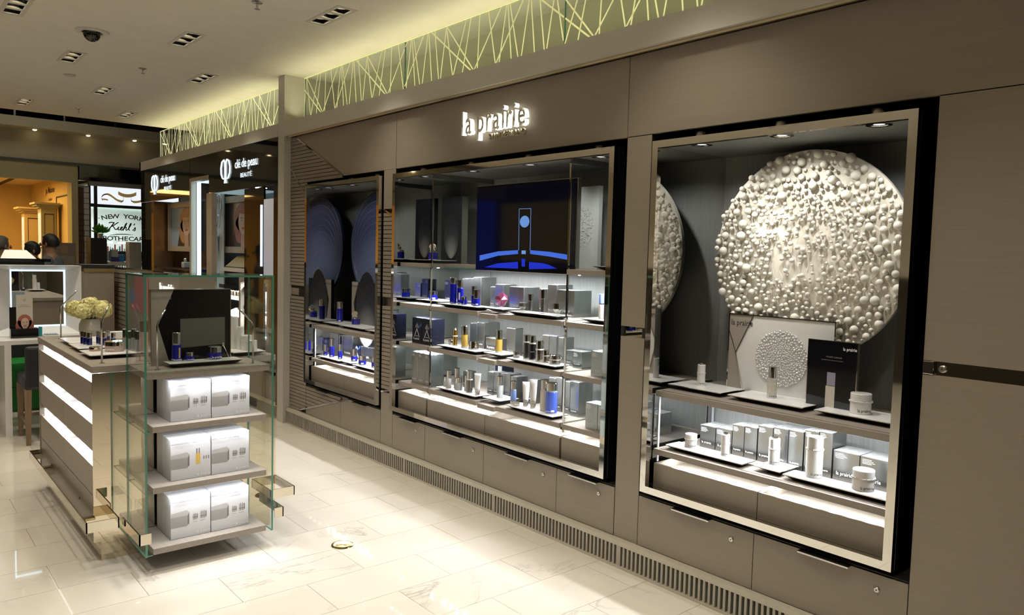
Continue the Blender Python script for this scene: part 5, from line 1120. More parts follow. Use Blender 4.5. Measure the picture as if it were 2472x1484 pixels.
MB().add([(x0, y0, t - 0.0032), (x1, y0, t - 0.0032), (x1, y1, t - 0.0032), (x0, y1, t - 0.0032), (x0 + .03, y0 + .03, ZC + 0.0003), (x1 - .03, y0 + .03, ZC + 0.0003), (x1 - .03, y1 - .03, ZC + 0.0003), (x0 + .03, y1 - .03, ZC + 0.0003)], [(0, 1, 2, 3), (7, 6, 5, 4), (0, 4, 5, 1), (1, 5, 6, 2), (2, 6, 7, 3), (3, 7, 4, 0)]).build('foot', mat('tray_foot', (0.035, 0.032, 0.03), 0.35), q)
GO = 'cobalt products inside the glass tower top'
q = blue('b', -4.05, 1.200, t, 0.045, 0.150, 'tall cobalt bottle with amber window inside the glass tower top', GO, 0.62, False)
MB().add([(-4.05 + 0.0232 * math.sin(a) , 1.200 - 0.0232 * math.cos(a), t + zz) for a in (1.75, 2.15) for zz in (0.02, 0.072)], [(0, 2, 3, 1)]).build('amber_window', GOLD, q); face_text(q, -4.05, 1.2, t + 0.008, 0.0226, 0.012, 'la prairie', INKW, PI / 2)
q = blue('jar', -4.045, 1.262, t, 0.046, 0.045, 'small cobalt jar beside the tall bottle, glass tower top', GO, 0.6, False); face_text(q, -4.045, 1.262, t + 0.006, 0.023, 0.010, 'la prairie', INKW, PI / 2)
q = blue('jar', -4.035, 1.388, t, 0.067, 0.070, 'large cobalt jar with an applicator leaning on it, glass tower top', GO, 0.58, False); face_text(q, -4.035, 1.388, t + 0.010, 0.0335, 0.016, 'la prairie', INKW, PI / 2)
q = thing('applicator', (-4.0, 1.43, t), 'thin metal applicator with round tip leaning against the large cobalt jar', 'applicator')
MB().tube([(-3.993, 1.452, t + 0.002), (-4.02, 1.428, t + 0.072)], 0.002, 6).build('stem', CHROMEB, q); MB().sphere((-4.022, 1.427, t + 0.078), 0.009, 0, 2, (0.6, 0.8, 1.2)).build('tip', CHROME, q)
CHR = mat('lamp_chrome', (0.60, 0.60, 0.60), 0.12, 1.0)
def wand(x, y, z, knee, tip, label):
    q = thing('wand_lamp', (x, y, z), label, 'lamp', 'bent chrome wand lamps on the counter')
    MB().lathe([(0.014, 0), (0.014, 0.003)], x, y, z, 18).build('base', CHR, q)
    k = Vector(knee); tp = Vector(tip); d = (tp - k).normalized()
    MB().tube([(x, y, z + 0.003), (x, y, k.z - 0.02), (x, y, k.z - 0.008), tuple(k + d * 0.008 + Vector((0, 0, 0))), tuple(k + d * 0.025), tuple(tp)], 0.0048, 8).build('stem', CHR, q)
    b = MB()
    for j in range(5):
        p = k + (tp - k) * (0.35 + 0.14 * j); b.sphere((p.x, p.y, p.z - 0.0052), 0.0022, 0, 1)
    b.build('led_dots', mat('led_lens', (0.7, 0.72, 0.74), 0.2), q, kind='stuff')
wand(-3.964, 1.084, ZC, (-3.964, 1.084, 1.224), (-3.964, 1.123, 1.295), 'bent chrome wand lamp at the front left of the glass tower top')
wand(-3.956, 1.561, ZC, (-3.956, 1.561, 1.211), (-3.956, 1.482, 1.293), 'bent chrome wand lamp at the right of the glass tower top')
ZG = 0.998
wand(-4.302, 0.909, ZG, (-4.302, 0.909, 1.215), (-4.302, 0.945, 1.299), 'bent chrome wand lamp at the near corner of the counter')
wand(-5.555, 0.939, ZG, (-5.555, 0.939, 1.203), (-5.50, 1.02, 1.308), 'bent chrome wand lamp at the far left corner of the counter')
wand(-4.36, 1.235, ZG, (-4.36, 1.235, 1.235), (-4.40, 1.18, 1.330), 'bent chrome wand lamp seen through the left glass of the tower')
# trays and products on the worktop
G4 = 'white trays on the sales counter'
tray(-5.40, -5.08, 0.905, 1.115, ZG, 'empty white tray at the far end of the sales counter', G4); tray(-5.06, -4.78, 0.895, 1.10, ZG, 'white tray under the cluster of small navy bottles', G4); tray(-4.72, -4.465, 0.886, 1.16, ZG, 'white tray with the pink jar and clear bottles', G4)
tray(-4.46, -4.22, 1.56, 1.74, ZG, 'white tray with white bottles and jars at the rear of the counter', G4)
z = ZG + 0.024
NV = 'small navy bottles on the sales counter'
for i, (x, y) in enumerate(((-5.010, 0.960), (-4.965, 0.965), (-4.915, 0.975), (-4.975, 1.035), (-4.925, 1.040), (-4.880, 1.045), (-4.985, 1.085), (-4.845, 1.085))):
    stack('sample_bottle', x, y, z, 0.028, 0.076, P_BOTTLE(COBALTD, CHROME, 0.60), 'small navy bottle with chrome cap in the cluster on the counter tray', 'bottle', NV, 14)
q = stack('cream_jar', -4.592, 1.034, z, 0.096, 0.056, [('base', GREYL, [(0.96, 0), (1, 0.04)]), ('body', PINKL, [(1, 0.04), (1, 0.58)]), ('lid', CHROME, [(1.02, 0.58), (1.02, 0.96), (0.96, 1)])], 'wide pink jar with chrome lid at the near end of the counter', 'jar', None, 36); face_text(q, -4.592, 1.034, z + 0.010, 0.048, 0.017, 'la prairie', INKW, PI / 4)
stack('cream_jar', -4.650, 0.948, z, 0.058, 0.023, [('body', mat('tan_cream', (0.46, 0.33, 0.20), 0.3, coat=0.4), [(0.97, 0), (1, 0.04), (1, 0.45)]), ('lid', CHROME, [(1, 0.45), (1, 0.94), (0.95, 1)])], 'low tan jar with chrome lid in front of the pink jar', 'jar')
for i, (x, y, h) in enumerate(((-4.640, 1.100, 0.115), (-4.600, 1.118, 0.105), (-4.560, 1.125, 0.122), (-4.520, 1.135, 0.112))):
    stack('lotion_bottle', x, y, z, 0.032, h, P_BOTTLE(GREYL, CHROME, 0.62), '%s clear bottle with chrome cap in the row behind the pink jar' % ('left', 'second', 'third', 'right')[i], 'bottle', 'clear bottles on the sales counter', 16)
GW2 = 'white bottles and jars at the rear of the counter'
for (nm, x, y, w_, h, lb, ct) in (('lotion_bottle', -4.395, 1.625, 0.044, 0.187, 'tallest white bottle at the rear of the counter', 'bottle'), ('lotion_bottle', -4.345, 1.640, 0.038, 0.132, 'shorter white bottle at the rear of the counter', 'bottle')):
    stack(nm, x, y, z, w_, h, [('body', WHITEG, [(0.95, 0), (1, 0.02), (1, 0.66)]), ('neck', WHITEG, [(1.03, 0.66), (1.03, 0.71)]), ('cap', WHITEG, [(0.95, 0.71), (0.95, 0.985), (0.9, 1)])], lb, ct, GW2)
for (x, y, w_, h, lb) in ((-4.305, 1.665, 0.068, 0.086, 'larger white jar at the rear of the counter'), (-4.248, 1.672, 0.054, 0.062, 'smaller white jar at the rear of the counter')):
    stack('cream_jar', x, y, z, w_, h, [('body', WHITEG, [(0.95, 0), (1, 0.03), (1, 0.56)]), ('neck', WHITEG, [(1.03, 0.56), (1.03, 0.63)]), ('lid', WHITEG, [(0.97, 0.63), (0.97, 0.96), (0.92, 1)])], lb, 'jar', GW2)
stack('cream_jar', -4.255, 1.52, ZG, 0.040, 0.045, P_JAR(COBALTD, CHROME, 0.58), 'little cobalt jar at the rear right of the tower board', 'jar', GW2)
# acrylic card leaning by the tower
q = thing('acrylic_stand', (-4.30, 1.13, ZG), 'clear acrylic leaflet stand leaning beside the glass tower', 'stand')
MB().add([(-4.235, 1.05, ZG + 0.001), (-4.235, 1.16, ZG + 0.001), (-4.30, 1.16, ZG + 0.21), (-4.30, 1.09, ZG + 0.21)], [(0, 1, 2, 3)]).add([(-4.240, 1.05, ZG + 0.001), (-4.240, 1.16, ZG + 0.001), (-4.305, 1.16, ZG + 0.21), (-4.305, 1.09, ZG + 0.21)], [(3, 2, 1, 0)]).build('sheet', glass_mat('rose_acrylic', (0.80, 0.72, 0.70)), q)
# vase of hydrangeas
q = thing('flower_vase', (-5.60, 1.115, ZG), 'round white vase of pale yellow hydrangeas at the far end of the counter', 'vase')
MB().lathe([(0.040, 0), (0.058, 0.012), (0.066, 0.05), (0.064, 0.085), (0.050, 0.118), (0.046, 0.122), (0.042, 0.116)], -5.60, 1.115, ZG, 32, cap=False).build('pot', mat('vase_white', (0.62, 0.60, 0.52), 0.4), q)
FL = mat('petal_cream', (0.80, 0.74, 0.36), 0.6, var=0.12, vscale=(60, 60, 60))
def petals(cx, cy, cz, R_, n, seed):
    r2 = random.Random(seed); b = MB()
    for k in range(n):
        u = r2.uniform(-0.75, 1); a = r2.uniform(0, 2 * PI); s_ = math.sqrt(max(0, 1 - u * u)); d = Vector((s_ * math.cos(a), s_ * math.sin(a), u * 0.85)); c = Vector((cx, cy, cz)) + d * R_ * r2.uniform(0.86, 1.04)
        t1 = d.orthogonal().normalized(); t1.rotate(Matrix.Rotation(r2.uniform(0, 6.28), 3, d)); t2 = d.cross(t1); pl = R_ * 0.22
        for j in range(4):
            e = t1 * math.cos(j * PI / 2) + t2 * math.sin(j * PI / 2); f = t1 * -math.sin(j * PI / 2) + t2 * math.cos(j * PI / 2)
            b.add([c, c + e * pl * 0.6 + f * pl * 0.42 + d * pl * 0.25, c + e * pl * 1.05 + d * pl * 0.1, c + e * pl * 0.6 - f * pl * 0.42 + d * pl * 0.25], [(0, 1, 2, 3)])
    return b
for i, (dx, dy, dz, R_) in enumerate(((-0.055, -0.075, 0.185, 0.062), (0.02, 0.0, 0.205, 0.068), (-0.03, 0.075, 0.185, 0.062), (0.06, 0.06, 0.175, 0.058), (0.06, -0.055, 0.175, 0.058), (-0.06, 0.01, 0.195, 0.06))):
    h = MB().sphere((-5.60 + dx, 1.115 + dy, ZG + dz), R_ * 0.88, 0, 2).build('flower_head', mat('petal_core', (0.62, 0.58, 0.24), 0.7), q)
    petals(-5.60 + dx, 1.115 + dy, ZG + dz, R_, 95, i).build('petals', FL, h, kind='stuff')
b = MB()
for k in range(7): a = k * 0.9; b.tube([(-5.60 + 0.015 * math.cos(a), 1.115 + 0.015 * math.sin(a), ZG + 0.08), (-5.60 + 0.05 * math.cos(a), 1.115 + 0.05 * math.sin(a), ZG + 0.17)], 0.004, 5)
b.build('stems', mat('stem_green', (0.10, 0.13, 0.04), 0.6), q, kind='stuff')
q = MB().rbox(-5.44, -5.40, 1.16, 1.36, ZG, ZG + 0.048, 0.003).build('white_box', WHITE, loc=(-5.42, 1.26, ZG)); tag(q, 'flat white box lying behind the navy bottles on the counter', 'box')

# ================================================================ BLACK COUNTER WALL LEFT OF THE PILLAR
KW = thing('black_counter_wall', (-9.1, 2.91, 0), 'glossy black shop wall with two white emblem signs, left of the stone pillar', 'shop wall')
BG = mat('black_glass', (0.008, 0.008, 0.009), 0.035, 0, 0.55)
NAVYW = mat('navy_wall', (0.008, 0.012, 0.030), 0.2, 0, 0.5)
BEIGE = mat('beige_frame', (0.46, 0.40, 0.32), 0.45)
for (x0, x1) in ((-11.38, -9.298), (-8.646, -6.80)): MB().box(x0, x1, 2.910, 2.935, 2.208, 2.638).build('header', BG, KW)
MB().box(-9.296, -8.648, 2.912, 2.935, 2.413, 2.638).build('header', BG, KW)
MB().box(-11.38, -10.80, 2.915, 2.935, 0.14, 2.206).build('black_panel', BG, KW)
MB().box(-10.795, -9.298, 3.16, 3.18, 0.14, 2.206).build('recess_panel', NAVYW, KW)
MB().box(-10.797, -10.790, 2.913, 3.16, 0.14, 2.206).build('copper_edge', mat('copper_edge', (0.45, 0.24, 0.10), 0.2, 0.8), KW)
MB().box(-10.79, -9.30, 2.93, 3.16, 0.90, 1.35).build('lower_ledge', NAVYW, KW)
# lit niche between the two headers
for (x0, x1) in ((-9.296, -9.235), (-8.71, -8.54)): MB().box(x0, x1, 2.905, 2.96, 0.14, 2.41 if x0 < -9 else 2.21).build('niche_post', BEIGE, KW)
MB().box(-9.235, -8.648, 2.905, 2.96, 2.368, 2.412).build('niche_top', BEIGE, KW)
MB().box(-9.225, -9.105, 2.965, 2.975, 0.5, 2.36).build('light_panel', glow('niche_light', (0.62, 0.86, 1.0), 2.6), KW)
MB().box(-9.10, -8.72, 3.10, 3.11, 0.14, 2.40).build('niche_back', mat('niche_back', (0.46, 0.52, 0.50), 0.5), KW)
MB().box(-9.235, -8.55, 2.965, 3.12, 2.366, 2.368).build('niche_ceiling', glow('niche_ceiling', (0.65, 0.88, 1.0), 1.1), KW)
b = MB()
for (cx, cz, a, c) in ((-8.98, 2.16, 0.10, 0.085), (-8.98, 1.92, 0.11, 0.09), (-8.83, 2.10, 0.08, 0.12), (-8.95, 2.29, 0.06, 0.03)):
    b.tube([(cx + a * math.cos(2 * PI * k / 24), 3.085, cz + c * math.sin(2 * PI * k / 24)) for k in range(25)], 0.006, 5, 0, False)
b.build('wire_loops', CHROMEB, KW)
for (p, m_) in (([(-9.05, 1.78), (-8.96, 1.74), (-9.04, 1.70)], MIRROR), ([(-8.98, 1.74), (-8.84, 1.80), (-8.90, 1.60), (-8.97, 1.52)], mat('teal_glass', (0.10, 0.24, 0.22), 0.1, 0.3)), ([(-9.0, 1.50), (-8.90, 1.62), (-8.92, 1.42)], CHROMEB), ([(-9.06, 1.45), (-8.98, 1.42), (-8.86, 1.24), (-8.94, 1.34)], MIRROR), ([(-8.90, 1.74), (-8.86, 1.76), (-8.86, 1.58), (-8.90, 1.60)], mat('pink_glass', (0.6, 0.08, 0.40), 0.3))):
    MB().prism(p, 3.06, 3.068).build('glass_shard', m_, KW)
# right bay
MB().box(-8.53, -6.80, 3.30, 3.32, 0.14, 2.206).build('recess_panel', mat('bay_back', (0.30, 0.33, 0.32), 0.5), KW)
MB().box(-8.53, -7.66, 2.93, 3.30, 2.206, 2.214).build('bay_ceiling', glow('bay_ceiling', (0.6, 0.85, 0.95), 0.30), KW)
MB().box(-7.66, -7.17, 2.93, 2.95, 0.14, 2.206).build('black_panel', BG, KW)
MB().box(-7.230, -7.200, 2.922, 2.93, 1.44, 2.035).build('lit_strip', glow('strip_blue_white', (0.6, 0.78, 1.0), 2.5), KW)
MB().box(-7.165, -6.935, 2.93, 2.96, 1.35, 2.086).build('white_panel', mat('panel_white', (0.55, 0.56, 0.60), 0.4, emit=(0.8, 0.85, 1.0), es=0.16), KW)
b = MB(); b.lathe([(0.055, 0.0), (0.055, -0.006)], -7.33, 2.95 - 0.03 + 0.05, 2.208, 20); b.build('header_lamp', glow('header_lamp', (0.85, 0.93, 1.0), 5.0), KW)
MB().box(-6.90, -6.80, 2.915, 2.935, 0.14, 2.206).build('black_panel', BG, KW)
b = MB().box(-11.38, -6.80, 2.95, 3.05, 0.0, 0.14); b.build('plinth', mat('plinth_stone', (0.52, 0.49, 0.41), 0.3), KW)
b = MB()
for k in range(40): b.box(-8.4 + 0.04 * k, -8.38 + 0.04 * k, 2.942, 2.95, 0.012, 0.115)
b.build('grille_bars', mat('grille_fin', (0.44, 0.41, 0.35), 0.35, 0.3), KW, kind='stuff')
# signs: emblem and wording
WHT = glow('sign_white', (0.80, 0.92, 1.0), 1.15)
def emblem_sign(x0, z_mid, sc_, label, key):
    q = thing('emblem_sign', (x0 + 0.5 * sc_, 2.905, z_mid), label, 'sign', 'white emblem signs on the black shop wall')
    cx, y = x0 + 0.135 * sc_, 2.903; b = MB()
    for s_ in (-1, 1):
        p = []
        for k in range(17):
            a = PI * 0.5 - s_ * (k / 16.0) * 4.1
            p.append((cx + s_ * 0.066 * sc_ + 0.064 * sc_ * math.cos(a) * 1.0, y, z_mid + 0.028 * sc_ + 0.085 * sc_ * math.sin(a) * (1.0 if k < 6 else 1.0)))
        p2 = [(cx + s_ * 0.004, y, z_mid + 0.075 * sc_), (cx + s_ * 0.045 * sc_, y, z_mid + 0.116 * sc_), (cx + s_ * 0.10 * sc_, y, z_mid + 0.098 * sc_), (cx + s_ * 0.13 * sc_, y, z_mid + 0.035 * sc_), (cx + s_ * 0.125 * sc_, y, z_mid - 0.025 * sc_), (cx + s_ * 0.09 * sc_, y, z_mid - 0.07 * sc_), (cx + s_ * 0.055 * sc_, y, z_mid - 0.082 * sc_)]
        b.tube(p2, 0.0085 * sc_, 6)
        b.tube([(cx + s_ * 0.016 * sc_, y, z_mid + 0.08 * sc_), (cx + s_ * 0.013 * sc_, y, z_mid - 0.09 * sc_), (cx + s_ * 0.028 * sc_, y, z_mid - 0.128 * sc_)], 0.0075 * sc_, 6)
    b.build('emblem', WHT, q)
    write('cl\u00e9 de peau', WHT, q, (x0 + 0.70 * sc_, y, z_mid + 0.005 * sc_), 0.128 * sc_, 0, 0.97 * 1.05, 0.006, 0.01)
    write('BEAUT\u00c9', WHT, q, (x0 + 0.70 * sc_, y, z_mid - 0.095 * sc_), 0.062 * sc_, 0, 1.35, 0.004, 0.01)
    return q
emblem_sign(-10.84, 2.420, 1.0, 'smaller white emblem sign, farther along the black header', 'a'); emblem_sign(-8.255, 2.420, 1.0, 'larger white emblem sign, on the black header nearest the pillar', 'b')

# framed portraits
def ell(b, cx, cz, rx, rz, y, mi, n=28, rot=0.0, a0=0.0, a1=2 * PI):
    cr, sr = math.cos(rot), math.sin(rot); p = []
    for k in range(n):
        a = a0 + (a1 - a0) * k / n; u, v = rx * math.cos(a), rz * math.sin(a); p.append((cx + u * cr - v * sr, y, cz + u * sr + v * cr))
    b.poly(p[::-1] if False else p, mi)
def portrait(q, x0, x1, z0, z1, y, bg, hair, hair2, skin, lips, side=1.0, dark=None, nm='portrait_print', axis='y'):
    """flat printed head-and-shoulders portrait in the rectangle"""
    b = MB(); w_, h = x1 - x0, z1 - z0; X = lambda u: x0 + u * w_; Z = lambda v: z0 + v * h; e = 0.0006
    b.poly([(x0, y, z0), (x1, y, z0), (x1, y, z1), (x0, y, z1)], 0)
    if dark: b.poly([(X(.28), y - e, Z(0)), (X(.95), y - e, Z(0)), (X(.95), y - e, Z(.55)), (X(.62), y - e, Z(.95)), (X(.46), y - e, Z(.75)), (X(.36), y - e, Z(.3))], 4)
    ell(b, X(.68), Z(.66), w_ * .30, h * .335, y - 2 * e, 1); ell(b, X(.55), Z(.38), w_ * .17, h * .30, y - 2 * e, 1); ell(b, X(.86), Z(.40), w_ * .15, h * .30, y - 2 * e, 5)
    b.poly([(X(.60), y - 3 * e, Z(0)), (X(.80), y - 3 * e, Z(0)), (X(.78), y - 3 * e, Z(.42)), (X(.62), y - 3 * e, Z(.42))], 6)
    ell(b, X(.70), Z(.56), w_ * .185, h * .285, y - 4 * e, 2)
    ell(b, X(.70), Z(.80), w_ * .17, h * .07, y - 4.5 * e, 1)
    for u in (.625, .775):
        ell(b, X(u), Z(.60), w_ * .045, h * .018, y - 5 * e, 7, 14); ell(b, X(u), Z(.60), w_ * .02, h * .016, y - 6 * e, 8, 12); ell(b, X(u), Z(.648), w_ * .055, h * .008, y - 5 * e, 5, 12)
    b.poly([(X(.695), y - 5 * e, Z(.60)), (X(.73), y - 5 * e, Z(.485)), (X(.675), y - 5 * e, Z(.478))], 6)
    ell(b, X(.70), Z(.415), w_ * .065, h * .028, y - 5 * e, 3, 18)
    b.build(nm, [mat('print_bg_%s' % bg[0], bg[1], 0.3), mat('print_hair_%s' % hair[0], hair[1], 0.5), mat('print_skin_%s' % skin[0], skin[1], 0.5), mat('print_lips_%s' % lips[0], lips[1], 0.4), mat('print_black', (0.012, 0.011, 0.012), 0.5), mat('print_hair2_%s' % hair2[0], hair2[1], 0.5), mat('print_skin_shade_%s' % skin[0], tuple(c * .78 for c in skin[1]), 0.5), mat('print_eye_white', (0.7, 0.7, 0.72), 0.4), mat('print_iris', (0.06, 0.10, 0.14), 0.4)], q)
def poster_frame(q, x0, x1, z0, z1, y, fw):
    for (a0, a1, c0, c1) in ((x0, x1, z1 - fw, z1), (x0, x1, z0, z0 + fw), (x0, x0 + fw, z0 + fw, z1 - fw), (x1 - fw, x1, z0 + fw, z1 - fw)): MB().box(a0, a1, y - 0.03, y + 0.04, c0, c1).build('frame', BEIGE, q)
    MB().box(x0 + fw, x1 - fw, y + 0.01, y + 0.04, z0 + fw, z1 - fw).build('backing', BLACKM, q)
q = thing('portrait_poster', (-10.2, 3.11, 1.56), 'framed portrait of a blonde woman on pale blue, farther along the black wall', 'poster')
poster_frame(q, -10.72, -9.72, 1.556, 2.180, 3.10, 0.065)
portrait(q, -10.655, -9.785, 1.621, 2.115, 3.105, ('blue', (0.42, 0.55, 0.70)), ('blond', (0.50, 0.28, 0.14)), ('brown', (0.05, 0.03, 0.025)), ('fair', (0.72, 0.50, 0.42)), ('rose', (0.45, 0.12, 0.12)), dark=True)
q = thing('portrait_poster', (-8.3, 3.15, 1.56), 'framed portrait of a woman with vivid red lips, nearer the pillar', 'poster')
poster_frame(q, -8.91, -7.95, 1.558, 2.188, 3.15, 0.07)
portrait(q, -8.84, -8.02, 1.628, 2.118, 3.155, ('grey', (0.13, 0.12, 0.13)), ('red', (0.42, 0.14, 0.10)), ('dark', (0.06, 0.02, 0.02)), ('pale', (0.76, 0.55, 0.50)), ('scarlet', (0.80, 0.02, 0.05)), dark=True)
# cosmetics shelves under the right portrait, seen through the glass tower
q = thing('tester_shelf', (-8.2, 2.99, 0.14), 'black tester shelves with lit trays under the red-lipped portrait', 'shelf unit')
for (z0, z1) in ((1.175, 1.215), (0.985, 1.025)): MB().box(-8.50, -7.68, 2.97, 3.28, z0, z1).build('shelf', BLACK, q)
for z0 in (1.06, 0.88): MB().add([(-8.48, 2.99, z0), (-7.70, 2.99, z0), (-7.70, 3.20, z0 + 0.09), (-8.48, 3.20, z0 + 0.09)], [(0, 1, 2, 3)]).build('lit_tray', mat('lit_tray', (0.6, 0.64, 0.66), 0.4, emit=(0.75, 0.9, 1.0), es=0.35), q)
MB().box(-8.50, -7.68, 2.98, 3.28, 1.36, 1.40).build('top_shelf', WHITE, q)
b = MB()
for k in range(9): x = -8.40 + 0.085 * k; b.rbox(x, x + 0.035, 3.02, 3.06, 1.085 + 0.012, 1.15, 0.004, k % 2)
b.build('testers', [mat('tester_tan', (0.45, 0.30, 0.20), 0.4), CHROMEB], q, kind='stuff')
MB().add([(-8.45, 3.02, 1.41), (-7.75, 3.02, 1.41), (-7.75, 3.16, 1.53), (-8.45, 3.16, 1.53)], [(0, 1, 2, 3)]).build('gold_palette', mat('gold_satin', (0.62, 0.48, 0.22), 0.3, 0.6), q)
area('shelf_lamp', (-8.1, 3.05, 1.17), 0.7, 0.02, 3, COOL); area('shelf_lamp', (-8.1, 3.05, 0.98), 0.7, 0.02, 3, COOL)
q = thing('lit_cabinet', (-7.44, 2.99, 0.70), 'pale lit cabinet with white cartons on two glass shelves, left of the pillar', 'cabinet')
for (a0, a1, c0, c1) in ((-7.82, -7.775, 0.70, 1.315), (-7.10, -7.055, 0.70, 1.315), (-7.775, -7.10, 1.275, 1.315)): MB().box(a0, a1, 2.935, 3.25, c0, c1).build('frame', BEIGE, q)
MB().box(-7.775, -7.10, 3.22, 3.24, 0.70, 1.275).build('back_panel', mat('cabinet_pale', (0.60, 0.66, 0.66), 0.5), q)
for zz in (0.985, 0.735): MB().box(-7.775, -7.10, 2.95, 3.22, zz - 0.014, zz).build('shelf', mat('cabinet_shelf', (0.65, 0.75, 0.75), 0.2, emit=(0.7, 0.95, 1.0), es=0.25), q)
area('cabinet_lamp', (-7.44, 3.02, 1.268), 0.6, 0.03, 5, COOL); area('cabinet_lamp', (-7.44, 3.02, 0.965), 0.6, 0.03, 4, COOL)
CWH = mat('carton_white', (0.70, 0.71, 0.71), 0.4); CUR = mat('print_bronze', (0.22, 0.17, 0.12), 0.5)
for i, (x0, z0, h) in enumerate(((-7.50, 0.985, 0.19), (-7.30, 0.985, 0.19), (-7.55, 0.735, 0.19), (-7.39, 0.735, 0.19), (-7.24, 0.735, 0.19))):
    o = thing('carton', (x0 + 0.06, 3.05, z0), '%s white carton with curling bronze print on the %s shelf of the lit cabinet' % (('left', 'right', 'left', 'middle', 'right')[i], 'upper' if i < 2 else 'lower'), 'carton', 'white cartons in the lit cabinet')
    MB().rbox(x0, x0 + 0.125, 3.03, 3.10, z0, z0 + h, 0.001).build('box', CWH, o); b = MB()
    for k in range(3): b.tube([(x0 + 0.04 + 0.022 * k + 0.016 * math.cos(a), 3.0292, z0 + h * (0.55 - 0.13 * k) + 0.020 * math.sin(a)) for a in [j * 0.6 for j in range(10)]], 0.0022, 4)
    b.build('curl_print', CUR, o)
q = thing('perfume_bottle', (-9.75, 2.99, 1.35), 'clear crystal perfume bottle on the ledge under the blonde portrait', 'bottle')
MB().rbox(-9.80, -9.70, 2.96, 3.04, 1.3505, 1.43, 0.015).build('flacon', CRYST, q); MB().sphere((-9.75, 3.0, 1.455), 0.026, 0, 2).build('stopper', CHROME, q)

# ================================================================ PARTITION BEHIND THE COUNTER
PT = thing('partition', (-7.3, 1.95, 0), 'low taupe partition with a slatted end and chrome top, behind the sales counter', 'partition')
MB().box(-7.76, -6.16, 1.852, 2.12, 0.0, 1.392).build('panel', TAUPE, PT)
MB().box(-8.46, -7.76, 1.866, 2.12, 0.0, 1.392).build('slat_core', mat('slat_groove', (0.03, 0.024, 0.018), 0.8), PT)
zz = 0.02
while zz < 1.385: MB().box(-8.46, -7.763, 1.850, 1.866, zz + 0.003, min(zz + 0.040, 1.392)).build('slat', TAUPE, PT); zz += 0.044
MB().box(-8.47, -6.15, 1.846, 2.13, 1.392, 1.402).build('top_edge', CHROME, PT)
MB().box(-7.764, -7.758, 1.846, 1.852, 0.0, 1.392).build('chrome_joint', CHROME, PT)
q = thing('graphic_panel', (-7.4, 1.848, 0.98), 'pink graphic panel with blue and grey circles on the partition, behind the glass', 'poster')
MB().box(-7.60, -7.02, 1.8485, 1.8515, 1.02, 1.33).build('panel', mat('graphic_pink', (0.42, 0.15, 0.14), 0.5), q); b = MB(); ell(b, -7.55, 1.15, 0.11, 0.065, 1.848, 0); ell(b, -7.56, 1.28, 0.10, 0.075, 1.8481, 1); b.build('circles', [mat('graphic_blue', (0.16, 0.22, 0.36), 0.5), mat('graphic_grey', (0.20, 0.19, 0.15), 0.5)], q)
q = thing('wall_sign', (-6.5, 1.85, 1.25), 'small glowing script sign on the partition, half hidden by the black board', 'sign')
write('la prairie', SIGNG, q, (-6.49, 1.846, 1.235), 0.105, 0, 1.0, 0.02, 0.03)
q = thing('console', (-8.1, 1.70, 0), 'taupe console with ribbed gold band and black top, between lit mirror and slats', 'console')
MB().box(-8.35, -7.99, 1.545, 1.80, 0.0, 1.355).build('body', TAUPE, q); MB().box(-8.35, -7.985, 1.530, 1.805, 1.385, 1.420).build('top', BLACKM, q)
b = MB()
for k in range(26): b.box(-7.992, -7.984, 1.545 + 0.0098 * k, 1.551 + 0.0098 * k, 1.355, 1.385)
b.box(-8.35, -7.992, 1.545, 1.80, 1.355, 1.385); b.build('ribbed_band', mat('ribbed_gold', (0.58, 0.46, 0.22), 0.25, 0.7), q)

# ================================================================ MAKE-UP TABLE, LIT MIRROR, STOOL
q = thing('makeup_table', (-7.9, 1.0, 0), 'white lacquered make-up table with slab legs at the left edge', 'table')
MB().rbox(-8.35, -7.41, 0.40, 1.55, 0.763, 0.800, 0.002).build('tabletop', WHITE, q)
MB().box(-8.35, -7.41, 0.846, 0.894, 0.0, 0.763).build('leg', WHITE, q); MB().box(-8.35, -7.41, 1.50, 1.55, 0.0, 0.763).build('leg', WHITE, q)
LM = thing('lit_mirror', (-7.85, 1.12, 0.80), 'square white mirror box lit from inside, standing on the make-up table', 'mirror')
mxf, mxb = -7.75, -7.86; oy0, oy1, oz0, oz1 = 0.72, 1.477, 0.802, 1.415; iy0, iy1, iz0, iz1 = 0.945, 1.365, 0.872, 1.372
WL = mat('lit_white', (0.78, 0.78, 0.76), 0.4)
for (a, c) in (((oy0, oz0), (oy1, oz0)), ((oy1, oz0), (oy1, oz1)), ((oy1, oz1), (oy0, oz1)), ((oy0, oz1), (oy0, oz0))):
    ia = {(oy0, oz0): (iy0, iz0), (oy1, oz0): (iy1, iz0), (oy1, oz1): (iy1, iz1), (oy0, oz1): (iy0, iz1)}
    pa, pc = ia[a], ia[c]
    MB().add([(mxf, *a), (mxf, *c), (mxb + 0.02, *pc), (mxb + 0.02, *pa), (mxb, *a), (mxb, *c)], [(0, 1, 2, 3), (0, 4, 5, 1), (4, 3, 2, 5)]).build('frame', WL, LM)
MB().box(mxb + 0.004, mxb + 0.008, iy0 + 0.012, iy1 - 0.012, iz0 + 0.012, iz1 - 0.012).build('mirror_glass', MIRROR, LM)
LG = glow('mirror_light', (0.55, 0.82, 1.0), 3.2)
for (a0, a1, c0, c1) in ((iy0 - 0.002, iy0 + 0.011, iz0, iz1), (iy1 - 0.011, iy1 + 0.002, iz0, iz1), (iy0, iy1, iz1 - 0.011, iz1 + 0.002), (iy0, iy1, iz0 - 0.002, iz0 + 0.009)): MB().box(mxb + 0.010, mxb + 0.019, a0, a1, c0, c1).build('light_strip', LG, LM)
MB().box(mxb - 0.01, mxb, oy0, oy1, oz0, oz1).build('back_panel', WL, LM)
q = thing('leaflet_holder', (-7.6, 1.0, 0.80), 'black leaflet holder with a printed card of a red-haired woman on the make-up table', 'leaflet holder')
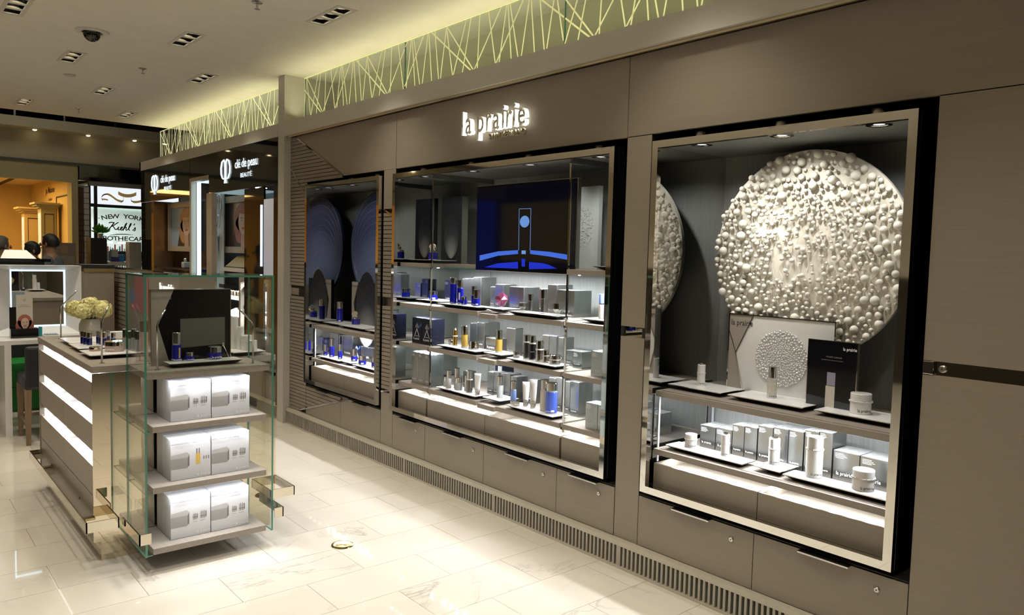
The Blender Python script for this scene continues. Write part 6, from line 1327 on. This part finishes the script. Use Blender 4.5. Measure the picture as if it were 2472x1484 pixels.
MB().rbox(-7.66, -7.57, 0.912, 1.113, 0.8005, 0.880, 0.002).build('base', BLACK, q); MB().box(-7.66, -7.65, 0.914, 0.968, 0.88, 1.06).build('back_plate', BLACK, q)
MB().box(-7.640, -7.636, 0.962, 1.082, 0.865, 1.166).build('card', mat('leaflet_white', (0.62, 0.58, 0.52), 0.6), q)
b = MB(); LX = -7.6355
def lp(pts_, mi, k): b.add([(LX + 0.0005 * k, 1.022 + u, 0.86 + v) for u, v in pts_], [list(range(len(pts_)))], mi)
def le(cu, cv, ru, rv, mi, k): lp([(cu + ru * math.cos(2 * PI * j / 24), cv + rv * math.sin(2 * PI * j / 24)) for j in range(24)], mi, k)
le(0.0, 0.075, 0.052, 0.062, 0, 1); le(-0.04, 0.04, 0.028, 0.045, 0, 1); le(0.04, 0.04, 0.028, 0.045, 0, 1); le(0.002, 0.062, 0.030, 0.046, 1, 2)
for u in (-0.011, 0.015): le(u, 0.070, 0.006, 0.0025, 2, 3)
le(0.002, 0.038, 0.010, 0.004, 3, 3); lp([(-.03, .215), (.03, .215), (.03, .219), (-.03, .219)], 4, 1); lp([(-.045, .200), (.045, .200), (.045, .204), (-.045, .204)], 4, 1)
le(0.0, 0.262, 0.011, 0.010, 4, 1); le(0.0, 0.262, 0.008, 0.008, 5, 2); lp([(-.001, .245), (.001, .245), (.001, .27), (-.001, .27)], 4, 3)
b.build('card_print', [mat('print_hair_red', (0.42, 0.14, 0.10), 0.5), mat('print_skin_fair', (0.72, 0.50, 0.42), 0.5), INK, mat('print_lips_rose', (0.45, 0.12, 0.12), 0.4), mat('print_copper', (0.42, 0.26, 0.18), 0.4), mat('leaflet_white', (0.62, 0.58, 0.52), 0.6)], q)
q = MB().rbox(-7.62, -7.58, 1.118, 1.142, 0.8005, 0.89, 0.002).build('teal_box', mat('teal_plastic', (0.02, 0.28, 0.34), 0.3), loc=(-7.6, 1.13, 0.8)); tag(q, 'small teal box beside the leaflet holder', 'box')
q = thing('palette', (-7.6, 1.21, 0.80), 'white tray of small tester pots on the make-up table', 'palette')
MB().rbox(-7.66, -7.54, 1.155, 1.265, 0.8005, 0.818, 0.002).build('case', WHITE, q); b = MB()
for i in range(3):
    for j in range(5): b.rbox(-7.65 + 0.036 * i, -7.622 + 0.036 * i, 1.163 + 0.02 * j, 1.178 + 0.02 * j, 0.8181, 0.826, 0.002, 0)
b.build('pots', mat('pot_slate', (0.22, 0.27, 0.30), 0.3), q, kind='stuff')
ST = thing('stool', (-7.15, 1.10, 0), 'black upholstered stool with wooden legs between make-up table and sales counter', 'stool')
WOOD = mat('stool_wood', (0.20, 0.13, 0.07), 0.5, var=0.15, vscale=(30, 30, 3)); UP = mat('black_leather', (0.010, 0.011, 0.016), 0.45)
MB().rbox(-7.42, -6.98, 0.93, 1.36, 0.44, 0.54, 0.02).build('seat', UP, ST); MB().rbox(-7.04, -6.97, 0.935, 1.36, 0.45, 0.79, 0.02).build('backrest', UP, ST)
for (x, y) in ((-7.005, 0.95), (-7.40, 0.95), (-7.005, 1.34), (-7.40, 1.34)):
    b = MB(); h1 = 0.45; a, c = 0.024, 0.015
    b.add([(x - c, y - c, 0), (x + c, y - c, 0), (x + c, y + c, 0), (x - c, y + c, 0), (x - a, y - a, h1), (x + a, y - a, h1), (x + a, y + a, h1), (x - a, y + a, h1)], [(0, 3, 2, 1), (4, 5, 6, 7), (0, 1, 5, 4), (1, 2, 6, 5), (2, 3, 7, 6), (3, 0, 4, 7)]); b.build('leg', WOOD, ST)
for (x0, x1, y0, y1) in ((-7.40, -7.005, 0.942, 0.958), (-7.40, -7.005, 1.332, 1.348), (-7.413, -7.397, 0.95, 1.34)): MB().box(x0, x1, y0, y1, 0.16, 0.185).build('stretcher', WOOD, ST)
for i, (x, z0) in enumerate(((-8.9, 0.0), (-8.9, 0.235))):
    q = MB().rbox(x, x + 0.4, 1.02, 1.42, z0 + 0.0005, z0 + 0.234, 0.01).build('green_crate', mat('green_plastic', (0.01, 0.20, 0.03), 0.4), loc=(x + .2, 1.2, z0)); tag(q, '%s of two green crates behind the stool' % ('lower', 'upper')[i], 'crate', 'green crates behind the stool')

# ================================================================ FAR SHOPFRONTS
FX = -13.0
OLIVE = mat('olive_plaster', (0.42, 0.385, 0.27), 0.7)
b = MB(); b.box(FX - 0.1, FX + 0.0, -5.9, 4.2, 2.822, 3.24); b.build('wall_far', OLIVE, kind='structure')
b = MB(); b.box(FX - 0.1, FX + 0.34, -5.9, 4.2, 3.24, 3.375); b.build('soffit_far', OLIVE, kind='structure')
b = MB(); b.box(FX - 0.05, FX + 0.05, -5.9, 4.2, 2.790, 2.822); b.build('trim_5', mat('slate_trim', (0.07, 0.075, 0.075), 0.5), kind='structure')
for i, y in enumerate((-2.4, -1.68, -0.25, 0.47, 1.18, 1.884, 2.566, 3.203)):
    spot('soffit_spot', (FX + 0.14, y, 3.235), 9, (1.0, 0.72, 0.34), 78, 0.9, (0, math.radians(-14), 0), 0.02)
    q = thing('soffit_lamp', (FX + 0.14, y, 3.24), ['', '', '', '', '', 'leftmost of the three warm lamps glowing in the far soffit', 'middle of the three warm lamps glowing in the far soffit', 'rightmost of the three warm lamps glowing in the far soffit'][i] or 'warm soffit lamp beyond the left edge of the picture', 'lamp', 'warm lamps in the far soffit' if i > 4 else 'soffit lamps out of view')
    MB().lathe([(0.040, 0.0), (0.038, -0.006), (0.028, -0.006)], FX + 0.14, y, 3.24, 16, cap=False).build('ring', mat('soffit_ring', (0.5, 0.45, 0.3), 0.4), q)
    MB().sphere((FX + 0.14, y, 3.234), 0.027, 0, 2, (1, 1, 0.55)).build('bulb', MATS.get('warm_bulb') or glow('warm_bulb', (1.0, 0.78, 0.42), 14.0), q)
for y in (1.62, 2.23, 2.90): MB().box(FX + 0.20, FX + 0.23, y, y + 0.025, 3.376, 4.05).build('rod', CHROMEB, kind='structure')
# warm shop on the left
MB().box(FX - 0.12, FX + 0.02, -2.5, 2.445, 2.535, 2.790).build('shop_fascia', mat('olive_fascia', (0.40, 0.36, 0.20), 0.6), kind='structure')
MB().box(FX - 0.30, FX + 0.02, 2.36, 2.445, 0, 2.535).build('pillar_far', mat('olive_fascia', (0.40, 0.36, 0.20), 0.6), kind='structure')
YEL = mat('warm_wall', (0.72, 0.52, 0.22), 0.7)
b = MB(); b.box(-17.0, -16.9, -2.5, 2.43, 0, 2.75); b.box(-17.0, FX - 0.3, 2.40, 2.43, 0, 2.75); b.box(-17.0, FX - 0.12, -2.5, -2.47, 0, 2.75); b.build('wall_shop', YEL, kind='structure')
b = MB(); b.box(-17.0, FX - 0.12, -2.5, 2.43, 2.70, 2.75); b.build('ceiling_shop', mat('warm_ceiling', (0.70, 0.55, 0.30), 0.7), kind='structure')
b = MB(); b.box(-16.9, -14.6, 0.8, 1.9, 2.66, 2.70); b.build('trim_6', DARK, kind='structure'); MB().box(-16.8, -14.8, 0.9, 1.8, 2.655, 2.659).build('ceiling_panel_shop', mat('warm_ceiling', (0.70, 0.55, 0.30), 0.7), kind='structure')
q = thing('shop_lettering', (-14.5, 2.398, 2.46), 'black shop name lettering on the warm yellow wall at far left', 'sign')
write('Jo Malone', INK, q, (-14.95, 2.397, 2.47), 0.15, 0, 1.35, 0.012); write('London', INK, q, (-14.95, 2.397, 2.34), 0.075, 0, 1.4, 0.012)
def pillar_cab(x0, x1, y0, y1, zt, label, m):
    q = thing('shop_cabinet', ((x0 + x1) / 2, (y0 + y1) / 2, 0), label, 'cabinet', 'corniced cabinets of the warm shop')
    MB().box(x0, x1, y0, y1, 0, zt - 0.10).build('body', m, q)
    b = MB()
    for k, e in enumerate((0.0, 0.035, 0.07, 0.10)): b.box(x0 - e, x1 + e, y0 - e, y1 + e * 0.4, zt - 0.10 + 0.028 * k, zt - 0.072 + 0.028 * k)
    b.build('cornice', m, q)
    b = MB(); yw = y1 - y0
    for (a, c) in ((y0 + yw * .20, y0 + yw * .23), (y0 + yw * .80, y0 + yw * .83)): b.box(x1, x1 + 0.004, a, c, 0.2, zt - 0.16)
    b.box(x1, x1 + 0.004, y0 + yw * .20, y0 + yw * .83, zt - 0.175, zt - 0.160); b.build('moulding', INK, q)
    xw = x1 - x0
    for (a, c) in ((x0 + xw * .15, x0 + xw * .45), (x0 + xw * .58, x0 + xw * .88)): MB().box(a, c, y0 - 0.004, y0, 0.5, zt - 0.15).build('pane', mat('lit_pane', (0.6, 0.55, 0.48), 0.2, emit=(1.0, 0.86, 0.68), es=0.55), q)
pillar_cab(-14.30, -14.0, 2.118, 2.33, 2.245, 'nearer corniced cabinet with lit glass sides in the warm shop', mat('cab_sage', (0.42, 0.39, 0.24), 0.6)); pillar_cab(-15.1, -14.8, 2.00, 2.24, 2.19, 'farther corniced cabinet, left of the nearer one in the warm shop', mat('cab_yellow', (0.58, 0.43, 0.20), 0.6))
q = thing('wall_panel_frame', (-14.0, 2.395, 1.5), 'dark moulded frames on the warm yellow wall behind the cabinets', 'wall moulding')
for (xa, xb, zt) in ((-14.4, -13.35, 2.38), (-16.2, -15.2, 2.30)):
    b = MB(); b.box(xa, xb, 2.39, 2.399, zt - 0.02, zt); b.box(xa, xa + 0.03, 2.39, 2.399, 0.3, zt - 0.02); b.box(xb - 0.03, xb, 2.39, 2.399, 0.3, zt - 0.02); b.build('moulding', INK, q)
q = thing('shop_poster', (-12.6, 2.2, 1.27), 'grey photo display board behind the man in the warm shop', 'poster')
MB().box(-12.75, -12.72, 1.93, 2.36, 1.15, 1.63).build('board', mat('poster_grey', (0.24, 0.22, 0.18), 0.4), q); b = MB()
for k in range(14): b.box(-12.7195, -12.718, 2.16 + 0.013 * k, 2.167 + 0.013 * k, 1.25, 1.44)
le2 = [(2.21 + 0.05 * math.cos(2 * PI * j / 20), 1.54 + 0.07 * math.sin(2 * PI * j / 20)) for j in range(20)]; b.add([(-12.7185, a, c) for a, c in le2], [list(range(20))], 1)
b.build('printed_photo', [mat('poster_pale', (0.38, 0.36, 0.32), 0.5), mat('poster_tan', (0.34, 0.26, 0.16), 0.5)], q)
# brick pier between the shops
bp = MB().box(FX - 0.25, FX - 0.02, 2.446, 2.600, 0, 2.50).build('pillar_brick', mat('brick_mortar', (0.30, 0.28, 0.25), 0.9), kind='structure')
BRW = mat('white_brick', (0.50, 0.48, 0.43), 0.7); BRD = mat('brown_brick', (0.075, 0.035, 0.025), 0.7)
for k in range(30):
    z0 = 0.02 + 0.082 * k
    MB().box(FX - 0.02, FX, 2.448, 2.520, z0, z0 + 0.074).build('brick', BRD, bp); MB().box(FX - 0.02, FX, 2.524 + 0.004 * (k % 2), 2.596, z0, z0 + 0.074).build('brick', BRW, bp)
# white-lit shop on the right
MB().box(FX - 0.12, FX + 0.04, 2.46, 4.2, 2.575, 2.790).build('shop_fascia_black', BLACK, kind='structure')
MB().box(FX - 0.12, FX + 0.03, 2.60, 4.2, 2.505, 2.575).build('trim_7', mat('slate_grey', (0.20, 0.20, 0.19), 0.5), kind='structure')
SF = thing('shop_window', (FX, 3.1, 0), 'black framed shop window under a white lit sign with a gold ribbon', 'shop window')
for (y0, y1, z0, z1) in ((2.600, 2.618, 0, 2.505), (2.664, 2.708, 1.2, 2.505), (3.9, 3.95, 0, 2.505), (2.618, 2.664, 2.19, 2.24), (2.708, 3.9, 2.19, 2.235)): MB().box(FX - 0.05, FX, y0, y1, z0, z1).build('frame', BLACKM, SF)
SGN = glow('backlit_white', (0.88, 0.92, 1.0), 0.95)
MB().box(FX - 0.06, FX - 0.03, 2.708, 3.9, 2.235, 2.505).build('lit_sign', SGN, SF); MB().box(FX - 0.06, FX - 0.03, 2.618, 2.664, 2.24, 2.505).build('lit_sign', SGN, SF)
MB().boxm(FX - 0.045, FX - 0.039, 2.708, 3.9, 1.2, 2.19, 0, 0).build('pane', glass_mat('window_glass', (0.94, 0.96, 0.95)), SF)
# gold ribbon scroll
RG = mat('ribbon_gold', (0.50, 0.34, 0.08), 0.35, 0.2, emit=(0.55, 0.38, 0.10), es=0.25); RGD = mat('ribbon_shade', (0.30, 0.22, 0.10), 0.4); RF = FX - 0.0285
b = MB()
def ribbon(ps, wd, mi, k):
    for (p, q_) in zip(ps[:-1], ps[1:]): b.add([(RF + 0.0008 * k, p[0], p[1] - wd / 2), (RF + 0.0008 * k, q_[0], q_[1] - wd / 2), (RF + 0.0008 * k, q_[0], q_[1] + wd / 2), (RF + 0.0008 * k, p[0], p[1] + wd / 2)], [(0, 1, 2, 3)], mi)
cv = lambda ps, n=8: [((1 - t) ** 3 * ps[0][0] + 3 * (1 - t) ** 2 * t * ps[1][0] + 3 * (1 - t) * t * t * ps[2][0] + t ** 3 * ps[3][0], (1 - t) ** 3 * ps[0][1] + 3 * (1 - t) ** 2 * t * ps[1][1] + 3 * (1 - t) * t * t * ps[2][1] + t ** 3 * ps[3][1]) for t in [i / n for i in range(n + 1)]]
ribbon(cv([(2.79, 2.300), (2.74, 2.33), (2.79, 2.40), (2.86, 2.395)]), 0.022, 1, 1); ribbon(cv([(2.86, 2.395), (2.94, 2.37), (2.96, 2.30), (3.06, 2.295)]), 0.034, 0, 2); ribbon(cv([(2.86, 2.305), (2.83, 2.315), (2.80, 2.315), (2.78, 2.31)]), 0.022, 0, 3)
ribbon(cv([(3.005, 2.425), (3.08, 2.375), (3.18, 2.375), (3.264, 2.430)]), 0.052, 0, 3); ribbon(cv([(3.06, 2.295), (3.08, 2.31), (3.09, 2.33), (3.075, 2.36)]), 0.022, 1, 1); ribbon(cv([(3.19, 2.36), (3.18, 2.33), (3.19, 2.31), (3.22, 2.30)]), 0.022, 1, 1); ribbon(cv([(3.22, 2.30), (3.32, 2.29), (3.38, 2.36), (3.47, 2.37)]), 0.034, 0, 2)
b.build('gold_ribbon', [RG, RGD], SF)
write('PURVEYORS', WHITE, SF, (RF + 0.005, 3.134, 2.385), 0.036, PI / 2, 1.0, 0.01)
# wall with the shop name behind the glass
SW_ = MB().box(-15.3, -15.25, 2.60, 4.2, 0, 2.55).build('wall_shop_white', mat('white_tile_wall', (0.62, 0.64, 0.63), 0.4), kind='structure')
MB().box(-15.3, FX - 0.06, 4.15, 4.2, 0, 2.55).build('wall_shop_side', mat('shop_side', (0.5, 0.5, 0.48), 0.6), kind='structure'); MB().box(-15.3, FX - 0.06, 2.6, 4.2, 2.53, 2.56).build('ceiling_shop_white', mat('shop_ceiling', (0.6, 0.66, 0.64), 0.6), kind='structure')
SN = thing('shop_name', (FX - 0.04, 3.1, 1.7), 'dark brown shop name lettering across the white-lit shop window', 'sign')
NB = mat('sign_brown', (0.07, 0.03, 0.02), 0.5); NK = mat('sign_black', (0.012, 0.012, 0.012), 0.5); GXX = FX - 0.036
def arch(txt, yc, zc, size, rise, width, m):
    n = len(txt)
    for i, ch in enumerate(txt):
        if ch == ' ': continue
        u = (i - (n - 1) / 2) / ((n - 1) / 2)
        o = write(ch, m, SN, (GXX, yc + u * width / 2, zc - rise * u * u), size, PI / 2, 1.25, 0.02, name='letter'); o.rotation_euler = Euler((PI / 2, 0, PI / 2)); o.rotation_euler.rotate_axis('Z', -u * 0.22)
arch('NEW YORK', 3.075, 2.035, 0.095, 0.03, 0.52, NB); arch('APOTHECARY', 3.075, 1.688, 0.095, 0.0, 0.66, NB)
for (dy0, dy1, zz) in ((2.725, 2.745, 2.015), (3.405, 3.425, 2.015)): MB().box(GXX, GXX + 0.001, dy0, dy1, zz, zz + 0.010).build('dash', NB, SN)
write('SINCE 1851', NK, SN, (GXX, 3.07, 1.655), 0.024, PI / 2, 1.6, 0.01)
# script name drawn stroke by stroke
b = MB(); sy, sz, ss = 2.83, 1.845, 0.115
def stroke(ps, w0=0.0075):
    pts_ = []
    for k in range(0, len(ps) - 3, 3): pts_ += cv(ps[k:k + 4], 7)[(0 if k == 0 else 1):]
    b.tube([(GXX, sy + p[0] * ss + p[1] * ss * 0.22, sz + p[1] * ss) for p in pts_], w0, 6)
stroke([(0.15, 0.95), (0.3, 1.15), (0.75, 1.0), (0.80, 1.05), (0.55, 0.6), (0.45, 0.2), (0.20, 0.02), (0.05, -0.05), (-0.1, 0.05), (-0.02, 0.18)], 0.0085); stroke([(1.30, 1.08), (1.15, 1.05), (0.85, 0.65), (0.60, 0.52), (0.95, 0.60), (0.95, 0.05), (1.25, 0.10)], 0.0080)
stroke([(1.25, 0.10), (1.35, 0.2), (1.45, 0.45), (1.48, 0.5), (1.42, 0.2), (1.42, 0.02), (1.62, 0.08)]); stroke([(1.62, 0.08), (1.9, 0.25), (2.0, 0.5), (1.88, 0.5), (1.70, 0.5), (1.62, 0.0), (1.95, 0.05)])
stroke([(1.95, 0.05), (2.15, 0.3), (2.45, 1.0), (2.32, 1.05), (2.2, 1.0), (2.12, 0.4), (2.10, 0.0)]); stroke([(2.10, 0.05), (2.2, 0.5), (2.45, 0.6), (2.42, 0.35), (2.40, 0.1), (2.42, 0.0), (2.60, 0.1)])
stroke([(2.60, 0.1), (2.85, 0.5), (3.0, 1.05), (2.88, 1.05), (2.75, 1.0), (2.62, 0.1), (2.92, 0.04)]); stroke([(3.32, 1.02), (3.36, 0.95), (3.34, 0.85), (3.27, 0.78)]); stroke([(3.25, 0.08), (3.45, 0.2), (3.50, 0.45), (3.50, 0.52), (3.62, 0.25), (3.66, 0.0), (3.40, 0.02)])
b.tube([(GXX, 2.88, 1.765), (GXX, 2.98, 1.785), (GXX, 3.10, 1.790), (GXX, 3.22, 1.785)], [0.002, 0.007, 0.007, 0.002], 6)
b.build('script_name', NK, SN)
b = MB(); b.box(-15.24, -15.2, 2.62, 4.1, 2.30, 2.325); tag(b.build('light_tube', glow('cool_tube', (0.75, 1.0, 0.95), 4.0), loc=(-15.2, 3.3, 2.3)), 'long white light tube inside the white-lit shop window', 'lamp')
# plant on a black block, white column, boxes in the window
q = MB().box(-12.75, -12.45, 2.50, 2.715, 0, 1.712).build('black_block', BLACKM, loc=(-12.6, 2.6, 0)); tag(q, 'tall black block carrying a potted plant before the white-lit shop', 'block')
q = thing('potted_plant', (-12.6, 2.66, 1.712), 'green plant in a white pot on top of the black block', 'plant'); MB().lathe([(0.030, 0), (0.042, 0.07), (0.038, 0.07), (0.036, 0.06)], -12.6, 2.66, 1.7125, 18, cap=False).build('pot', WHITE, q)
r3 = random.Random(5); b = MB()
for k in range(90):
    a = r3.uniform(0, 2 * PI); e = r3.uniform(0.1, 1.3); d = Vector((math.cos(a) * math.sin(e), math.sin(a) * math.sin(e), math.cos(e))); c = Vector((-12.6, 2.66, 1.78)); p = c + d * r3.uniform(0.05, 0.14); t1 = d.orthogonal().normalized() * 0.014
    b.add([c + d * 0.02, p + t1, p + d * 0.03, p - t1], [(0, 1, 2, 3)])
b.build('leaves', mat('leaf_green', (0.05, 0.26, 0.02), 0.5), q, kind='stuff')
q = MB().rbox(-12.3, -12.1, 2.93, 3.095, 0, 1.665, 0.004).build('white_column', mat('column_white', (0.46, 0.44, 0.41), 0.5), loc=(-12.2, 3.0, 0)); tag(q, 'plain white column standing before the right part of the white-lit shop', 'column')
for i, (y0, y1, z0, z1, c, lb) in enumerate(((2.79, 2.88, 1.44, 1.55, (0.50, 0.48, 0.42), 'cream box on the ledge of the white-lit shop window'), (2.785, 2.885, 1.37, 1.438, (0.05, 0.04, 0.20), 'dark blue box under the cream box in the shop window'), (2.895, 2.965, 1.37, 1.475, (0.03, 0.20, 0.50), 'bright blue box beside the dark blue one in the shop window'))):
    tag(MB().box(-12.62, -12.52, y0, y1, z0, z1).build('window_box', mat('window_box_%d' % i, c, 0.4), loc=(-12.57, (y0 + y1) / 2, z0)), lb, 'box')
tag(MB().box(-12.75, -12.4, 2.72, 3.6, 1.30, 1.3698).box(-12.75, -12.45, 2.72, 3.6, 0, 1.30).build('window_ledge', mat('ledge_pale', (0.5, 0.5, 0.47), 0.5), loc=(-12.6, 3.1, 0)), 'pale display ledge in front of the white-lit shop window', 'ledge')
q = thing('dark_shelf_unit', (-13.6, 3.2, 0), 'dark unit of small goods inside the white-lit shop', 'shelf unit'); MB().box(-13.7, -13.4, 2.95, 3.6, 0, 1.52).build('body', mat('unit_dark', (0.03, 0.02, 0.02), 0.5), q); b = MB(); r4 = random.Random(9)
for k in range(16): y = 2.97 + 0.035 * k; b.rbox(-13.62, -13.60, y, y + 0.02, 1.5201, 1.5201 + r4.uniform(0.04, 0.12), 0.003, k % 3)
b.build('small_goods', [mat('goods_red', (0.4, 0.03, 0.04), 0.4), WHITE, mat('goods_teal', (0.05, 0.25, 0.25), 0.4)], q, kind='stuff')
for i, y in enumerate((2.93, 3.12)): tag(MB().box(-13.62, -13.5, y, y + 0.10, 1.645, 1.668).build('small_light', glow('small_tube', (0.8, 1.0, 0.95), 3.0) if 'small_tube' not in MATS else MATS['small_tube'], loc=(-13.56, y, 1.645)), '%s of two short lights above the goods in the white-lit shop' % ('left', 'right')[i], 'lamp')
# counters of the hall in front of the far shops
q = thing('hall_counter', (-9.6, 0.6, 0), 'dark counter with a screen top, behind the lit mirror at far left', 'counter'); MB().box(-10.2, -9.1, -0.4, 1.40, 0, 1.42).build('body', BLACKM, q); MB().box(-10.2, -9.05, -0.45, 1.45, 1.42, 1.45).build('top', BLACK, q)
q = thing('open_magazine', (-9.0, 1.33, 1.45), 'white slanted leaflet stand glowing on the dark counter above the lit mirror', 'leaflet stand'); MB().add([(-9.10, 1.02, 1.4505), (-9.10, 1.33, 1.4505), (-9.30, 1.27, 1.535), (-9.30, 1.08, 1.535)], [(0, 1, 2, 3)]).add([(-9.102, 1.02, 1.4502), (-9.102, 1.33, 1.4502), (-9.302, 1.27, 1.5345), (-9.302, 1.08, 1.5345)], [(3, 2, 1, 0)]).build('sheet', mat('sheet_white', (0.8, 0.78, 0.74), 0.4), q)

# ================================================================ PEOPLE
def person(loc, h, th, skin, hairm, shirt, hairlen, label, lean=0.0, arm=False):
    """a standing figure: one continuous body; hair, clothes and shoes follow it. local +y is the way it faces"""
    q = thing('person', loc, label, 'person'); q.rotation_euler = (0, 0, th); s_ = h / 1.70
    me = bpy.data.meshes.new('body')
    V = [(0, 0, .93), (0, 0, 1.10), (0, .01, 1.28), (0, 0, 1.40), (0, .005, 1.47), (0, .02, 1.56), (0, .025, 1.64),
         (-.17, 0, 1.385), (-.22, .02, 1.12), (-.20, .14, .95), (-.19, .20, .90), (.17, 0, 1.385), (.22, .02, 1.12), (.20, .14, .95), (.19, .20, .90),
         (-.095, 0, .86), (-.10, .02, .48), (-.10, -.01, .08), (-.10, .13, .03), (.095, 0, .86), (.10, .02, .48), (.10, -.01, .08), (.10, .13, .03)]
    if arm: V[12] = (.24, .10, 1.20); V[13] = (.14, .26, 1.32); V[14] = (.06, .28, 1.40)
    E = [(0, 1), (1, 2), (2, 3), (3, 4), (4, 5), (5, 6), (3, 7), (7, 8), (8, 9), (9, 10), (3, 11), (11, 12), (12, 13), (13, 14), (0, 15), (15, 16), (16, 17), (17, 18), (0, 19), (19, 20), (20, 21), (21, 22)]
    Rr = [(.15, .11), (.135, .10), (.155, .105), (.10, .08), (.055, .055), (.075, .090), (.068, .085), (.062, .06), (.045, .045), (.035, .035), (.032, .02)] + [(.062, .06), (.045, .045), (.035, .035), (.032, .02)] + [(.085, .085), (.058, .058), (.042, .042), (.04, .03)] * 2
    me.from_pydata([(a * s_, c * s_ + lean * (z - .9) * (z > .9), z * s_) for a, c, z in V], E, [])
    o = bpy.data.objects.new('body', me); COL.objects.link(o); o.parent = q; me.materials.append(skin)
    m = o.modifiers.new('skin', 'SKIN'); m.use_smooth_shade = True
    for k, r in enumerate(Rr): me.skin_vertices[0].data[k].radius = (r[0] * s_, r[1] * s_)
    me.skin_vertices[0].data[0].use_root = True
    sd = o.modifiers.new('sub', 'SUBSURF'); sd.levels = 2; sd.render_levels = 2
    ORG[o.name] = Vector((0, 0, 0)); ORG[q.name] = Vector((0, 0, 0))
    ly = lambda z: lean * (z - .9) * (z > .9)
    hc = (0, (.02 + .0) * s_ + ly(1.6), 1.60 * s_)
    b = MB(); bm = bmesh.new(); bmesh.ops.create_uvsphere(bm, u_segments=20, v_segments=14, radius=1); bm.verts.index_update()
    vs = []
    for p in bm.verts:
        x, y, z = p.co; k = 1.0
        if y > 0.25 and z < 0.55: k = 0.80
        if z < -0.55 and hairlen < 0.5: k = 0.72
        vs.append((hc[0] + x * .092 * s_ * k, hc[1] - .008 * s_ + y * .112 * s_ * k, hc[2] + .025 * s_ + z * .118 * s_ * (1.0 if z > 0 else 0.8 + hairlen)))
    b.add(vs, [[v.index for v in f.verts] for f in bm.faces], 0, True); bm.free(); b.build('hair', hairm, q)
    b = MB(); nz = hc[2] - .005 * s_
    b.sphere((0, hc[1] + .108 * s_, nz), .014 * s_, 0, 2, (.8, 1.3, 1.5)); b.build('nose', skin, q)
    for s2 in (-1, 1):
        MB().sphere((s2 * .030 * s_, hc[1] + .092 * s_, nz + .022 * s_), .009 * s_, 0, 1, (1.3, .6, .7)).build('eye', INK, q)
        MB().sphere((s2 * .080 * s_, hc[1] + .005 * s_, nz + .006 * s_), .020 * s_, 0, 2, (.4, .8, 1.4)).build('ear', skin, q)
    MB().sphere((0, hc[1] + .094 * s_, nz - .040 * s_), .016 * s_, 0, 1, (1.4, .5, .45)).build('mouth', mat('lip_brown', (0.22, 0.09, 0.07), 0.5), q)
    # clothes: rings round the trunk, sleeves and trousers
    b = MB(); T0 = [(.95, .165, .125), (1.08, .160, .118), (1.22, .185, .125), (1.34, .205, .120), (1.41, .150, .095), (1.455, .068, .066)]; n = 20; vs = []; fs = []
    for (z, rx, ry) in T0: vs += [(rx * s_ * math.cos(2 * PI * k / n), ry * s_ * math.sin(2 * PI * k / n) + ly(z), z * s_) for k in range(n)]
    for i in range(len(T0) - 1):
        for k in range(n): j = (k + 1) % n; fs.append((i * n + k, i * n + j, (i + 1) * n + j, (i + 1) * n + k))
    b.add(vs, fs, 0, True)
    for s2 in (-1, 1):
        i = 11 if s2 > 0 else 7; P0 = [V[i], V[i + 1]]; e = V[i + 1]; sh = (s2 * .175, 0, 1.375)
        b.tube([tuple(Vector((p[0], p[1] + ly(p[2]) / s_, p[2])) * s_) for p in ((s2 * .12, 0, 1.39), sh, (e[0] * .98, e[1], e[2] + .06))], [.075 * s_, .078 * s_, .066 * s_], 10)
    b.build('shirt', shirt, q)
    b = MB()
    for s2 in (-1, 1): b.tube([tuple(Vector(p) * s_) for p in ((s2 * .07, 0, 1.0), (s2 * .095, 0, .86), (s2 * .10, .02, .48), (s2 * .10, -.005, .10))], [.115 * s_, .112 * s_, .080 * s_, .068 * s_], 12)
    b.build('trousers', mat('trousers_dark', (0.02, 0.02, 0.025), 0.8), q); b = MB()
    for s2 in (-1, 1): b.rbox(s2 * .10 * s_ - .045, s2 * .10 * s_ + .045, -.07, .19, .0, .07, .02)
    b.build('shoes', BLACKM, q); return q
SK = mat('skin_tan', (0.30, 0.17, 0.10), 0.6); HB_ = mat('hair_black', (0.010, 0.009, 0.010), 0.5); HG = mat('hair_grey', (0.10, 0.095, 0.085), 0.6)
person((-11.3, 1.815, 0), 1.70, math.radians(150), SK, HB_, mat('shirt_slate', (0.085, 0.10, 0.13), 0.8), 0.0, 'man with short black hair and slate shirt, in profile before the warm shop')
person((-11.3, 1.61, 0), 1.60, math.radians(200), SK, HB_, mat('blouse_wine', (0.16, 0.02, 0.04), 0.8), 0.25, 'woman in a wine red top, hand raised to her chin, between two men', 0, True)
person((-11.3, 1.265, 0), 1.655, math.radians(20), SK, HG, mat('shirt_khaki', (0.22, 0.20, 0.15), 0.8), 0.0, 'grey-haired man in a pale khaki shirt at the left edge, seen from behind')
person((-13.75, 2.80, 0), 1.56, math.radians(-70), SK, HB_, mat('shirt_dark', (0.04, 0.03, 0.03), 0.8), 0.2, 'person with dark hair inside the white-lit shop, above the boxes')

# ================================================================ THE FAR SIDE OF THE AISLE (seen only in reflections)
q = thing('aisle_lightbox', (-12.0, -4.6, 1.5), 'amber backlit shopfront panel across the aisle, seen only in reflections', 'lightbox'); MB().box(-13.1, -10.9, -4.65, -4.60, 1.5, 2.75).build('panel', glow('amber_panel', (0.85, 0.62, 0.06), 0.13), q); MB().box(-13.2, -10.8, -4.75, -4.65, 0, 3.1).build('frame', BLACKM, q)
q = thing('aisle_lightbox', (-14.3, -4.6, 0.9), 'blue backlit shopfront panel across the aisle, seen only in reflections', 'lightbox'); MB().box(-15.2, -13.35, -4.65, -4.60, 0.9, 2.9).build('panel', glow('blue_panel', (0.03, 0.06, 0.75), 0.4), q); MB().box(-15.3, -13.25, -4.75, -4.65, 0, 3.1).build('frame', BLACKM, q)
